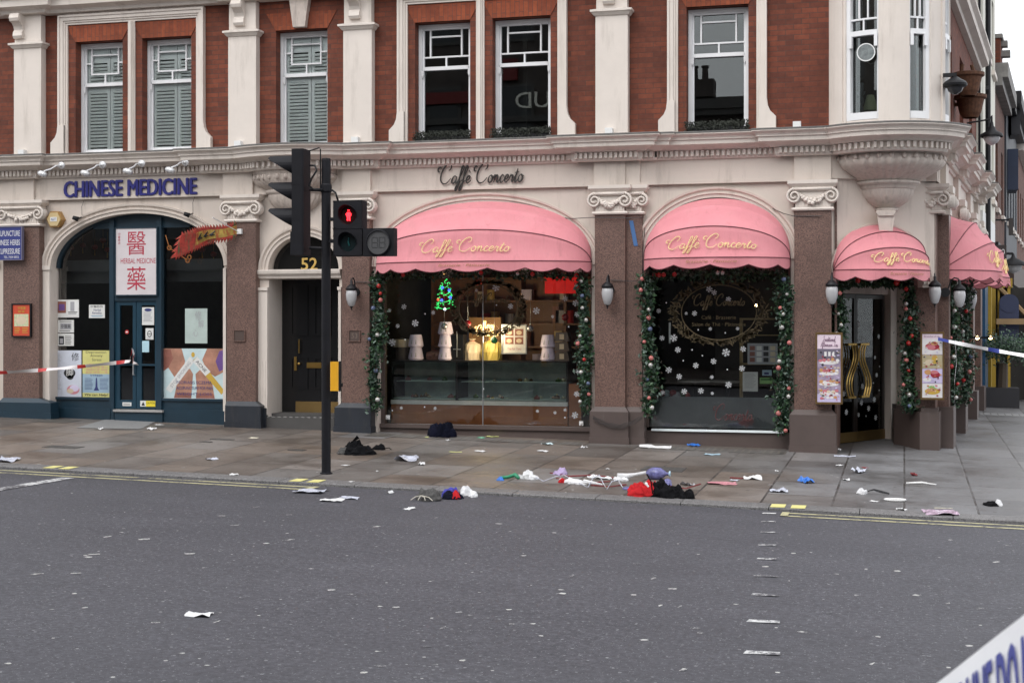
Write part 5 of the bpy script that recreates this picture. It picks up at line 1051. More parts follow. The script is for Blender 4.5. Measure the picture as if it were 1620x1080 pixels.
for a, b_, lb, k in (((1184, 544), (1229, 575), 'framed sheet of small photographs in the cafe window rack', 0), ((1175, 588), (1199, 619), 'white paper sheet taped inside the narrower cafe window', 1), ((1206, 585), (1221, 594), 'small pale blue card above the green one in cafe window', 2), ((1202, 597), (1222, 607), 'small bright green card in the narrower cafe window', 3), ((1086, 648), (1110, 674), 'pale green framed card at the foot of the narrower cafe window', 4)):
    d, R_, T_, E_, L_, Q_, _, U = board('notice', lb, 'notice', rect(a, b_, 21.3), 21.3, [greyp, pale, bluep, greenp, M('pale_mint_card', (.45, .55, .50), .6)][k], th=.01, frame=None if k in (1, 2, 3) else steel, group='cards and notices in the cafe window', fr=.01)
    if k == 0:
        for i in range(12): R_(.05+.24*(i % 4), .08+.3*(i//4), .05+.24*(i % 4)+.18, .08+.3*(i//4)+.22, [skin2, cream_p, ink, pale][(i*7) % 4])
    if k == 1: L_(.12, .88, [.9-.06*i for i in range(13)], greyp, .02)
    if k == 2: R_(.2, .2, .7, .6, navy)
    if k == 3: R_(.1, .55, .9, .85, M('dark_green_print', (.05, .18, .04), .5))
    d()
m_ = MB(); rs = random.Random(3); c_ = P(1058, 660, 21.6)
for i in range(26): m_.m(rs.choice([greyp, M('ribbon_red', (.3, .04, .04), .5), palebl, M('moss', (.05, .09, .05), .7)])); m_.ball((c_.x+rs.uniform(-.22, .25), 21.6+rs.uniform(0, .25), .25+rs.uniform(0, .42)), rs.uniform(.04, .08), 8)
tag(obj('ornament_heap', m_, None, smooth=True), 'heap of pale wrapped ornaments low at the left of the narrower cafe window', 'ornaments')
m_ = MB(); m_.m(white_m); m_.box(PX(1058, 21.4), PX(1061, 21.4), 21.4, 21.42, P(1060, 543, 21.4).z, P(1060, 510, 21.4).z); tag(obj('white_tag', m_, None), 'thin white strip hanging in the narrower cafe window', 'tag')
for px, py, lb in ((1196, 483, 'tiny warm lamp glowing right in the narrower cafe window'),):
    m_ = MB(); m_.ball(P(px, py, 21.9), .022, 8); tag(obj('glow_lamp', m_, M('warm_lamp_glow', (1, .7, .35), .4, var=0, emit=9)), lb, 'lamp')
# table silhouettes and a chair back inside window 2
for i, (px, lb) in enumerate(((1100, 'small round cafe table inside, left behind the wreath emblem'), (1150, 'small round cafe table inside, right behind the wreath emblem'))):
    x = PX(px, 22.4); t_ = thing('cafe_table', (x, 22.4, .06), lb, 'table', 'cafe tables behind the window'); m_ = MB(); m_.cyl((x, 22.4, .78), .28, .03, 20); obj('tabletop', m_, M('pale_marble', (.35, .33, .31), .3), t_); m_ = MB(); m_.cyl((x, 22.4, .06), .18, .02); m_.cyl((x, 22.4, .08), .03, .70); obj('pedestal', m_, black_mat, t_)
# ---- corner door ------------------------------------------------------
def dq(px, py=HY):   # pixel -> (s,z) on the door plane
    d_ = ray(px, py); n_ = Vector((door_d.y, -door_d.x)); t = (D0.dot(n_))/(Vector((d_.x, d_.y)).dot(n_)); w_ = Vector((d_.x, d_.y))*t; return (w_-D0).dot(door_d), CH+d_.z*t
s0, s1 = dq(1316)[0], dq(1399)[0]; sm_ = dq(1354)[0]; ztp = 2.12; zbt = -.10
dm = MB(drT)
for l, r in ((s0, s0+.05), (sm_-.05, sm_-.004), (sm_+.004, sm_+.05), (s1-.05, s1)): dm.box(l, r, .0, .045, zbt, ztp)
for l, r in ((s0+.05, sm_-.05), (sm_+.05, s1-.05)): dm.box(l, r, .001, .045, ztp-.06, ztp); dm.box(l, r, .001, .045, zbt, zbt+.02)
cdr = obj('cafe_door', dm, M('dark_door_frame', (.02, .015, .013), .35), B1)
m_ = MB(drT)
for l, r in ((s0+.05, sm_-.05), (sm_+.05, s1-.05)): m_.box(l, r, .02, .026, zbt+.02, ztp-.06)
obj('pane', m_, glass, cdr)
m_ = MB(drT)
for l, r in ((s0, sm_-.006), (sm_+.006, s1)): m_.box(l, r, -.012, .0, zbt, zbt+.15)
obj('kick_plate', m_, M('tarnished_brass', (.30, .20, .08), .4, metal=.8), cdr)
m_ = MB(drT)
for sg in (-1, 1):
    for off in (.0, .07, .14):
        z0_, z1_ = P(1353, 628, 22.6).z, P(1353, 545, 22.6).z; pts = []
        for i in range(17):
            v = i/16; bow = -.07*math.sin(2*PI*v*.95)-.03; pts.append((sm_+sg*(.10+off-bow*1.2-.05*v), -.05, z0_+(z1_-z0_)*v))
        m_.tube(pts, .013, 7)
    m_.box(sm_+sg*.06, sm_+sg*.30, -.055, -.0, z1_-.01, z1_+.02); m_.box(sm_+sg*.08, sm_+sg*.30, -.055, -.0, z0_-.01, z0_+.02)
obj('handle', m_, brass, cdr)
m_ = MB(drT); rs = random.Random(8); zf = P(1360, 630, 22.6).z
for l, r in ((s0+.05, sm_-.05), (sm_+.05, s1-.05)): m_.box(l, r, .027, .03, zbt+.15, zf)
obj('frosted_band', m_, M('frosted_film_pattern', (.10, .125, .13), .4, var=.45, scale=11), cdr)
for x, y, r in ((440, 65, .06), (540, 93, .06), (348, 152, .06), (596, 158, .04), (468, 180, .03), (567, 320, .035), (420, 380, .08), (580, 457, .04), (505, 480, .035), (470, 545, .05), (325, 600, .05), (562, 647, .05), (463, 670, .05), (518, 715, .05), (345, 745, .05), (440, 765, .04), (258, 762, .05), (573, 787, .05), (498, 775, .02), (600, 575, .02), (555, 518, .02), (603, 390, .02), (520, 218, .02)):
    s_, z_ = dq(1270+x/4.908, 500+y/4.908); flake(cdr, (s_, .016, z_), r*.85, T=drT)
m_ = MB(drT); s_, z_ = dq(1379, 482); m_.box(s_-.09, s_+.09, .3, .34, z_-.04, z_+.05); m_.m(white_m); m_.m(M('exit_sign_green', (.02, .30, .10), .4, var=0, emit=.6)); m_.box(s_-.09, s_+.09, .29, .30, z_-.04, z_+.05); tag(obj('exit_sign', m_, None), 'small lit green exit sign inside above the corner door', 'sign')
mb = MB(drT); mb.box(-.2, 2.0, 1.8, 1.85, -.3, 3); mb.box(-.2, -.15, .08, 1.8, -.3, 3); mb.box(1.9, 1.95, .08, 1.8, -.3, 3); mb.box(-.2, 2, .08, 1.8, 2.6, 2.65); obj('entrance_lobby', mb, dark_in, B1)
# ---- next bay to the left, almost wholly out of frame -------------------
x0, x1, zs, b = BX['left']; mb = MB(); mb.box(x0, x1, YC-.06, YC+.1, -.2, .62); mb.trim(arcpts('left', .001), [(0, -.1), (0, .03), (-.05, .03), (-.05, -.1)], YC)
for k in range(1, 4): xm = x0+(x1-x0)*k/4; mb.box(xm-.03, xm+.03, YC-.03, YC+.05, .62, ztop('left', xm, .05))
lw_ = obj('end_shopfront', mb, M('grey_shop_paint', (.12, .12, .12), .5), B1); pane('left', .62, YC, lw_)
mb = MB(); mb.box(-20.5, -14.6, 23.5, 23.55, -.2, 3.6); mb.box(-20.5, -20.45, YG+.03, 23.5, -.2, 3.6); mb.box(-20.5, -14.6, YG+.03, 23.5, 3.55, 3.6); mb.box(-20.5, -14.6, YG+.06, 23.5, .05, .1); obj('end_room', mb, dark_in, B1)
mb = MB(); mb.box(-24, -20.2, YS, YS+.3, -.3, 3.73); obj('end_pier', mb, stucco, B1)
# ================================================================ AWNINGS
def awning_mat():
    m = bpy.data.materials.new('pink_awning_canvas'); t, N, L, B = nodes(m); tc = N.new('ShaderNodeTexCoord')
    f = noi(N, L, tc.outputs['Object'], 2.2, 8, .7); f2 = noi(N, L, tc.outputs['Object'], 160, 2)
    c = ramp(N, L, f, [(.3, (.74, .275, .31)), (.55, (.80, .315, .35)), (.8, (.84, .36, .385))])
    mp = N.new('ShaderNodeMapping'); mp.inputs['Scale'].default_value = (9, 9, .8); L.new(tc.outputs['Object'], mp.inputs[0]); f3 = noi(N, L, mp.outputs[0], 1.0, 5, .7)
    c = mixc(N, L, ramp(N, L, f3, [(.55, (0, 0, 0)), (.85, (.45, .45, .45))]), c, (.40, .14, .15))
    f6 = noi(N, L, tc.outputs['Object'], 4.5, 9, .75); c = mixc(N, L, ramp(N, L, f6, [(.52, (0, 0, 0)), (.72, (.35, .35, .35))]), c, (.55, .24, .24))
    L.new(c, B.inputs['Base Color']); B.inputs['Roughness'].default_value = .85
    tl = N.new('ShaderNodeBsdfTranslucent'); L.new(c, tl.inputs[0]); ms = N.new('ShaderNodeMixShader'); ms.inputs[0].default_value = .2; L.new(B.outputs[0], ms.inputs[1]); L.new(tl.outputs[0], ms.inputs[2]); L.new(ms.outputs[0], N['Material Output'].inputs[0])
    ge = N.new('ShaderNodeNewGeometry'); h = math_n(N, L, 'ADD', math_n(N, L, 'MULTIPLY', f3, 1.0), math_n(N, L, 'MULTIPLY', f2, .1)); bp = N.new('ShaderNodeBump'); bp.inputs['Strength'].default_value = .35; bp.inputs['Distance'].default_value = .02; L.new(h, bp.inputs['Height']); L.new(bp.outputs[0], B.inputs['Normal'])
    return m
canvas = awning_mat(); seamm = M('dark_seam', (.16, .05, .06), .8); awgold = M('awning_gold_print', (.80, .64, .30), .7); awdull = M('awning_worn_print', (.40, .20, .10), .7)
def awning(T, loc, w_, h, proj, zh, label, phis=(0, 32, 60, 90), seams=(60, 90), text=(0, .5, .30), val=.15, grp='pink dome awnings', extra=()):
    """T maps local (x along wall, y negative outward, z) to world; hinge line at z=zh"""
    root = thing('awning', loc, label, 'awning', grp); a = w_/2; n = 44
    def S(th, ph, d=0):
        r = proj+(h-proj)*math.cos(ph)**2 if True else 1
        x = -a*math.cos(th); k = math.sin(th)**.80
        rr = h*math.cos(ph)*1.0, proj*math.sin(ph)
        return Vector((x*(1+d*.2), -(k*rr[1]+d), zh+k*rr[0]+d*.6*math.cos(ph)))
    m_ = MB(T); ph = [R(p) for p in phis]; rows = []
    for i in range(len(ph)-1):
        for j in range(6): rows.append((ph[i], ph[i+1], j/6))
    rows.append((ph[-2], ph[-1], 1))
    vs = []; 
    for p0, p1, t in rows:
        for i in range(n+1):
            th = PI*i/n; v = S(th, p0).lerp(S(th, p1), t); sg = math.sin(PI*t)*math.sin(th); v = v+Vector((0, .022*sg, -.018*sg+.006*sg*math.sin(th*17+p0*5))); vs.append(v)
    m_.add(vs, [(r*(n+1)+i, r*(n+1)+i+1, (r+1)*(n+1)+i+1, (r+1)*(n+1)+i) for r in range(len(rows)-1) for i in range(n)])
    obj('canopy', m_, canvas, root, smooth=False)
    for q in root.children: q.data.polygons.foreach_set('use_smooth', [True]*len(q.data.polygons))
    # scalloped valance
    m_ = MB(T); ns = max(5, int(round((w_+proj)*2.1))); nn = ns*12; vs = []
    for i in range(nn+1):
        th = PI*i/nn; v = S(th, ph[-1]); sc_ = abs(math.sin(PI*ns*i/nn)); dz = val-.05+.055*sc_
        for q in (0, .33, .66, 1): vs.append(v+Vector((.0, -.012*q*math.sin(9*th), -dz*q)))
    m_.add(vs, [(i*4+j, i*4+4+j, i*4+5+j, i*4+1+j) for i in range(nn) for j in range(3)]); obj('valance', m_, canvas, root, smooth=True)
    m_ = MB(T); m_.tube([vs[i*4+3] for i in range(nn+1)], .006, 5)
    for s_ in seams: m_.tube([S(PI*i/n, R(s_), .004) for i in range(n+1)], .007, 5)
    for th0, p0, p1 in extra: m_.tube([S(PI*th0, R(p0)).lerp(S(PI*th0, R(p1)), i/6)+Vector((0, -.004, .003)) for i in range(7)], .005, 4)
    obj('piping', m_, seamm, root)
    # frame hoops underneath
    m_ = MB(T)
    for s_ in (30, 60, 88): m_.tube([S(PI*i/n, R(s_), -.06) for i in range(1, n)], .012, 6)
    obj('frame', m_, steel, root)
    x0, wt, v0 = text; pa, pb = ph[-2], ph[-1]
    def surf(x, v):                # v in 0..1 from bottom hoop to the mid hoop
        th = math.acos(max(-1, min(1, -x/a))); p = S(th, pb).lerp(S(th, pa), v); return T(p+Vector((0, -.008, .004))) if T else p+Vector((0, -.008, .004))
    m_ = MB(); script(m_, 'CaffE Concerto', surf, x0-wt/2, v0, wt, .44, .0062, closef=3); obj('gold_script', m_, awgold, root)
    m_ = MB(); vs_, fs_ = tgeo('Brasserie · Pâtisserie', 0, .3, 0, 1); bx0 = min(v[0] for v in vs_); bx1 = max(v[0] for v in vs_)
    def vf(x, z):
        th = math.acos(max(-1, min(1, -x/a))); p = S(th, pb); p = p+Vector((0, -.016, z)); return T(p) if T else p
    sw = wt*.55/(bx1-bx0); m_.add([vf(x0-.02+(v[0]-bx0)*sw-wt*.25, -.075+v[1]*.055) for v in vs_], fs_); obj('valance_print', m_, awdull, root)
    return root
def frontT(xc, Y): return lambda v: Vector((v.x+xc, v.y+Y, v.z))
for (p0, p1, zh, h, pr, tx, wt, lb) in ((598, 935, 2.585, .93, .80, .02, 1.42, 'widest pink dome awning, over the cake display window'), (1020, 1250, 2.60, .88, .78, .0, 1.30, 'pink dome awning over the narrower window with the oval emblem')):
    a, b = PX(p0, 20.95), PX(p1, 20.95); xc = (a+b)/2
    awning(frontT(xc, 21.0), (xc, 21.0, zh), b-a, h, pr, zh, lb, text=(tx-(.10 if p0 < 700 else 0), wt, .30))
ang = math.atan2(d_.y if False else (F_-A_).y, (F_-A_).x)
m0 = A_.lerp(F_, .44); cdv = (F_-A_).normalized()
cT3 = lambda v: Vector((m0.x+cdv.x*v.x-cdv.y*v.y+.0, m0.y+cdv.y*v.x+cdv.x*v.y, v.z))
awning(cT3, (m0.x, m0.y, 2.42), 1.46, .66, .56, 2.43, 'small pink dome awning over the corner doorway under the round oriel', text=(.12, 1.05, .35), phis=(0, 35, 62, 90), seams=(35, 62, 90))
for s_c, w_, lb in ((1.70, 2.35, 'first pink dome awning round the corner on the side street'), (4.65, 2.3, 'farther pink dome awning on the side street')):
    awning(lambda v, s_c=s_c: side(s_c+v.x, -v.y, v.z), tuple(side(s_c, 0, 2.5)), w_, .90, .80, 2.47, lb, seams=(32, 60, 90), text=(0, 1.4, .3))
# ================================================================ WALL LAMPS
opal = M('frosted_lamp_glass', (.42, .42, .43), .35, var=.1, scale=5)
def wall_lamp(c, Y, label, out=(0, -1)):
    """c: globe centre"""
    root = thing('wall_lamp', (c.x, c.y, c.z-.18), label, 'wall lamp', 'egg shaped wall lamps on the cafe pilasters'); ox, oy = out
    m_ = MB(); m_.lathe([(.012, -.16), (.05, -.13), (.078, -.04), (.085, .03), (.078, .085), (.06, .10)], c, 20); obj('globe', m_, opal, root, smooth=True)
    m_ = MB(); m_.lathe([(.06, .095), (.088, .10), (.085, .13), (.05, .17), (.02, .19), (.02, .24), (.001, .26)], c, 18); obj('cap', m_, black_mat, root, smooth=True); m_ = MB(); m_.lathe([(.001, -.21), (.012, -.19), (.008, -.175), (.022, -.16), (.03, -.14)], c, 12); obj('finial', m_, black_mat, root, smooth=True)
    m_ = MB(); dd_ = Vector((-ox, -oy, 0)); pts = [c+Vector((0, 0, .22)), c+Vector((0, 0, .27))+dd_*.02, c+Vector((0, 0, .285))+dd_*.07, c+Vector((0, 0, .25))+dd_*.12, c+Vector((0, 0, .15))+dd_*.15, c+Vector((0, 0, .08))+dd_*.18]
    m_.tube(catmull([tuple(p) for p in pts], 3) if False else pts, .011, 7); q = c+dd_*.20+Vector((0, 0, .07)); m_.lathe([(.001, -.0), (.07, 0), (.07, .02), (.03, .04)], q-Vector((0, .04, 0)), 16, axis='y'); obj('bracket', m_, black_mat, root)
    return root
for px, py, lb in ((556, 469, 'egg shaped wall lamp on the granite pilaster right of the black door'), (961, 466, 'egg shaped wall lamp on the double pilaster between the two wide awnings'), (1316, 464, 'egg shaped wall lamp at the left of the corner doorway')):
    Y = YP-.20; wall_lamp(P(px, py, Y), YP, lb)
wall_lamp(P(1479, 464, 21.72), 21.9, 'egg shaped wall lamp on the corner pier above the menu board')
wall_lamp(P(1518, 470, 22.25), 22, 'egg shaped wall lamp just round the corner, nearer of two', out=(1, -.1)); wall_lamp(P(1537, 474, 24.9), 24.8, 'egg shaped wall lamp farther down the side street wall', out=(1, -.1))
# ================================================================ GARLANDS
leafm = [M('dark_pine_leaf', (.018, .045, .026), .5, var=.4, scale=14), M('fresh_green_leaf', (.035, .085, .035), .45, var=.4, scale=14), M('frosted_leaf', (.13, .18, .15), .6, var=.4, scale=14), M('brown_twig', (.05, .035, .022), .7)]
bred = M('shiny_red_bauble', (.42, .02, .02), .15, var=.1); bpink = M('shiny_pink_bauble', (.50, .16, .15), .15, var=.1); bsil = M('satin_silver_bauble', (.50, .49, .47), .25, metal=.4, var=.1); bblue = M('dusky_blue_bauble', (.10, .13, .22), .2)
def garland(label, pts, width, n, balls, seed, depth=.10):
    rs = random.Random(seed); pts = [Vector(p) for p in pts]
    root = thing('christmas_garland', tuple(pts[-1]), label, 'garland', 'decorated christmas garlands around the cafe fronts')
    m_ = MB(); segs = [(pts[i], pts[i+1], (pts[i+1]-pts[i]).length) for i in range(len(pts)-1)]; tot = sum(s[2] for s in segs)
    def at(u):
        u *= tot
        for a, b, l in segs:
            if u <= l: return a.lerp(b, u/l)
            u -= l
        return pts[-1]
    for i in range(int(n*1.5)):
        c = at(rs.random()); k = rs.random()
        wv = width*1.25*(.8+.3*math.sin(c.z*5+seed))
        c = c+Vector((rs.gauss(0, .42)*wv*.5, -abs(rs.gauss(0, depth))*.8, rs.gauss(0, .03)))
        m_.m(leafm[0] if k < .48 else leafm[1] if k < .84 else leafm[2] if k < .95 else leafm[3])
        l = rs.uniform(.04, .09); d_ = Vector((rs.gauss(0, .6), rs.gauss(-.3, .5), rs.gauss(-.15, .6))).normalized(); s_ = d_.cross(Vector((rs.gauss(0, 1), rs.gauss(0, 1), rs.gauss(0, 1)))).normalized()*l*.30
        up = d_.cross(s_).normalized()*l*.12
        m_.add([c, c+d_*l*.45+s_+up, c+d_*l, c+d_*l*.45-s_+up], [(0, 1, 2), (0, 2, 3)])
    obj('foliage', m_, None, root)
    for u, dx, r, mt in balls:
        c = at(u)+Vector((dx, -depth-.07, 0)); b_ = MB(); b_.m(mt); b_.smooth = True; b_.ball(c, r, 14); b_.smooth = False; b_.m(brass); b_.tube([c+Vector((0, 0, r*.95)), c+Vector((0, 0, r*1.2))], r*.22, 6); obj('bauble', b_, None, root)
    return root
def mixb(n, seed, w_=.08):
    rs = random.Random(seed); return [((i+.5+rs.uniform(-.4, .4))/n, rs.uniform(-w_, w_), rs.uniform(.026, .038), rs.choice([bred, bpink, bpink, bsil, bsil, bsil, bblue])) for i in range(n)]
def col(px0, y0, px1, y1, Y): return P(px0, y0, Y), P(px1, y1, Y)
a, b = col(600, 440, 597, 645, 21.0)
garland('leafy garland hanging left of the cake display window', [a+Vector((.12, 0, .05)), a, P(603, 520, 21), P(592, 590, 21), b], .26, 1500, [(.12, .05, .035, bred), (.22, .07, .035, bpink), (.5, -.1, .03, bblue)]+mixb(5, 2), 1)
garland('leafy garland right of the cake display window, left of the double pilaster', [P(922, 440, 21), P(926, 520, 21), P(928, 650, 21)], .20, 1300, mixb(11, 3), 2)
garland('leafy garland right of the double pilaster, left of the emblem window', [P(1026, 436, 21), P(1024, 520, 21), P(1032, 590, 21), P(1027, 652, 21)], .22, 1400, mixb(11, 4), 3)
garland('leafy garland on the right side of the emblem window', [P(1236, 430, 21), P(1243, 520, 21), P(1242, 600, 21), P(1237, 682, 21)], .22, 1500, mixb(12, 5), 4)
garland('short leafy garland left of the corner door', [P(1324, 452, 21.2), P(1329, 490, 21.2), P(1328, 535, 21.2)], .16, 600, mixb(5, 6, .05), 5, .06)
garland('leafy garland right of the corner door beside the menu board', [P(1440, 452, 22.05), P(1441, 520, 22.0), P(1436, 590, 22.0), P(1440, 648, 22.0)], .24, 1400, mixb(12, 7), 6)
garland('leafy garland draped over the top of the corner doorway', [P(1330, 450, 21.4), P(1360, 444, 21.7), P(1400, 446, 22.0), P(1438, 450, 22.1)], .12, 900, [(.3, 0, .04, bred), (.5, 0, .03, bsil), (.85, 0, .045, bred)], 7, .06)
garland('leafy garland on the first side street pilaster behind the corner pier', [side(.85, .12, 2.35), side(.9, .15, 1.4), side(.85, .15, .45)], .22, 1000, mixb(9, 8), 8)
garland('leafy garland farther down the side street wall', [side(2.75, .18, 2.35), side(2.75, .2, 1.4), side(2.8, .2, .4)], .26, 1000, mixb(9, 9), 9)
for q, (a_, b_, lb) in enumerate(((606, 925, 'thin leafy garland along the top of the cake display window'), (1030, 1240, 'thin leafy garland along the top of the emblem window'))):
    garland(lb, [P(a_, 436, 21.1), P((a_+b_)/2, 432, 21.1), P(b_, 436, 21.1)], .1, 600, [(random.random(), 0, .035, bred) for i in range(4)]+[(random.random(), -.0, .03, bsil) for i in range(2)], 20+q, .05)
# ================================================================ MENU BOARDS
m_gold = M('bronze_frame', (.16, .10, .04), .4, metal=.5)
def menu(box, Y, depth, label, kind):
    x0, z0, x1, z1 = box; root = thing('menu_case', ((x0+x1)/2, Y, z0), label, 'menu case', 'tall framed menu cases by the corner door')
    m_ = MB(); m_.box(x0-.025, x1+.025, Y, Y+depth, z0-.03, z1+.03); obj('case', m_, m_gold, root)
    m_ = MB(); 
    for q in ((x0-.025, x1+.025, z1, z1+.03), (x0-.025, x1+.025, z0-.03, z0), (x0-.025, x0, z0, z1), (x1, x1+.025, z0, z1)): m_.box(q[0], q[1], Y-.015, Y-.001, q[2], q[3])
    obj('frame', m_, m_gold, root)
    d, R_, T_, E_, L_, Q_, mm, U = board('poster', None, None, (x0, z0, x1, z1), Y-.004, M('lilac_photo_backdrop', (.30, .24, .33), .5, var=.5, scale=6), parent=root, th=.004)
    rs = random.Random(kind+4); W = M('porcelain_print', (.68, .66, .66), .4); pinkm = M('macaron_pink', (.50, .16, .19), .5); toast = M('pastry_tan', (.50, .26, .11), .5); darkr = M('berry_red', (.30, .02, .04), .4)
    if kind == 0:
        R_(0, .79, 1, 1, M('pale_pink_paper', (.68, .56, .63), .5)); mm.m(M('mauve_writing', (.28, .18, .25), .5))
        fr_ = lambda x, z: Vector((x, Y-.012, z)); a = U(.22, .90); b_ = U(.78, .97); script(mm, 'Traditional', fr_, a[0], a[1], b_[0]-a[0], .085, .003, n=4); a = U(.12, .82); b_ = U(.9, .9); script(mm, 'Afternoon Tea', fr_, a[0], a[1], b_[0]-a[0], .085, .003, n=4)
        R_(0, .0, 1, .12, M('lilac_cloth_print', (.52, .46, .66), .5), .0012); R_(.02, .60, .98, .785, M('dark_window_print', (.14, .12, .16), .5), .0012)
        for yy, n_ in ((.62, 5), (.46, 6), (.30, 6), (.16, 5)):
            E_(.5, yy-.035, .42, .03, W, .002)
            for i in range(n_): E_(.15+.7*i/(n_-1)+rs.uniform(-.03, .03), yy+rs.uniform(-.01, .015), rs.uniform(.07, .11), rs.uniform(.018, .03), rs.choice([pinkm, toast, toast, cream_p, darkr, W]), .0025+i*.0002)
        for u in (.35, .52, .68): R_(u-.05, .68, u+.05, .745, W, .003)
        for i in range(8): E_(rs.uniform(.1, .9), rs.uniform(.05, .13), .08, .02, rs.choice([W, toast, pinkm]), .004+i*.0002)
    else:
        R_(0, .92, 1, 1, M('pale_pink_paper', (.68, .56, .63), .5)); T_('Breakfast all day', .1, .94, .9, .975, M('mauve_writing', (.28, .18, .25), .5), lift=.003)
        R_(0, .68, 1, .92, W, .0012); R_(0, .46, 1, .67, M('tea_room_print', (.42, .36, .22), .5), .0012); R_(0, 0, 1, .22, W, .0013); R_(0, .23, 1, .45, M('lilac_cloth_print', (.52, .46, .66), .5), .0012)
        for i, (u, v, a, b_, mt) in enumerate(((.5, .80, .36, .055, darkr), (.42, .79, .24, .04, pinkm), (.6, .85, .18, .03, toast), (.35, .55, .22, .05, cream_p), (.62, .60, .15, .07, ochre), (.3, .40, .2, .04, toast), (.65, .36, .24, .05, darkr), (.6, .40, .2, .03, pinkm), (.25, .28, .22, .03, W), (.5, .10, .38, .05, ochre), (.5, .15, .2, .04, greenp), (.45, .12, .25, .03, toast), (.75, .18, .15, .03, W))): E_(u, v, a, b_, mt, .002+i*.0003)
    for i in range(70):
        v = rs.uniform(.03, .76 if kind == 0 else .9); E_(rs.uniform(.06, .94), v, rs.uniform(.02, .07), rs.uniform(.005, .014), rs.choice([W, pinkm, toast, darkr, cream_p, ink, M('lilac_cloth_print', (.52, .46, .66), .5)]), .0065+i*.00012, 7, rot=rs.uniform(-.3, .3))
    d()
Ym = YP-.14; menu(rect((1293, 529), (1330, 636), Ym), Ym, .13, 'tall menu case of cakes headed Afternoon Tea, left of the corner door', 0)
menu(rect((1459, 528), (1491, 629), 21.72), 21.72, .2, 'tall menu case of breakfast pictures on the corner pier', 1)
# ================================================================ SIGNS ON THE HERBAL SHOP SIDE
Ysn = YP-.06
d, R_, T_, E_, L_, Q_, mm, U = board('acupuncture_sign', 'dark blue ACUPUNCTURE sign board at the far left edge above a pilaster', 'sign', (PX(-6, Ysn), P(0, 411, Ysn).z, PX(37, Ysn), P(0, 360, Ysn).z), Ysn, M('sign_navy', (.035, .045, .19), .35), th=.05, frame=M('grey_sign_edge', (.16, .15, .22), .4), fr=.012)
for t_, v in (('ACUPUNCTURE', .72), ('CHINESE HERBS', .44), ('ACUPRESSURE', .17)): T_(t_, .04, v, .94, v+.17, white_m, bold=.0)
T_('TEL 7434 0052', .35, .04, .9, .11, white_m); d()
Yq = YP-.002
d, R_, T_, E_, L_, Q_, mm, U = board('red_menu_board', 'orange red framed picture board on the granite pilaster left of herb shop', 'board', rect((22, 482), (49, 531), Yq), Yq, M('orange_red_print', (.55, .07, .03), .4), th=.03, frame=black_mat, fr=.02)
T_('中醫藥', .3, .84, .75, .94, ochre); R_(.08, .30, .92, .70, M('pale_green_food', (.50, .52, .33), .5, var=.3, scale=30)); E_(.5, .5, .3, .14, cream_p, .003); T_('推拿', .3, .74, .7, .82, ochre)
for i in range(4): L_(.1, .45, [.24-.05*i], ochre, .018); L_(.55, .9, [.24-.05*i], ochre, .018)
d()
m_ = MB(); c = P(86, 347, YS-.1); m_.m(M('amber_alarm_plastic', (.36, .20, .06), .4)); hx = lambda r: [(c.x+r*math.cos(PI/3*i), c.z+r*math.sin(PI/3*i)) for i in range(6)]
m_.prism(hx(.15), c.y, YS); m_.m(M('cream_alarm_face', (.55, .42, .22), .4)); m_.prism(hx(.125), c.y-.02, c.y-.001); m_.m(white_m); m_.box(c.x-.06, c.x+.06, c.y-.026, c.y-.021, c.z-.035, c.z+.035); m_.m(navy); fit_text(m_, 'ADT', front(c.y-.026), c.x-.045, c.z-.02, c.x+.045, c.z+.02)
tag(obj('alarm_box', m_, None), 'amber six sided burglar alarm box on the stucco left of the herb arch', 'alarm box')
chrome = M('pale_chrome_lamp', (.62, .62, .63), .25, metal=.3)
for i, (bx_, by, hx_, hy) in enumerate(((98, 262, 66, 275), (163, 261, 134, 274), (225, 259, 201, 271), (294, 257, 268, 269))):
    Yb = 20.68; b_ = P(bx_, by, Yb); root = thing('swan_neck_lamp', tuple(b_), ['leftmost', 'second from left', 'third from left', 'rightmost'][i]+' of the white swan neck lamps over the blue CHINESE MEDICINE letters', 'sign lamp', 'white swan neck lamps over the blue letters')
    m_ = MB(); m_.lathe([(.001, -.03), (.055, -.03), (.06, 0), (.001, .01)], b_, 18, axis='y'); m_.lathe([(.001, -.05), (.028, -.04), (.028, -.03)], b_, 12, axis='y'); obj('wall_rose', m_, chrome, root, smooth=True)
    h = P(hx_, hy, Yb-.28); m_ = MB(); m_.tube([b_, b_+Vector((-.05, -.10, -.015)), b_.lerp(h, .5)+Vector((0, -.02, .01)), h+Vector((.05, .03, .05)), h+Vector((.01, .01, .03))], .013, 8); obj('arm', m_, chrome, root, smooth=True)
    m_ = MB(); q = [h+Vector((-.05, -.03, .045))*k for k in (1, .4, -.3, -.9)]; m_.tube([h+Vector((-.06, 0, .02)), h+Vector((-.02, 0, .01)), h+Vector((.03, 0, -.01)), h+Vector((.075, 0, -.03))], [.03, .045, .048, .038], 12); obj('head', m_, chrome, root, smooth=True)
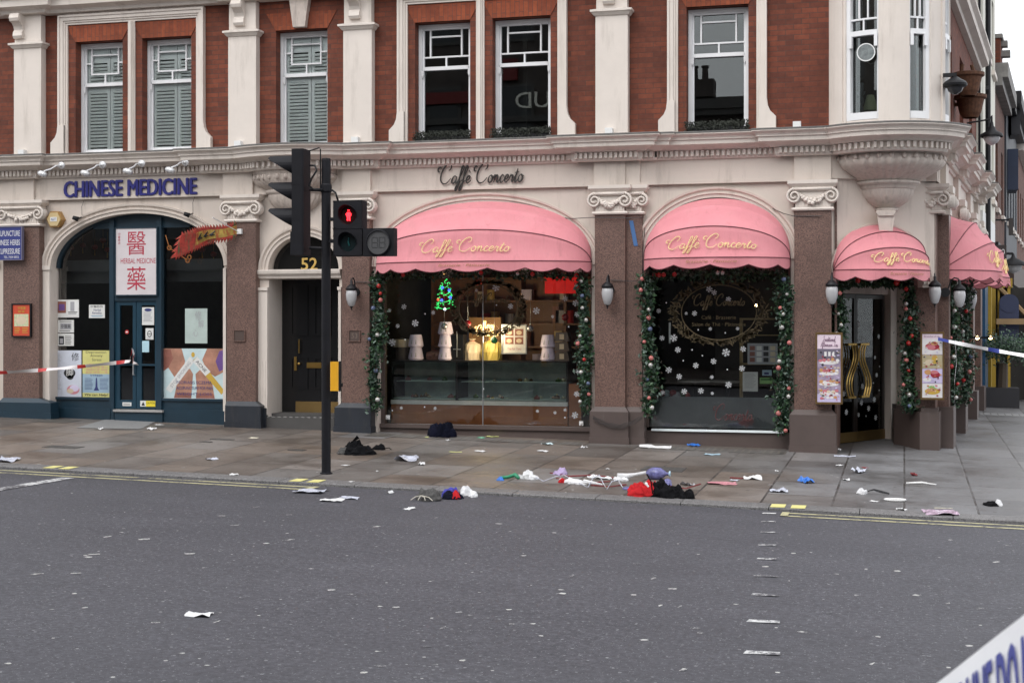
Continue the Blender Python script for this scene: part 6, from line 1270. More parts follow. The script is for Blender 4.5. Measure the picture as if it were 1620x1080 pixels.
for px, py, lb in ((36, 243, 'far left above the blue sign'), (378, 229, 'left end of the bowed cornice'), (563, 223, 'right end of the bowed cornice'), (964, 209, 'above the double pilaster'), (1261, 199, 'beside the round oriel')):
    c = P(px, py, 20.93); m_ = MB(); m_.box(c.x-.055, c.x+.055, c.y-.06, c.y+.03, c.z-.05, c.z+.055); m_.m(lead); m_.box(c.x-.015, c.x+.015, c.y-.02, c.y+.01, 4.40, c.z-.05); m_.box(c.x+.12, c.x+.26, c.y-.03, c.y+.05, 4.41, 4.46); m_.mats[0] = white_m if False else m_.mats[0]
    o = obj('cornice_sensor', m_, None); o.data.materials.clear(); o.data.materials.append(white_m); o.data.materials.append(lead) ; o.data.polygons.foreach_set('material_index', [0 if i < 6 else 1 for i in range(len(o.data.polygons))]); tag(o, 'small white box lamp standing on the cornice, '+lb, 'floodlight', 'small white boxes on the cornice')
for px, py, lb in ((122, 346, 'small black spotlight on the left shoulder of the herb arch'), (298, 340, 'small black spotlight on the right shoulder of the herb arch')):
    c = P(px, py, 20.92); m_ = MB(); m_.tube([c+Vector((-.06, -.03, .02)), c+Vector((.02, 0, -.01))], [.03, .04], 10); m_.tube([c+Vector((.02, 0, 0)), c+Vector((.04, .08, .03))], .01, 6); m_.tube([c+Vector((.04, .08, .03)), c+Vector((.03, .09, .2)), c+Vector((.06, .1, .3))], .004, 4); tag(obj('spotlight', m_, black_mat, smooth=True), lb, 'spotlight', 'black spotlights on the herb arch')
# flag
rt = P(376, 366, YP-.05); root = thing('dragon_flag', tuple(rt), 'red and yellow fringed pennant on a short white rod over the right herb window', 'flag')
m_ = MB(); m_.tube([rt, P(336, 344, YP-.75)], .008, 6); m_.box(rt.x-.03, rt.x+.06, rt.y, rt.y+.07, rt.z-.04, rt.z+.04); obj('rod', m_, white_m, root)
fl0 = P(373, 366, YP-.12); flr = M('flag_red', (.30, .03, .02), .8, var=.5, scale=12, dirt=(.05, .09, .04), dscale=8, dlo=.5, dhi=.65); fly = M('flag_yellow', (.34, .24, .05), .8, var=.4, scale=14, dirt=(.30, .05, .02), dscale=7, dlo=.5, dhi=.6)
def fq(u, v):   # u along from rod root to tip, v across
    a = P(374-u*88, 352+u*18+math.sin(u*7)*2, YP-.10-u*.5); b_ = P(372-u*92, 370+u*34+math.sin(u*7+1)*3, YP-.10-u*.5); p = a.lerp(b_, v); p.y += .05*math.sin(u*9+v*2); return p
m_ = MB(); n = 22
for i in range(n):
    for j in range(6):
        m_.m(fly if 1 <= j <= 4 and i < 16 else flr); m_.quad(fq(i/n, j/6), fq((i+1)/n, j/6), fq((i+1)/n, (j+1)/6), fq(i/n, (j+1)/6))
m_.m(flr)
for i in range(n):
    for e in (0, 1):
        a = fq(i/n, e); b_ = fq((i+1)/n, e); c = (a+b_)/2+Vector((-.02, 0, .05 if e == 0 else -.06)); m_.add([a, b_, c], [(0, 1, 2)])
for j in range(7): a = fq(1, j/7); b_ = fq(1, (j+1)/7); m_.add([a, b_, (a+b_)/2+Vector((-.09, -.02, -.05-.03*(j % 2)))], [(0, 1, 2)])
m_.m(ink); 
for u0 in (.35, .47, .6):
    for k in range(4): m_.tube([fq(u0+.02*k, .3+.1*k)+Vector((0, -.012, 0)), fq(u0+.08-.03*k, .55)+Vector((0, -.012, 0))], .008, 4)
obj('pennant', m_, None, root)
m_ = MB(); p_ = [P(262, 372, 21.05), P(268, 392, 21.05), P(282, 402, 21.05), P(297, 412, 21.05)]; m_.tube(p_, .008, 5)
for q in (p_[1], p_[3], p_[3]+Vector((.03, 0, .05))): m_.lathe([(.025, -.01), (.04, -.01), (.04, .01), (.025, .01), (.025, -.01)], q, 12, axis='y')
tag(obj('hanging_charm', m_, M('copper_charm', (.40, .16, .05), .35, metal=.5)), 'thin coppery cord charm with rings hanging below the dragon flag', 'charm')
# cafe raised script on the fascia
m_ = MB(); a = P(692, 291, YW-.03); b_ = P(830, 288, YW-.03); script(m_, 'CaffE Concerto', lambda x, z: Vector((x, YW-.03, z)), a.x, a.z, b_.x-a.x, .30, .0115, n=6, closef=4); tag(obj('raised_script', m_, dark_letter), 'dark raised cafe name in flowing script on the cream fascia', 'lettering')
# blue tape on pilaster, cables
m_ = MB(); a = P(999, 349, YP+.06); b_ = P(1006, 389, YP+.06); m_.add([(a.x-.035, a.y, a.z), (a.x+.025, a.y, a.z), (b_.x+.03, b_.y, b_.z), (b_.x-.03, b_.y, b_.z), (a.x-.035, a.y-.004, a.z), (a.x+.025, a.y-.004, a.z), (b_.x+.03, b_.y-.004, b_.z), (b_.x-.03, b_.y-.004, b_.z)], [(4, 5, 6, 7), (0, 1, 5, 4), (2, 3, 7, 6)]); tag(obj('tape_strip', m_, M('blue_gaffer_tape', (.06, .15, .34), .5)), 'slanting strip of blue tape high on the double granite pilaster', 'tape')
cab = M('grey_cable', (.06, .055, .055), .6)
def cable(pts, lb, r=.006):
    m_ = MB(); m_.tube([P(x, y, Y) for x, y, Y in pts], r, 5); tag(obj('wall_cable', m_, cab), lb, 'cable', 'thin cables on the facade')
cable(((878, 344, 21.02), (905, 346, 20.98), (940, 344, 20.86), (1000, 345, 20.86), (1018, 344, 20.98)), 'thin cable running across below the double pilaster capital')
cable(((560, 446, 20.88), (590, 447, 20.88), (600, 448, 20.98)), 'short cable from the wall lamp by door 52 to the widest awning'); cable(((966, 443, 20.88), (1000, 445, 20.88), (1018, 444, 20.95), (1017, 400, 20.95), (1020, 360, 20.98)), 'cable from the lamp on the double pilaster to the narrower awning')
cable(((1222, 330, 21.0), (1240, 338, 20.98), (1256, 342, 20.9), (1300, 342, 20.88)), 'thin cable above the narrower awning to the next pilaster')
m_ = MB(); 
for k in range(6): m_.tube([P(938+i*6, 657+14*math.sin(PI*i/13)+k*1.2+math.sin(i*2+k), 20.80) for i in range(14)], .004, 4)
tag(obj('chain_swag', m_, M('dull_brown_chain', (.05, .04, .038), .6)), 'dull chain draped over the plinth of the double pilaster', 'chain')
# window boxes
hedge = M('dark_dry_hedge', (.012, .014, .010), .9, var=.5, scale=20)
for i, (k, lb) in enumerate(((3, 'left of the paired dark windows'), (4, 'right of the paired dark windows'), (5, 'single window reflecting chimneys'))):
    x0, x1 = opens[k]; rs = random.Random(i); root = thing('window_box', ((x0+x1)/2, YB, ZS), 'dark clipped hedge box on the sill of the '+lb, 'window box', 'dark hedge boxes on the upper sills')
    m_ = MB(); m_.box(x0+.03, x1-.03, YB-.04, YB+.12, ZS-.0, ZS+.08); obj('trough', m_, black_mat, root); m_ = MB()
    for j in range(1500):
        c = Vector((rs.uniform(x0-.02, x1+.02), YB+rs.uniform(-.09, .13), ZS+.02+rs.uniform(0, .16)-.02*rs.random())); d_ = Vector((rs.gauss(0, 1), rs.gauss(0, 1), rs.gauss(0, 1))).normalized()*.022; s_ = d_.orthogonal().normalized()*.009
        m_.add([c-d_, c+s_, c+d_, c-s_], [(0, 1, 2, 3)])
    obj('hedge', m_, M('hedge_leaf', (.028, .032, .024), .8, var=.6, scale=30), root)
# items in the oriel
m_ = MB(); c = P(1377, 162, 21.25); m_.lathe([(.05, .10), (.11, -.12)], c, 18); m_.m(black_mat); m_.mats[0] = M('cream_lamp_shade', (.60, .55, .33), .6); tag(obj('lamp_shade', m_, None, smooth=True), 'cream lampshade standing in the left oriel window', 'lamp')
m_ = MB(); c = P(1362, 190, 21.2); m_.lathe([(.05, 0), (.03, .06), (.045, .12), (.03, .2), (.045, .26), (.03, .34), (.06, .38), (.06, .40)], (c.x, c.y, c.z), 12); m_.lathe([(.04, .40), (.04, .52), (.001, .52)], (c.x, c.y, c.z), 12); tag(obj('candlestick', m_, greyp, smooth=True), 'grey turned candlestick in the left oriel window', 'candlestick')
m_ = MB(); c = P(1370, 83, 20.60); m_.m(white_m); m_.lathe([(.11, -.005), (.125, -.005), (.125, .012), (.11, .012)], c, 26, axis='y'); m_.m(M('etched_disc', (.16, .18, .18), .4, var=.5, scale=16)); m_.lathe([(.001, 0), (.11, 0)], c, 26, axis='y'); tag(obj('round_plaque', m_, None), 'round etched disc hanging in the left oriel window', 'plaque')
# ================================================================ TRAFFIC SIGNAL
bp = G(516, 749); YT = bp.y; root = thing('traffic_signal', tuple(bp), 'black traffic signal pole on the pavement with lit red man and countdown box', 'traffic signal')
tblk = M('signal_black', (.007, .007, .010), .6, var=.3, scale=8, spec=.25)
def TP(px, py, dy=0): return P(px, py, YT+dy)
m_ = MB(); z1 = TP(516, 251).z; m_.cyl((bp.x, YT, bp.z-.02), .062 if False else .055, z1-bp.z, 22); m_.lathe([(.055, z1-bp.z), (.05, z1-bp.z+.02), (.001, z1-bp.z+.03)], (bp.x, YT, bp.z-.02), 22); m_.lathe([(.075, 0), (.075, .01), (.056, .02)], bp, 22); m_.lathe([(.058, TP(516, 305).z), (.068, TP(516, 303).z), (.068, TP(516, 293).z), (.058, TP(516, 291).z)], (bp.x, YT, 0), 20); obj('pole', m_, tblk, root)
x0, x1 = TP(468, 0).x, TP(486, 0).x; zt_, zb_ = TP(478, 237).z, TP(478, 404).z; sc1 = 7.0
m_ = MB(); yc = YT; m_.prismz([(x0, yc-.125), (x1-.02, yc-.125), (x1, yc-.11), (x1, yc+.10), (x1-.02, yc+.125), (x0, yc+.125)], zb_, zt_)
for k in range(1, 3): z = zt_+(zb_-zt_)*k/3; m_.box(x0-.003, x1-.022, yc-.128, yc+.128, z-.005, z+.005)
m_.box(x0-.02, x0+.0, yc-.12, yc+.12, zb_-.0, TP(478, 367).z)
obj('vehicle_signal_head', m_, tblk, root)
for k, (ya, yb) in enumerate(((246, 278), (288, 319), (329, 361))):
    za, zb2 = TP(478, ya).z, TP(478, yb).z; xl_ = TP(429, 0).x; c_z = za-.115; r = .118; m_ = MB(); n = 20; vs = []
    for i in range(n+1):
        a = PI*(-.36+1.72*i/n); cy, cz = r*math.cos(a), r*math.sin(a); ext = (x0-xl_)*min(1, max(.06, .06+.94*(math.sin(a)+.9)/1.55)); vs += [(x0-.0, yc+cy, c_z+cz), (x0-ext, yc+cy*1.03, c_z+cz*1.0), (x0-ext, yc+cy*.97, c_z+cz*.95), (x0, yc+cy*.94, c_z+cz*.94)]
    m_.add(vs, [(i*4+j, i*4+4+j, i*4+4+(j+1) % 4, i*4+(j+1) % 4) for i in range(n) for j in range(4)]); obj('visor', m_, tblk, root)
    m_ = MB(); m_.lathe([(.001, -.02), (.07, -.015), (.10, .0)], (x0-.005, yc, c_z), 20, axis='x'); obj('lens', m_, [M('dark_red_lens', (.10, .01, .01), .2), M('dark_amber_lens', (.14, .06, .01), .2), M('dark_green_lens', (.01, .08, .05), .2)][k], root)
m_ = MB(); m_.tube([TP(489, 239, .0), TP(505, 234, 0), TP(507, 236, 0), TP(507, 300, 0)], .008, 6); obj('stay_rod', m_, tblk, root); m_ = MB(); m_.tube([TP(490, 300, 0), TP(512, 301)], .02, 8); obj('bracket', m_, tblk, root); m_ = MB(); m_.tube([TP(490, 392, 0), TP(512, 393)], .02, 8); obj('bracket', m_, tblk, root)
m_ = MB(); m_.tube([Vector(p) for p in [TP(490, 262, -.06), TP(498, 262, -.08), TP(501, 270, -.09), TP(493, 282, -.09), TP(489, 294, -.09), TP(497, 300, -.09), TP(510, 300, -.08)]], .012, 7); m_.tube([TP(524, 300, -.06), TP(531, 305, -.07), TP(535, 318, -.06)], .012, 7); obj('cable', m_, black_mat, root, smooth=True)
# pedestrian head
Yf = YT-.16; x0, x1 = P(527, 0, Yf).x, P(573, 0, Yf).x; za, zb2 = P(550, 317, Yf).z, P(550, 405, Yf).z; zm = (za+zb2)/2
def holed(m_, x0, x1, z0, z1, Y, c, r, dep=.05, n=28):
    e = []
    for i in range(n):
        a = 2*PI*i/n; dx, dz = math.cos(a), math.sin(a); k = min(((x1-c[0])/dx if dx > 1e-6 else (x0-c[0])/dx if dx < -1e-6 else 9), ((z1-c[1])/dz if dz > 1e-6 else (z0-c[1])/dz if dz < -1e-6 else 9)); e.append((c[0]+dx*k, c[1]+dz*k))
    vs = []
    for i in range(n):
        a = 2*PI*i/n; vs += [(e[i][0], Y, e[i][1]), (c[0]+r*math.cos(a), Y, c[1]+r*math.sin(a)), (c[0]+r*.96*math.cos(a), Y+dep, c[1]+r*.96*math.sin(a))]
    m_.add(vs, [(3*i+k, 3*((i+1) % n)+k, 3*((i+1) % n)+k+1, 3*i+k+1) for i in range(n) for k in (0, 1)])
m_ = MB(); c1 = P(549.5, 340, Yf); c2 = P(549.5, 383, Yf); r = .112
holed(m_, x0, x1, zm+.004, za, Yf, (c1.x, c1.z), r); holed(m_, x0, x1, zb2, zm-.004, Yf, (c2.x, c2.z), r)
m_.box(x0, x1, Yf+.052, Yf+.16, zb2, za); m_.box(x0, x0+.004, Yf+.0, Yf+.05, zb2, za); m_.box(x1-.004, x1, Yf+.0, Yf+.05, zb2, za); m_.box(x0+.004, x1-.004, Yf, Yf+.05, za-.004, za); m_.box(x0+.004, x1-.004, Yf, Yf+.05, zb2, zb2+.004); m_.box(x0-.004, x1+.004, Yf-.006, Yf+.15, zm-.006, zm+.004)
m_.box(bp.x, x0+.04, YT-.03, YT+.03, zm+.1, zm+.14); m_.box(bp.x, x0+.04, YT-.03, YT+.03, zm-.16, zm-.12); obj('pedestrian_head', m_, tblk, root)
for c in (c1, c2):
    m_ = MB(); vs = []; n = 16; rr = r*1.04
    for i in range(n+1):
        a = PI*(-.1+1.2*i/n); vs += [(c.x+rr*math.cos(a), Yf+.0, c.z+rr*math.sin(a)), (c.x+rr*math.cos(a), Yf-.07*max(.15, math.sin(a)), c.z+rr*math.sin(a))]
    m_.add(vs, [(2*i, 2*i+1, 2*i+3, 2*i+2) for i in range(n)]); obj('hood', m_, tblk, root)
m_ = MB(); m_.lathe([(.001, 0), (r*.97, 0)], (c1.x, Yf+.048, c1.z), 24, axis='y'); l1 = obj('red_lens', m_, M('dark_lens', (.02, .004, .004), .25), root)
man = M('lit_red_man', (1, .02, .03), .4, var=0, emit=3.0); m_ = MB(); X, Z, Ym2 = c1.x, c1.z, Yf+.040
for pts, rr in (([(0, .052), (0, .062)], .013), ([(0, .035), (0, -.008)], .017), ([(-.014, .03), (-.03, .012), (-.022, -.012), (-.010, -.008)], .007), ([(.014, .03), (.03, .012), (.022, -.012), (.010, -.008)], .007), ([(-.010, -.01), (-.012, -.06), (-.018, -.062)], .009), ([(.010, -.01), (.012, -.06), (.018, -.062)], .009)):
    m_.tube([(X+u, Ym2, Z+v) for u, v in pts], rr, 6)
obj('red_man', m_, man, l1)
m_ = MB(); m_.lathe([(.001, 0), (r*.97, 0)], (c2.x, Yf+.048, c2.z), 24, axis='y'); l2 = obj('green_lens', m_, M('dark_teal_lens', (.006, .016, .018), .25), root)
m_ = MB(); m_.tube([(c2.x, Yf+.04, c2.z+.03), (c2.x-.004, Yf+.04, c2.z), (c2.x+.01, Yf+.04, c2.z-.04)], .009, 6); m_.ball((c2.x, Yf+.04, c2.z+.045), .011, 8); obj('green_man', m_, M('unlit_green_man', (.01, .10, .10), .4), l2)
# countdown
x0, x1 = P(574, 0, Yf).x, P(623, 0, Yf).x; za, zb2 = P(599, 361, Yf).z, P(599, 405, Yf).z; cc = P(599, 383.5, Yf)
m_ = MB(); m_.box(x0, x1, Yf, Yf+.12, zb2, za); m_.lathe([(.150, 0), (.150, -.025), (.140, -.03), (.140, -.005)], (cc.x, Yf-.001, cc.z), 30, axis='y'); cb_ = obj('countdown_box', m_, tblk, root)
m_ = MB(); m_.lathe([(.001, 0), (.140, 0)], (cc.x, Yf-.008, cc.z), 30, axis='y'); obj('display', m_, M('grey_countdown_face', (.085, .085, .088), .35, var=.15, scale=60), cb_)
m_ = MB()
for sx in (-.045, .045):
    for (a, b_) in (((-.03, .06), (.03, .06)), ((-.03, 0), (.03, 0)), ((-.03, -.06), (.03, -.06)), ((-.035, .055), (-.035, .005)), ((.035, .055), (.035, .005)), ((-.035, -.055), (-.035, -.005)), ((.035, -.055), (.035, -.005))): m_.tube([(cc.x+sx+a[0], Yf-.010, cc.z+a[1]), (cc.x+sx+b_[0], Yf-.010, cc.z+b_[1])], .004, 4)
obj('dead_digits', m_, M('unlit_segments', (.05, .05, .052), .5), cb_)
# push button unit
Yp = YT-.07; x0, x1 = P(524, 0, Yp).x, P(537, 0, Yp).x; za, zb2 = P(530, 572, Yp).z, P(530, 618, Yp).z
m_ = MB(); m_.prismz([(x0, Yp-.03), (x0+.01, Yp-.04), (x1-.01, Yp-.04), (x1, Yp-.03), (x1, Yp+.05), (x0, Yp+.05)], zb2, za); pb = obj('push_button_box', m_, M('signal_yellow', (.72, .36, .02), .35), root)
m_ = MB(); m_.prismz([(x1+.001, Yp-.03), (x1+.012, Yp-.025), (x1+.012, Yp+.03), (x1+.001, Yp+.04)], zb2-.005, za+.005); m_.lathe([(.001, .012), (.02, .01), (.022, 0)], (x1+.013, Yp+.04, zb2+.07), 12, axis='x'); obj('button_face', m_, black_mat, pb)
# ================================================================ TAPES
rw = M('white_tape', (.70, .66, .66), .45); rr_ = M('red_tape', (.50, .03, .03), .45); bw = M('blue_tape_print', (.04, .06, .30), .45); pw = M('police_tape_white', (.90, .90, .94), .4)
def ribbon(name, pts, hw, mats, lb, cat, per=.35, twist=0, parent=None, fillb=None):
    m_ = MB(); k = len(pts); acc = 0
    for i in range(k-1):
        a, b_ = Vector(pts[i]), Vector(pts[i+1]); acc += (b_-a).length; m_.m(mats[0] if (acc % per) > per*.22 else mats[1])
        def up(t): q = twist*math.sin(t*2.2+.6); return Vector((0, math.sin(q), math.cos(q)))*hw
        u0, u1 = up(i/k*6), up((i+1)/k*6); m_.add([a-u0, b_-u1, b_+u1, a+u0, a-u0+Vector((0, .0012, 0)), b_-u1+Vector((0, .0012, 0)), b_+u1+Vector((0, .0012, 0)), a+u0+Vector((0, .0012, 0))], [(0, 1, 2, 3), (7, 6, 5, 4)])
    return tag(obj(name, m_, None), lb, cat)
def line(a, b, n, sag=0): return [a.lerp(b, i/n)+Vector((0, 0, -sag*4*(i/n)*(1-i/n))) for i in range(n+1)]
hnd = Vector((P(206, 571, YH-.06))); st_ = P(-60, 592, 20.3)
ribbon('cordon_tape', line(st_, hnd, 60, .03), .030, (rw, rr_), 'red and white cordon tape stretched to the teal shop door handle', 'tape', per=.62, twist=.9)
ribbon('tape_tail', [hnd+Vector((.0, -.02, 0)), hnd+Vector((.03, -.03, .10)), hnd+Vector((.06, -.03, .20)), hnd+Vector((.09, -.04, .10)), hnd+Vector((.06, -.03, -.02)), hnd+Vector((.16, -.03, -.05))], .03, (rw, rr_), 'knotted loose end of red and white tape on the teal door handle', 'tape', per=.2, twist=1.2)
a = P(1484, 536, 21.65); b_ = P(1700, 574, 20.6)
ribbon('police_tape', line(a, b_, 60, .02), .028, (pw, bw), 'blue and white police tape running right from the corner pier', 'tape', per=.8, twist=.7)
a = P(1511, 539, 21.5); ribbon('tape_tail', [a, a+Vector((.02, 0, -.3)), a+Vector((-.01, 0, -.6)), a+Vector((0, .01, -.95))], .03, (pw, pw), 'white tape end hanging down beside the garland at the corner pier', 'tape', twist=.8)
# near police tape, lower right corner of the view, with its writing
YN = 2.0; c0 = P(1478, 1082, YN); c1_ = P(1622, 972, YN*.97); dr_ = (c1_-c0).normalized(); L0 = .6; e0 = c0-dr_*L0
vw = P(1560, 1080, YN)-Vector((0, 0, CH)); nrm = -vw.normalized(); nrm = (nrm-dr_*nrm.dot(dr_)).normalized(); dn = Vector((-.02, -.62, -.72)).normalized(); nrm = dr_.cross(dn).normalized()
if nrm.y > 0: nrm = -nrm
WT = .16
def NT(x, v, lift=0): return e0+dr_*x+dn*(v*WT)+nrm*(.0012*math.sin(x*19+v*4)+lift)
m_ = MB(); m_.m(pw); n = 60
for i in range(n):
    for j in range(5): m_.quad(NT(i*1.5/n, j/5), NT((i+1)*1.5/n, j/5), NT((i+1)*1.5/n, (j+1)/5), NT(i*1.5/n, (j+1)/5))
m_.m(M('tape_blue_print', (.035, .045, .30), .45)); vs, fs = tgeo('POLICE LINE DO NOT CROSS POLICE', 0, 0, 0, 1); ax_ = min(v[0] for v in vs); le = tgeo('POLICE LINE', 0)[0]; lw = max(v[0] for v in le)-ax_
TW = .0235; xe = L0+.106
for k in range(4): m_.add([NT(xe+((v[0]-ax_)-lw)*TW+.0012*k, 1.0-v[1]*1.2, .0015+.0004*k) for v in vs], fs)
tag(obj('police_line_tape', m_, None), 'large white police tape with blue LINE DO NOT letters in the near right corner', 'tape')
# ================================================================ LITTER
paper = M('litter_white_paper', (.66, .66, .66), .6, var=.06, scale=20); clearp = M('clear_packaging', (.50, .52, .60), .25, var=.25, scale=25); blackc = M('black_cloth', (.006, .006, .007), .95, var=.6, scale=20, bump=.3, bscale=60, spec=.1)
navyc = M('navy_cloth', (.004, .005, .014), .9, spec=.12, var=.4, scale=16, bump=.3, bscale=50); redc = M('red_cloth', (.42, .012, .016), .8, spec=.2, var=.3, scale=14, bump=.3, bscale=50); yelpap = M('yellow_green_paper', (.55, .58, .22), .6); bluel = M('bright_blue_plastic', (.03, .16, .55), .35, var=.3, scale=30)
greenl = M('green_plastic', (.02, .24, .12), .35); lblue = M('light_blue_pack', (.40, .56, .66), .4); violet = M('violet_plastic', (.13, .13, .30), .3, var=.5, scale=26); lilacl = M('lilac_plastic', (.36, .28, .46), .4); darkred = M('dark_red_stain_cloth', (.16, .012, .015), .6); greyc = M('grey_worn_cloth', (.06, .058, .056), .85, var=.5, scale=25, bump=.3); pinkl = M('pink_wrapper', (.50, .22, .25), .5); whitec = M('white_cloth', (.62, .62, .63), .8, var=.12, scale=14, bump=.2)
def sheetm(c, w_, d_, h, mat, seed, rot=None, n=6):
    rs = random.Random(seed); m_ = MB(); m_.m(mat); rot = rs.uniform(-.7, .7) if rot is None else rot; vs = []
    for i in range(n+1):
        for j in range(n+1):
            u, v = i/n-.5, j/n-.5; e = .12*noise.noise(Vector((u*3+seed, v*3, 0)))
            x = (u+e)*w_; y = (v+.12*noise.noise(Vector((u*3, v*3+seed, 5))))*d_; z = .6*h*max(0, .35+1.3*noise.noise(Vector((u*3.2+seed*1.7, v*3.2, seed))))+.004
            X = c.x+x*math.cos(rot)-y*math.sin(rot); Y = c.y+x*math.sin(rot)+y*math.cos(rot); vs.append((X, Y, gz(X, Y)+z))
    m_.add(vs, [(i*(n+1)+j, (i+1)*(n+1)+j, (i+1)*(n+1)+j+1, i*(n+1)+j+1) for i in range(n) for j in range(n)]); return m_
def gz(x, y): return pave(x, y) if y > KY else roadz(x, y)
def pile(m_, c, rx, ry, h, mat, seed, n=40, k=16, sq=1.0, fold=.35):
    h *= .85
    m_.m(mat); m_.smooth = True; vs = []
    for j in range(k+1):
        for i in range(n):
            a = 2*PI*i/n; t = j/k; r = math.cos(t*PI/2)**.7; irr = 1+.34*noise.noise(Vector((math.cos(a)*1.4+seed, math.sin(a)*1.4, 0)))
            f = 1+fold*.5*noise.noise(Vector((math.cos(a)*3.4, math.sin(a)*3.4+seed, t*4)))
            x = rx*r*irr*f*math.cos(a); y = ry*r*irr*f*math.sin(a); z = h*math.sin(t*PI/2)*(1+fold*1.6*noise.noise(Vector((x*9+seed, y*9, t*2))))
            z *= 1-.55*min(1, abs(noise.noise(Vector((x*11+seed*3, y*11, 3))))*2.2)*(.4+fold); z += h*.12*noise.noise(Vector((x*30, y*30, seed))); X, Y = c.x+x, c.y+y; vs.append((X, Y, gz(X, Y)+max(.001, z)+.001))
    m_.add(vs, [(j*n+i, j*n+(i+1) % n, (j+1)*n+(i+1) % n, (j+1)*n+i) for j in range(k) for i in range(n)]+[[k*n+i for i in range(n)]]); m_.smooth = False
def lt(m_, name, lb, cat, grp=None): return tag(obj(name, m_, None), lb, cat, grp)
def at(px, py):
    g = G(px, py)
    return g if g.y > KY else RD(px, py)
GP = 'scraps of paper and packaging on the ground'
papers = [ # px, py, width px, depth m, height m, mat, label
 (158, 679, 11, .10, .04, paper, 'white scrap nearest the teal shop step, left one'), (240, 680, 13, .12, .07, paper, 'crumpled white tissue below the teal shop door'), (252, 672, 12, .12, .01, paper, 'flat white scrap touching the grating by the teal shop'),
 (401, 693, 15, .14, .01, M('cream_card', (.62, .58, .46), .6), 'flat cream card on the paving in front of the black step'), (335, 727, 12, .14, .04, clearp, 'clear and white wrapper left of the signal pole, far from kerb'), (370, 751, 15, .16, .02, paper, 'white paper scrap near the kerb left of the signal pole'),
 (12, 729, 30, .35, .07, clearp, 'crumpled blue white packaging at the far left of the pavement'), (493, 778, 46, .35, .05, clearp, 'torn clear packet on the road beside the kerb ticks'), (525, 792, 36, .20, .03, paper, 'long white paper on the road below the signal pole'), (553, 788, 30, .18, .02, clearp, 'curl of clear film beside the long white paper'),
 (779, 691, 20, .16, .015, yelpap, 'flat yellow paper by the cake window wall'), (761, 693, 12, .1, .02, greenl, 'small dark green wrapper beside the yellow paper'), (721, 715, 21, .08, .006, yelpap, 'thin yellow paper strip in the middle of the pavement'), (760, 714, 20, .10, .02, paper, 'folded white slip right of the thin yellow strip'),
 (709, 697, 6, .07, .04, paper, 'tiny white scrap just below the navy bag'), (675, 692, 6, .06, .02, yelpap, 'tiny yellow scrap at the left foot of the navy bag'), (546, 736, 12, .08, .006, paper, 'small flat white scrap right of the signal pole'), (597, 746, 4, .06, .02, paper, 'white speck of paper in mid pavement'),
 (556, 762, 6, .08, .01, paper, 'small white scrap on the kerb right of the pole'), (617, 780, 6, .09, .05, paper, 'small white ball of paper in the gutter'), (648, 805, 12, .17, .02, paper, 'white card lying on the road under the grey glove heap'), (644, 727, 34, .38, .09, clearp, 'clear white wrapper blown open in mid pavement'), (667, 735, 11, .14, .05, paper, 'white tissue right of the blown open wrapper'),
 (866, 703, 16, .14, .05, palebl, 'pale green and white wrapper near the wall right of cake window'), (859, 714, 17, .10, .03, paper, 'white folded slip below the pale green wrapper'), (924, 708, 7, .09, .04, paper, 'small white scrap before the double plinth'), (908, 692, 13, .12, .03, paper, 'white scrap at the foot of the cake window'), (961, 742, 6, .07, .01, paper, 'tiny white scrap left of the metal cover'),
 (1067, 698, 7, .1, .06, paper, 'small white ball beside the double plinth'), (1098, 705, 17, .16, .05, bluel, 'bright blue plastic scrap by the wall below the emblem window'), (1127, 719, 24, .16, .015, lblue, 'light blue packet on the paving below the emblem window'), (1038, 708, 50, .16, .05, paper, 'long crumpled white dressing strip by the double plinth'),
 (1191, 757, 28, .22, .05, paper, 'curved white paper in front of the emblem window'), (1276, 763, 18, .20, .10, bluel, 'crumpled bright blue glove on the pavement'), (1232, 777, 26, .22, .06, clearp, 'clear plastic mask above the right kerb ticks'), (1339, 759, 10, .12, .02, paper, 'small white scrap in the middle of the grey paving'),
 (1328, 736, 8, .09, .01, paper, 'small white fleck in front of the corner door'), (1337, 722, 32, .10, .02, clearp, 'long clear film strip in front of the corner door'), (1326, 712, 8, .09, .05, paper, 'small white cup scrap at the foot of the corner plinth'), (1360, 747, 14, .26, .10, clearp, 'white and clear torn wrapper standing up on the grey paving'),
 (1368, 740, 10, .05, .01, redc, 'small red strip behind the torn wrapper'), (1446, 752, 10, .10, .06, darkred, 'small dark red lump on the grey paving'), (1383, 793, 14, .06, .006, paper, 'narrow white slip near the right kerb'), (1427, 807, 13, .10, .04, paper, 'small white scrap on the right kerb'), (1493, 804, 26, .03, .004, M('cream_card', (.62, .58, .46), .6), 'long thin cream strip by the right kerb'),
 (1488, 812, 48, .34, .05, M('red_blue_clear_bag', (.40, .30, .38), .3, var=.6, scale=22), 'clear bag with red and blue print on the right kerb'), (1190, 700, 5, .06, .01, paper, 'white speck beside the emblem window wall'), (1229, 745, 5, .06, .01, paper, 'white speck above the curved paper'), (1142, 765, 44, .22, .04, pinkl, 'flattened pink and white wrapper right of the red jacket'),
 (937, 755, 14, .14, .06, whitec, 'small white gauze lump between the tubing and the long dressing'), (955, 757, 26, .14, .04, whitec, 'flat white gauze pad next to the tubing'), (314, 973, 44, .13, .025, paper, 'white sealed packet lying alone in the middle of the road'), (1087, 767, 16, .16, .06, greyp, 'grey clip on the pavement behind the black sleeve'), (1162, 760, 14, .10, .02, clearp, 'twist of clear film beside the pink wrapper'),
]
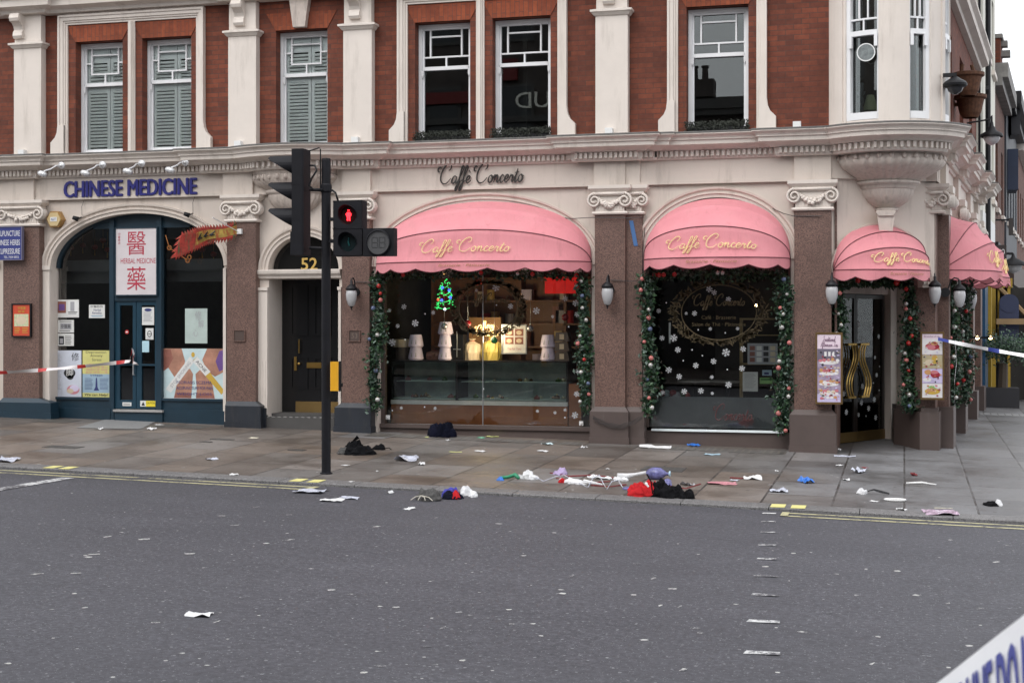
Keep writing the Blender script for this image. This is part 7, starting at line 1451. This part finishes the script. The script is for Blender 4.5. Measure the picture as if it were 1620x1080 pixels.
for i, (px, py, wp, dp, h, mt, lb) in enumerate(papers):
    c = at(px, py); w_ = wp/F*c.y*1.02; m_ = sheetm(c, w_, dp, h, mt, i*3.7+1, rot=0.15 if wp > 20 else None)
    nm = 'paper_scrap' if mt in (paper, yelpap) else 'packaging_scrap'; lt(m_, nm, lb, 'litter', GP)
def pxm(c, px): return px/F*c.y
# black jacket heap by the pole, with a small shoe beside it
c = at(566, 717); m_ = MB(); w_ = pxm(c, 30); pile(m_, c, w_*.85, .26, .13, blackc, 2); pile(m_, c+Vector((-.07, .05, 0)), w_*.40, .16, .20, blackc, 5, fold=.45); pile(m_, c+Vector((-.12, -.10, 0)), w_*.55, .12, .10, greyc, 9); pile(m_, c+Vector((.16, -.03, 0)), w_*.45, .10, .08, blackc, 12)
m_.m(blackc); m_.add([(c.x-.15, c.y+.05, c.z+.10), (c.x+.0, c.y+.06, c.z+.2), (c.x-.02, c.y+.02, c.z+.24), (c.x-.06, c.y+.10, c.z+.20)], [(0, 1, 2, 3), (3, 2, 1, 0)]); lt(m_, 'black_jacket_heap', 'black crumpled jacket heaped on the pavement right of the signal pole', 'jacket')
c = at(601, 711); m_ = MB(); pile(m_, c, .085, .07, .09, blackc, 3, fold=.2); pile(m_, c+Vector((-.06, .02, 0)), .06, .06, .06, blackc, 4); m_.tube([c+Vector((.08, 0, .02)), c+Vector((.14, -.02, .03)), c+Vector((.18, -.04, .01))], .006, 5); lt(m_, 'black_pouch', 'small black pouch with a strap beside the black jacket heap', 'pouch')
c = at(700, 690); m_ = MB(); w_ = pxm(c, 23); pile(m_, c, w_*1.05, .22, .21, navyc, 7, fold=.12); pile(m_, c+Vector((.05, -.02, 0)), w_*.75, .18, .235, M('darker_navy_cloth', (.003, .004, .010), .95, var=.4, scale=20, bump=.3, spec=.1), 3, fold=.25); pile(m_, c+Vector((-.1, .02, 0)), w_*.6, .16, .23, navyc, 13, fold=.12); lt(m_, 'navy_bag', 'dark navy bag slumped against the cake window wall', 'bag')
# glove and cap heap in the gutter
c = at(678, 790); m_ = MB(); w_ = pxm(c, 21); pile(m_, c, w_, .17, .13, greyc, 8, fold=.4); m_.m(M('bootlace_cream', (.45, .42, .36), .6))
for k in range(4): m_.tube([c+Vector((-.03, -.16, .06)), c+Vector((-.08+.05*k, -.20, .05)), c+Vector((-.12+.08*k, -.23, .02))], .005, 5)
lt(m_, 'grey_trainer', 'worn dark grey trainer with pale laces in the gutter', 'shoe')
c = at(715, 788); m_ = MB(); w_ = pxm(c, 18); pile(m_, c, w_, .13, .085, navyc, 12); pile(m_, c+Vector((.05, -.05, 0)), w_*.4, .07, .095, redc, 4); pile(m_, c+Vector((-.04, .08, 0)), w_*.7, .07, .13, M('royal_blue_cloth', (.03, .03, .30), .6, var=.3, scale=20), 5); lt(m_, 'blue_red_bundle', 'blue and red cloth bundle lying next to the grey trainer', 'clothing')
c = at(741, 784); m_ = MB(); w_ = pxm(c, 14); pile(m_, c+Vector((-.03, .03, 0)), w_*.8, .10, .115, whitec, 6, fold=.35); pile(m_, c+Vector((.07, -.05, 0)), w_*.55, .09, .07, whitec, 8); lt(m_, 'crumpled_cloth', 'white crumpled cloth right of the blue and red bundle', 'cloth')
# red and black jacket
c = at(1043, 785); m_ = MB(); pile(m_, c+Vector((-.20, .02, 0)), .17, .18, .16, redc, 21, fold=.35); pile(m_, c+Vector((-.12, .10, 0)), .12, .10, .20, redc, 14, fold=.4); pile(m_, c+Vector((.06, .03, 0)), .20, .17, .16, blackc, 17, fold=.45); pile(m_, c+Vector((-.02, .10, 0)), .10, .12, .19, blackc, 3, fold=.4); pile(m_, c+Vector((.24, .0, 0)), .13, .11, .085, blackc, 31); pile(m_, c+Vector((.33, -.04, 0)), .055, .06, .125, blackc, 33, fold=.15)
m_.m(white_m); m_.ball(c+Vector((-.12, -.14, .15)), .018, 8); m_.tube([c+Vector((-.12, -.15, .15)), c+Vector((-.09, -.16, .12))], .012, 6); m_.m(blackc); m_.tube([c+Vector((-.12, -.10, .25)), c+Vector((-.06, -.18, .18)), c+Vector((-.04, -.2, .05))], .008, 5); lt(m_, 'red_black_jacket', 'red and black jacket dropped on the kerb edge', 'jacket')
# airway bag
c = at(1038, 758); m_ = MB(); m_.m(violet); m_.smooth = True; m_.lathe([(.015, -.12), (.045, -.10), (.07, -.05), (.075, 0), (.07, .05), (.04, .10), (.02, .12), (.015, .16)], c+Vector((0, 0, .07)), 18, axis='x'); m_.m(lblue); m_.lathe([(.015, .15), (.035, .155), (.035, .17), (.015, .175)], c+Vector((0, 0, .07)), 14, axis='x'); lt(m_, 'breathing_bag', 'see-through violet squeeze bag with pale blue valve behind the red jacket', 'medical bag')
c = at(1000, 760); m_ = MB(); m_.m(whitec); m_.smooth = True; m_.tube([c+Vector((-.16, -.05, .04)), c+Vector((-.06, 0, .05)), c+Vector((.03, .01, .07)), c+Vector((.16, .03, .10))], [.05, .035, .02, .016], 8); m_.smooth = False; pile(m_, c+Vector((-.12, -.03, 0)), .10, .09, .07, whitec, 41); lt(m_, 'white_bandage', 'white bandage leading into the violet squeeze bag', 'bandage')
c = at(833, 757); m_ = MB(); pile(m_, c, .09, .10, .12, whitec, 51, fold=.5); pile(m_, c+Vector((.08, -.02, 0)), .07, .09, .07, whitec, 52); lt(m_, 'white_gauze_heap', 'puffy white gauze heap at the left end of the tubing', 'gauze')
c = at(806, 759); m_ = MB(); m_.m(greenl); m_.smooth = True; m_.tube([c+Vector((-.12, .03, .02)), c+Vector((-.03, .05, .03)), c+Vector((.06, .03, .06)), c+Vector((.12, -.03, .03))], [.018, .02, .025, .02], 8); m_.smooth = False; pile(m_, c+Vector((-.09, -.08, 0)), .045, .04, .05, bluel, 7); lt(m_, 'green_tube', 'green curved tube with a blue cap at the far left of the scattered dressings', 'medical tube')
c = at(886, 750); m_ = MB(); pile(m_, c, .085, .09, .10, lilacl, 61, fold=.5); lt(m_, 'lilac_glove', 'crumpled lilac glove above the long white dressing', 'glove')
c = at(906, 764); m_ = MB(); pile(m_, c+Vector((-.05, .04, 0)), .13, .08, .07, whitec, 71, fold=.5); pile(m_, c+Vector((.10, -.06, 0)), .13, .05, .06, whitec, 72, fold=.3); pile(m_, c+Vector((-.12, -.0, 0)), .05, .05, .06, redc, 73); m_.m(whitec); m_.tube([c+Vector((.15, -.08, .03)), c+Vector((.28, -.12, .02)), c+Vector((.38, -.14, .01))], [.03, .02, .008], 7); lt(m_, 'stained_dressing', 'long white dressing stained red at one end in the middle of the litter', 'dressing')
m_ = MB(); rs = random.Random(77); m_.m(clearp); 
def gl2(pts, r, mt):
    m_.m(mt); m_.tube([at(x, y)+Vector((0, 0, z)) for x, y, z in pts], r, 5)
gl2([(845, 758, .03), (860, 762, .01), (880, 757, .03), (893, 754, .02), (915, 766, .02), (930, 772, .01), (938, 764, .06), (948, 762, .08), (955, 768, .02), (960, 775, .01), (968, 768, .05), (978, 766, .05), (985, 772, .01)], .006, clearp); lt(m_, 'clear_tubing', 'loops of clear thin tubing between the dressings', 'tubing')
for pts, lb in (([(870, 748), (900, 754), (940, 752), (975, 757)], 'long dark red streak behind the stained dressing'), ([(880, 757), (910, 760), (935, 764), (965, 762)], 'dark red streak running under the stained dressing'), ([(935, 768), (965, 770), (990, 767)], 'short dark red streak just left of the red jacket'), ([(1060, 770), (1085, 773), (1108, 766)], 'short dark red streak right of the black sleeve'), ([(1155, 756), (1172, 757), (1190, 755)], 'short dark red streak touching the curved white paper')):
    m_ = MB(); m_.m(darkred); pts2 = [at(x, y)+Vector((0, 0, .004)) for x, y in pts]; m_.tube(pts2, [.010*random.uniform(.6, 1.4) for _ in pts2], 5); lt(m_, 'dark_red_streak', lb, 'streak', 'dark red streaks among the dressings')
m_ = MB(); m_.m(navy); pile(m_, at(992, 774), .05, .04, .04, violet, 81); lt(m_, 'violet_cap', 'tiny violet cap left of the red jacket', 'cap')
c = at(1460, 766); m_ = MB(); m_.m(white_m); m_.tube([c+Vector((-.19, .02, .01)), c+Vector((0, .0, .02)), c+Vector((.15, -.06, .01))], .008, 6); m_.tube([c+Vector((-.19, .02, .01)), c+Vector((-.02, .08, .02)), c+Vector((.05, .08, .01))], .008, 6); lt(m_, 'white_tongs', 'thin white plastic tongs open on the grey paving', 'tongs')
c = at(1372, 781); m_ = MB(); pile(m_, c+Vector((-.06, 0, 0)), .06, .08, .08, whitec, 91); m_.m(black_mat)
for k in range(3): m_.tube([c+Vector((0, 0, .03)), c+Vector((.07, .05*k-.03, .05)), c+Vector((.14+.04*k, .02, .02)), c+Vector((.24, -.03+.03*k, .01))], .004, 4)
lt(m_, 'wired_mask', 'white mask with thin black wires on the grey paving', 'mask')
c = at(1416, 792); m_ = MB(); m_.m(white_m); m_.tube([c+Vector((.11*math.cos(t), .07*math.sin(t), .015)) for t in [2*PI*i/14 for i in range(15)]], .011, 6); lt(m_, 'white_ring', 'white plastic ring near the right kerb', 'ring')
c = at(1569, 799); m_ = MB(); pile(m_, c, .085, .09, .05, blackc, 95); pile(m_, c+Vector((.07, .0, 0)), .04, .06, .07, whitec, 96); lt(m_, 'black_white_shoe', 'small black and white shoe at the far right of the pavement', 'shoe')
c = at(1056, 768); m_ = MB(); pile(m_, c, .05, .06, .10, violet, 97); lt(m_, 'blue_white_wrap', 'small blue wrapped lump between the violet bag and black sleeve', 'wrapper')
# metal covers let into the paving
ironm = M('cast_iron_cover', (.07, .066, .062), .55, var=.3, scale=30, bump=.4, bscale=60)
for i, (px, py, w_, d_, lb) in enumerate(((1050, 742, .52, .45, 'square iron cover in the paving before the double pilaster'), (352, 695, .34, .12, 'small dark iron cover in the paving near the black doorway'), (470, 712, .22, .14, 'small iron cover left of the black jacket heap'), (100, 707, .5, .25, 'paved iron cover in front of the herb shop'), (326, 699, .16, .10, 'tiny iron cover left of the small dark one'), (1590, 664 - 8, .9, .5, 'pale ribbed cover by the planter on the side street'))):
    g = G(px, py); m_ = MB(); m_.m(ironm if i < 5 else M('pale_ribbed_cover', (.25, .25, .25), .5)); f_ = lambda x, y, dz: (g.x+x, g.y+y, pave(g.x+x, g.y+y)+dz)
    q = [(-w_/2, -d_/2), (w_/2, -d_/2), (w_/2, d_/2), (-w_/2, d_/2)]; m_.add([f_(x, y, .006) for x, y in q]+[f_(x, y, -.02) for x, y in q], [(0, 1, 2, 3), (0, 4, 5, 1), (1, 5, 6, 2), (2, 6, 7, 3), (3, 7, 4, 0)])
    m_.m(lead); k = 7
    for j in range(k): x = -w_/2+w_*(j+.5)/k; m_.add([f_(x-.008, -d_*.42, .009), (*f_(x+.008, -d_*.42, .009),), f_(x+.008, d_*.42, .009), f_(x-.008, d_*.42, .009)], [(0, 1, 2, 3)])
    lt(m_, 'access_cover', lb, 'access cover', 'iron covers set in the paving')
# cellar lights along the wall
def grid_mat():
    m = bpy.data.materials.new('pavement_light_lenses'); t, N, L, B = nodes(m); tc = N.new('ShaderNodeTexCoord'); b = N.new('ShaderNodeTexBrick'); L.new(tc.outputs['Object'], b.inputs['Vector']); b.offset = 0; b.inputs['Scale'].default_value = 1; b.inputs['Brick Width'].default_value = .10; b.inputs['Row Height'].default_value = .10; b.inputs['Mortar Size'].default_value = .018
    b.inputs['Color1'].default_value = (.035, .035, .032, 1); b.inputs['Color2'].default_value = (.07, .07, .065, 1); b.inputs['Mortar'].default_value = (.13, .115, .10, 1); L.new(b.outputs['Color'], B.inputs['Base Color']); B.inputs['Roughness'].default_value = .4; return m
gm = grid_mat(); m_ = MB()
for a, b_, d_ in ((590, 935, .42), (1018, 1250, .42), (78, 135, .5), (258, 345, .5)):
    xa, xb = PX(a, 20.9), PX(b_, 20.9); n = max(1, round((xb-xa)/.45)); s_ = (xb-xa)/n
    for i in range(n): m_.quad(*[(x, y, pave(x, y)+.005) for x, y in ((xa+i*s_+.02, 20.86-d_), (xa+(i+1)*s_-.04, 20.86-d_), (xa+(i+1)*s_-.04, 20.86), (xa+i*s_+.02, 20.86))])
struct('pavement_lights', m_, gm)
m_ = MB(); p = [G(120, 677), G(222, 679), G(252, 664), G(165, 664)]; m_.add([(q.x, q.y, pave(q.x, q.y)+.006) for q in p], [(0, 1, 2, 3)]); struct('ribbed_paving', m_, M('ribbed_grey_paving', (.20, .20, .20), .6, var=.2, scale=30))
# ================================================================ SIDE STREET
def sbox(m_, s0, s1, o0, o1, z0, z1):
    q = [side(s0, o0, 0), side(s1, o0, 0), side(s1, o1, 0), side(s0, o1, 0)]; m_.prismz([(v.x, v.y) for v in q][::-1] if o1 > o0 else [(v.x, v.y) for v in q], z0, z1)
def house(name, lb, s0, s1, o, h, wall, dep=9, rows=3, wcol=None, win_w=.9, first=4.6, step=3.0, sill=stucco2, cornice=.35, cm=None):
    root = thing(name, tuple(side(s0, 0, .2)), lb, 'building'); n = max(1, int((s1-s0)/1.9)); zr = [first+r*step for r in range(rows) if first+r*step+1.8 <= h-.5]
    m_ = MB(); sbox(m_, s0, s1, o-dep, o-.25, -.3, h-.01); zc = -.3
    for z0 in zr:
        sbox(m_, s0, s1, o-.25, o, zc, z0); q = s0
        for i in range(n): s_ = s0+(s1-s0)*(i+.5)/n; sbox(m_, q, s_-win_w/2, o-.25, o, z0, z0+1.7); q = s_+win_w/2
        sbox(m_, q, s1, o-.25, o, z0, z0+1.7); zc = z0+1.7
    sbox(m_, s0, s1, o-.25, o, zc, h-.01); obj('wall', m_, wall, root)
    m_ = MB(); sbox(m_, s0, s1, o-.1, o+cornice, h-.35, h); sbox(m_, s0, s1, o-.1, o+cornice*.6, h-.55, h-.35); obj('cornice', m_, cm or stucco2, root)
    for z0 in zr:
        for i in range(n):
            s_ = s0+(s1-s0)*(i+.5)/n; m_ = MB(); sbox(m_, s_-win_w/2, s_+win_w/2, o-.248, o-.20, z0+.002, z0+1.698); w = obj('window', m_, white_paint, root)
            m_ = MB(); sbox(m_, s_-win_w/2+.07, s_+win_w/2-.07, o-.199, o-.195, z0+.07, z0+.82); sbox(m_, s_-win_w/2+.07, s_+win_w/2-.07, o-.199, o-.195, z0+.88, z0+1.63); obj('pane', m_, M('dark_far_pane', (.03, .035, .04), .12), w)
            m_ = MB(); sbox(m_, s_-win_w/2-.1, s_+win_w/2+.1, o+.002, o+.08, z0-.12, z0-.01); obj('sill', m_, sill, w)
    return root
wpaint = M('cream_white_render', (.66, .64, .56), .7, var=.06, scale=1, dirt=(.40, .38, .32), dscale=.8, dlo=.55, dhi=1)
h1 = house('white_building', 'tall cream white building with black drainpipe beyond the corner building', 8.72, 15.4, .03, 13.5, wpaint, rows=3)
m_ = MB(); 
for s_ in (10.3,): p0 = side(s_, .14, 3.0); m_.tube([p0, side(s_, .14, 13)], .055, 8); m_.tube([side(s_, .10, 6.6), side(s_, .16, 6.6)], .1, 8); m_.tube([side(s_, .10, 9.2), side(s_, .16, 9.2)], .09, 8)
obj('drainpipe', m_, black_mat, h1); m_ = MB(); sbox(m_, 8.74, 8.80, .035, .08, 4.5, 12); obj('dark_joint', m_, black_mat, h1)
house('brick_gabled_building', 'brown brick building with heavy grey cornice past the white one', 15.5, 21, .0, 8.05, brick_mat('far_brown_brick', (.17, .07, .045), (.11, .045, .03), (.08, .06, .05)), cornice=.33, rows=1, cm=M('sooty_stone', (.20, .19, .18), .7, var=.3, scale=3))
r_ = thing('chimney_stack', tuple(side(15.6, .0, 8.05)), 'red brick chimney with scrolled side on the brown building', 'chimney'); m_ = MB(); sbox(m_, 15.5, 16.6, -.8, .15, 8.05, 8.65); obj('stack', m_, brick, r_); m_ = MB(); sbox(m_, 15.45, 16.7, -.9, .20, 8.65, 8.75); sbox(m_, 15.8, 16.1, .15, .30, 8.5, 8.64); sbox(m_, 15.8, 16.1, .15, .36, 8.25, 8.4); obj('capping', m_, M('sooty_stone', (.20, .19, .18), .7), r_)
house('dark_building', 'dark painted building with black blind far down the side street', 21.1, 29, .05, 8.2, M('dark_slate_paint', (.04, .045, .055), .6, var=.3), rows=1, cm=black_mat, cornice=.4)
house('far_brick_building', 'distant brick building beyond the dark one', 29.1, 38, .05, 8.0, brick_mat('far_red_brick', (.22, .10, .07), (.15, .07, .05), (.10, .08, .07)), rows=2)
house('far_pale_building', 'most distant pale building at the right edge of the side street', 38.1, 60, .1, 9.0, M('far_pale_render', (.50, .49, .47), .7, var=.1), rows=2)
for s_, zz, lb in ((15.5, 3.3, 'white boards and awning frame over the far shops'),):
    m_ = MB(); m_.m(white_m); sbox(m_, 9.2, 14.0, .04, .10, 3.0, 4.0); m_.m(black_mat); sbox(m_, 15.6, 21, .02, .10, 2.9, 3.7); m_.m(M('dark_wood_shop', (.06, .035, .025), .6)); sbox(m_, 21.2, 38, .1, .25, 2.8, 3.5); tag(obj('shop_fascias', m_, None), lb, 'fascia')
m_ = MB(); rs = random.Random(4)
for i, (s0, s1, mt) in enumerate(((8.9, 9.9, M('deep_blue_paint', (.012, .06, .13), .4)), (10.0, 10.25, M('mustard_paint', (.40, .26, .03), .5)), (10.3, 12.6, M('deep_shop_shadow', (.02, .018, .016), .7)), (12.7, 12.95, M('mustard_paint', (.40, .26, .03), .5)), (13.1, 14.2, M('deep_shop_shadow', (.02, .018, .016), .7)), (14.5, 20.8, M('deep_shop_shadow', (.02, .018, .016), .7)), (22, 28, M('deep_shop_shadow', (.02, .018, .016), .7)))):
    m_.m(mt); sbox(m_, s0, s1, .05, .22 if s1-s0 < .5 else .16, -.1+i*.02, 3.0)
tag(obj('far_shopfronts', m_, None), 'blue and mustard painted shopfronts past the cafe on the side street', 'shopfront')
mus = M('mustard_paint', (.40, .26, .03), .5)
YM = 33.0; a = P(1563, 455, YM); m_ = MB(); m_.m(mus); zq = pave(a.x, YM)
for u0, u1 in ((0, .16), (.20, .24), (.40, .46), (.86, .90)): m_.box(a.x+u0, a.x+u1, YM, YM+.15, zq, a.z)
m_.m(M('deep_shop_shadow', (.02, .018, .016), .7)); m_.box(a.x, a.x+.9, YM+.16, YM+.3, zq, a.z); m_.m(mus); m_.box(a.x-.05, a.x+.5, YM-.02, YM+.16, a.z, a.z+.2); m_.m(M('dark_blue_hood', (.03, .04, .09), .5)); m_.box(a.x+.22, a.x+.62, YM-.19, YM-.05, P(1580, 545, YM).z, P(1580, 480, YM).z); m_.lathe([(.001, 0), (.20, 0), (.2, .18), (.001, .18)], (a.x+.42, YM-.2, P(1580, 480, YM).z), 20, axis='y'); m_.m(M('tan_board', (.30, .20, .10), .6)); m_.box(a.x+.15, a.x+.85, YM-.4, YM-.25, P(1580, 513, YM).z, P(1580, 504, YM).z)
m_.tube([P(1578, 452, YM), P(1625, 500, YM)], .05, 6); tag(obj('mustard_shopfront', m_, None), 'mustard yellow shop porch with dark blue hood behind the planter', 'shopfront')
# projecting sign boards
def psign(px0, py0, px1, py1, Y, base, lb, txt, cat='sign'):
    d, R_, T_, E_, L_, Q_, mm, U = board('hanging_sign', lb, cat, rect((px0, py0), (px1, py1), Y), Y, base, th=.06)
    for t, a, b_, c_, e in txt: T_(t, a, b_, c_, e, white_m)
    mm.m(black_mat); mm.box(U(0, 1)[0]-.8, U(0, 1)[0], Y-.03, Y, U(0, .9)[1]-.02, U(0, .9)[1]+.02); d()
psign(1561, 388, 1592, 421, 29.0, M('dark_wood_sign', (.035, .028, .026), .5), 'dark hanging sign board ending in THO beyond the side awnings', (('SOTHO', -.1 + .12, .55, .92, .8), ('WINE BAR', .3, .2, .8, .38)))
psign(1606, 468, 1625, 480, 42.0, M('small_red_sign', (.45, .03, .05), .5), 'small red sign far along the side street', (('Cafe', .1, .2, .8, .8),))
# hanging lantern on a bracket, CCTV dome, planters hanging
YL = 23.4; c = P(1569, 214, YL); root = thing('street_lantern', tuple(c), 'dark shaded street lantern hanging on a long bracket over the side street', 'street lantern')
m_ = MB(); m_.lathe([(.02, .20), (.03, .14), (.05, .12), (.07, .07), (.16, .02), (.17, -.02), (.165, -.03)], c, 24); obj('shade', m_, black_mat, root, smooth=True); m_ = MB(); m_.lathe([(.12, -.02), (.125, -.05), (.09, -.11), (.03, -.15), (.001, -.155)], c, 20); obj('globe', m_, opal, root, smooth=True)
m_ = MB(); m_.tube([c+Vector((0, 0, .20)), c+Vector((0, 0, .30)), P(1566, 189, YL), P(1530, 195, YL+.05)], .015, 6); obj('bracket', m_, black_mat, root)
m_ = MB(); m_.tube([P(1556, 0, 22.9) + Vector((0, 0, 1.5)), P(1556, 396, 22.9)], .03, 8) if False else None
YL2 = 36; c = P(1603, 418, YL2); root = thing('street_lantern', tuple(c), 'smaller dark lantern farther down the side street', 'street lantern'); m_ = MB(); m_.lathe([(.02, .25), (.06, .15), (.30, .03), (.30, -.03)], c, 20); obj('shade', m_, black_mat, root, smooth=True); m_ = MB(); m_.lathe([(.2, -.03), (.17, -.15), (.001, -.22)], c, 16); obj('globe', m_, opal, root, smooth=True); m_ = MB(); m_.tube([c+Vector((0, 0, .25)), c+Vector((-1.2, 0, .3))], .03, 6); obj('bracket', m_, black_mat, root)
YV = 21.0; c = P(1511, 133, YV); root = thing('security_camera', tuple(c), 'dark dome security camera on a short arm beside the oriel', 'camera'); m_ = MB(); m_.lathe([(.03, .10), (.06, .08), (.14, .03), (.165, .0), (.16, -.03), (.12, -.05)], c, 24); m_.box(c.x-.16, c.x+.02, c.y-.03, c.y+.03, c.z+.10, c.z+.15); obj('housing', m_, black_mat, root, smooth=False); m_ = MB(); m_.lathe([(.11, -.05), (.09, -.10), (.04, -.14), (.001, -.15)], c, 20); m_.m(M('smoked_dome', (.03, .03, .035), .1)); obj('dome', m_, M('smoked_dome', (.03, .03, .035), .1), root, smooth=True)
for i, (px, py, YV) in enumerate(((1531, 123, 24.5), (1535, 158, 25.0))):
    c = P(px, py, YV); m_ = MB(); m_.m(M('rusty_basket', (.10, .04, .018), .8, var=.4, scale=20)); m_.lathe([(.12, -.30), (.17, -.22), (.22, 0), (.26, .02), (.26, .07), (.22, .08), (.001, .08)], c, 22)
    if i == 0: m_.tube([c+Vector((-.1, 0, .06)), c+Vector((-.08, 0, .22))], .03, 6); m_.tube([c+Vector((.1, 0, .06)), c+Vector((.06, 0, .2))], .03, 6)
    m_.box(c.x-.5, c.x-.1, YV-.03, YV+.03, c.z-.1, c.z-.04); tag(obj('hanging_planter', m_, None), ['upper', 'lower'][i]+' rust brown bowl planter on the side street wall', 'planter', 'rusty bowl planters on the side wall')
# pavement planter with bush
g = G(1586, 645); root = thing('street_planter', (g.x, g.y, pave(g.x, g.y)), 'dark square planter with a rounded bush on the side street pavement', 'planter')
w_ = 48/F*g.y*1.0; m_ = MB(); z0 = pave(g.x, g.y); m_.box(g.x-w_/2, g.x+w_/2, g.y, g.y+.5, z0, z0+.40); obj('trough', m_, M('charcoal_trough', (.022, .022, .026), .6), root)
m_ = MB(); m_.tube([(g.x, g.y+.25, z0+.35), (g.x+.02, g.y+.25, z0+.9)], [.12, .10], 8); m_.m(leafm[3]); obj('trunk', m_, M('grey_trunk', (.12, .11, .10), .8), root)
m_ = MB(); rs = random.Random(9)
for i in range(3400):
    a = rs.uniform(0, 2*PI); q = rs.random()**.5; hz = rs.gauss(0, .5); c = Vector((g.x+.0+.62*q*math.cos(a), g.y+.25+.5*q*math.sin(a), z0+1.22+.30*hz*(1-.4*q)+.08*math.sin(a*3)))
    l = rs.uniform(.03, .07); m_.m(rs.choice(leafm[:2]+[leafm[0]])); d_ = Vector((rs.gauss(0, 1), rs.gauss(0, 1), rs.gauss(0, 1))).normalized(); s_ = d_.orthogonal().normalized()*l*.35; m_.add([c-d_*l*.5, c+s_, c+d_*l*.5, c-s_], [(0, 1, 2, 3)])
obj('foliage', m_, None, root)
for i, (px0, py0, px1, py1, YY, mt, lb) in enumerate(((1594, 236, 1611, 300, 43.5, M('navy_canvas_box', (.02, .03, .06), .7), 'navy canvas box sign high on the dark building down the side street'), (1600, 150, 1614, 212, 44.0, M('black_slatted_box', (.02, .02, .025), .6), 'black slatted box under the eaves of the dark building'), (1598, 505, 1618, 516, 40.0, M('faded_yellow_sign', (.50, .42, .06), .5), 'small yellow blank board low in the far side street'), (1596, 345, 1603, 372, 38.0, M('dark_wood_sign', (.035, .028, .026), .5), 'narrow dark hanging board in the far side street'))):
    x0, z0, x1, z1 = rect((px0, py0), (px1, py1), YY); m_ = MB(); m_.m(mt); m_.box(x0, x1, YY, YY+1.2 if i < 2 else YY+.08, z0, z1); m_.m(black_mat); m_.box(x0-.5, x0, YY+.02, YY+.06, z1-.06, z1-.02); tag(obj('projecting_board', m_, None), lb, 'board')
# small lamps glowing by the shops and a yellow disc
for px, py, Y, lb in ((1546, 534, 27.6, 'nearer small warm lamp low on the blue shopfront'), (1567, 534, 29.2, 'farther small warm lamp low on the mustard shopfront')):
    c = P(px, py, Y); m_ = MB(); m_.m(M('warm_lamp_glow', (1, .7, .35), .4, var=0, emit=9)); m_.ball(c, .035, 8); m_.m(black_mat); m_.box(c.x-.3, c.x-.03, c.y-.02, c.y+.02, c.z-.02, c.z+.02); m_.lathe([(.05, .03), (.07, .0)], c, 12); tag(obj('shop_lamp', m_, None), lb, 'lamp', 'small warm lamps on the side street shops')
# ================================================================ BUILDINGS ACROSS THE ROAD (seen only in the reflections)
ob1 = M('opposite_dark_brick', (.09, .075, .068), .85, var=.3, scale=2); ob2 = M('opposite_grey_stone', (.11, .105, .10), .8, var=.2, scale=1)
def opp(name, lb, x0, x1, y, h, wall, shop):
    root = thing(name, (x0, y, 0), lb, 'building'); m_ = MB(); m_.box(x0, x1, y-8, y, -.3, h); obj('wall', m_, wall, root)
    m_ = MB(); m_.box(x0, x1, y+.002, y+.3, 3.6, 4.0); m_.box(x0, x1, y+.002, y+.25, 8.4, 8.6); m_.box(x0, x1, y+.002, y+.35, h-.4, h-.1); obj('cornice', m_, ob2, root)
    n = max(1, int((x1-x0)/2.4)); 
    for r in range(int((h-4)/3.2)):
        for i in range(n):
            xc = x0+(x1-x0)*(i+.5)/n; z = 4.7+r*3.2; m_ = MB(); m_.box(xc-.6, xc+.6, y+.003, y+.06, z, z+1.8); w = obj('window', m_, ob2, root); m_ = MB(); m_.box(xc-.5, xc+.5, y+.061, y+.065, z+.1, z+1.7); obj('pane', m_, M('dark_far_pane', (.03, .035, .04), .12), w)
    m_ = MB(); m_.box(x0+.3, x1-.3, y+.004, y+.08, .3, 3.3); obj('shopfront', m_, shop, root); return root
opp('opposite_theatre', 'tall dark building reflected in the paired upper windows', -34, -11.2, -4.2, 15.5, ob1, M('dim_shop', (.03, .03, .03), .3))
o = opp('opposite_pub', 'lower dark building with chimney reflected in the single upper window', -11.1, 6.5, -4.2, 9.0, ob1, M('dim_shop', (.03, .03, .03), .3))
opp('opposite_block', 'dark block across the road reflected in the corner glass', 6.6, 22, -4.2, 13, ob1, M('dim_shop', (.03, .03, .03), .3))
m_ = MB(); m_.box(-7.5, -5.9, -4.7, -4.0, 9.0, 9.55); m_.mats = []; cs_ = thing('opposite_chimney', (-6.7, -4.4, 9), 'dark chimney stack with four pots reflected in the single upper window', 'chimney'); obj('stack', m_, ob1, cs_)
for i in range(4): m_ = MB(); m_.lathe([(.11, 0), (.09, .4), (.12, .42), (.12, .48), (.08, .48)], (-7.2+i*.33, -4.35, 9.55), 12); obj('pot', m_, ob1, cs_)
m_ = MB(); 
for t, x, w_, h_, z in (('UD', -13.4, 1.15, .52, 8.85),):
    fit_text(m_, t, lambda a, b, d: Vector((-a, -4.0+d, b)), 11.3, z, 11.3+w_, z+h_, .02, depth=.02)
tag(obj('reflected_letters', m_, M('pale_sign_letters', (.55, .55, .5), .4, var=0, emit=.5)), 'pale big letters across the road mirrored in the right paired window', 'lettering')
m_ = MB(); m_.box(-13.1, -12.4, -4.1, -3.95, 9.8, 10.5); m_.box(-15.8, -13.9, -4.1, -3.95, 9.1, 9.5); tag(obj('red_fascia', m_, M('dull_red_fascia', (.20, .02, .02), .5)), 'dull red sign bands across the road mirrored in the paired windows', 'sign band')
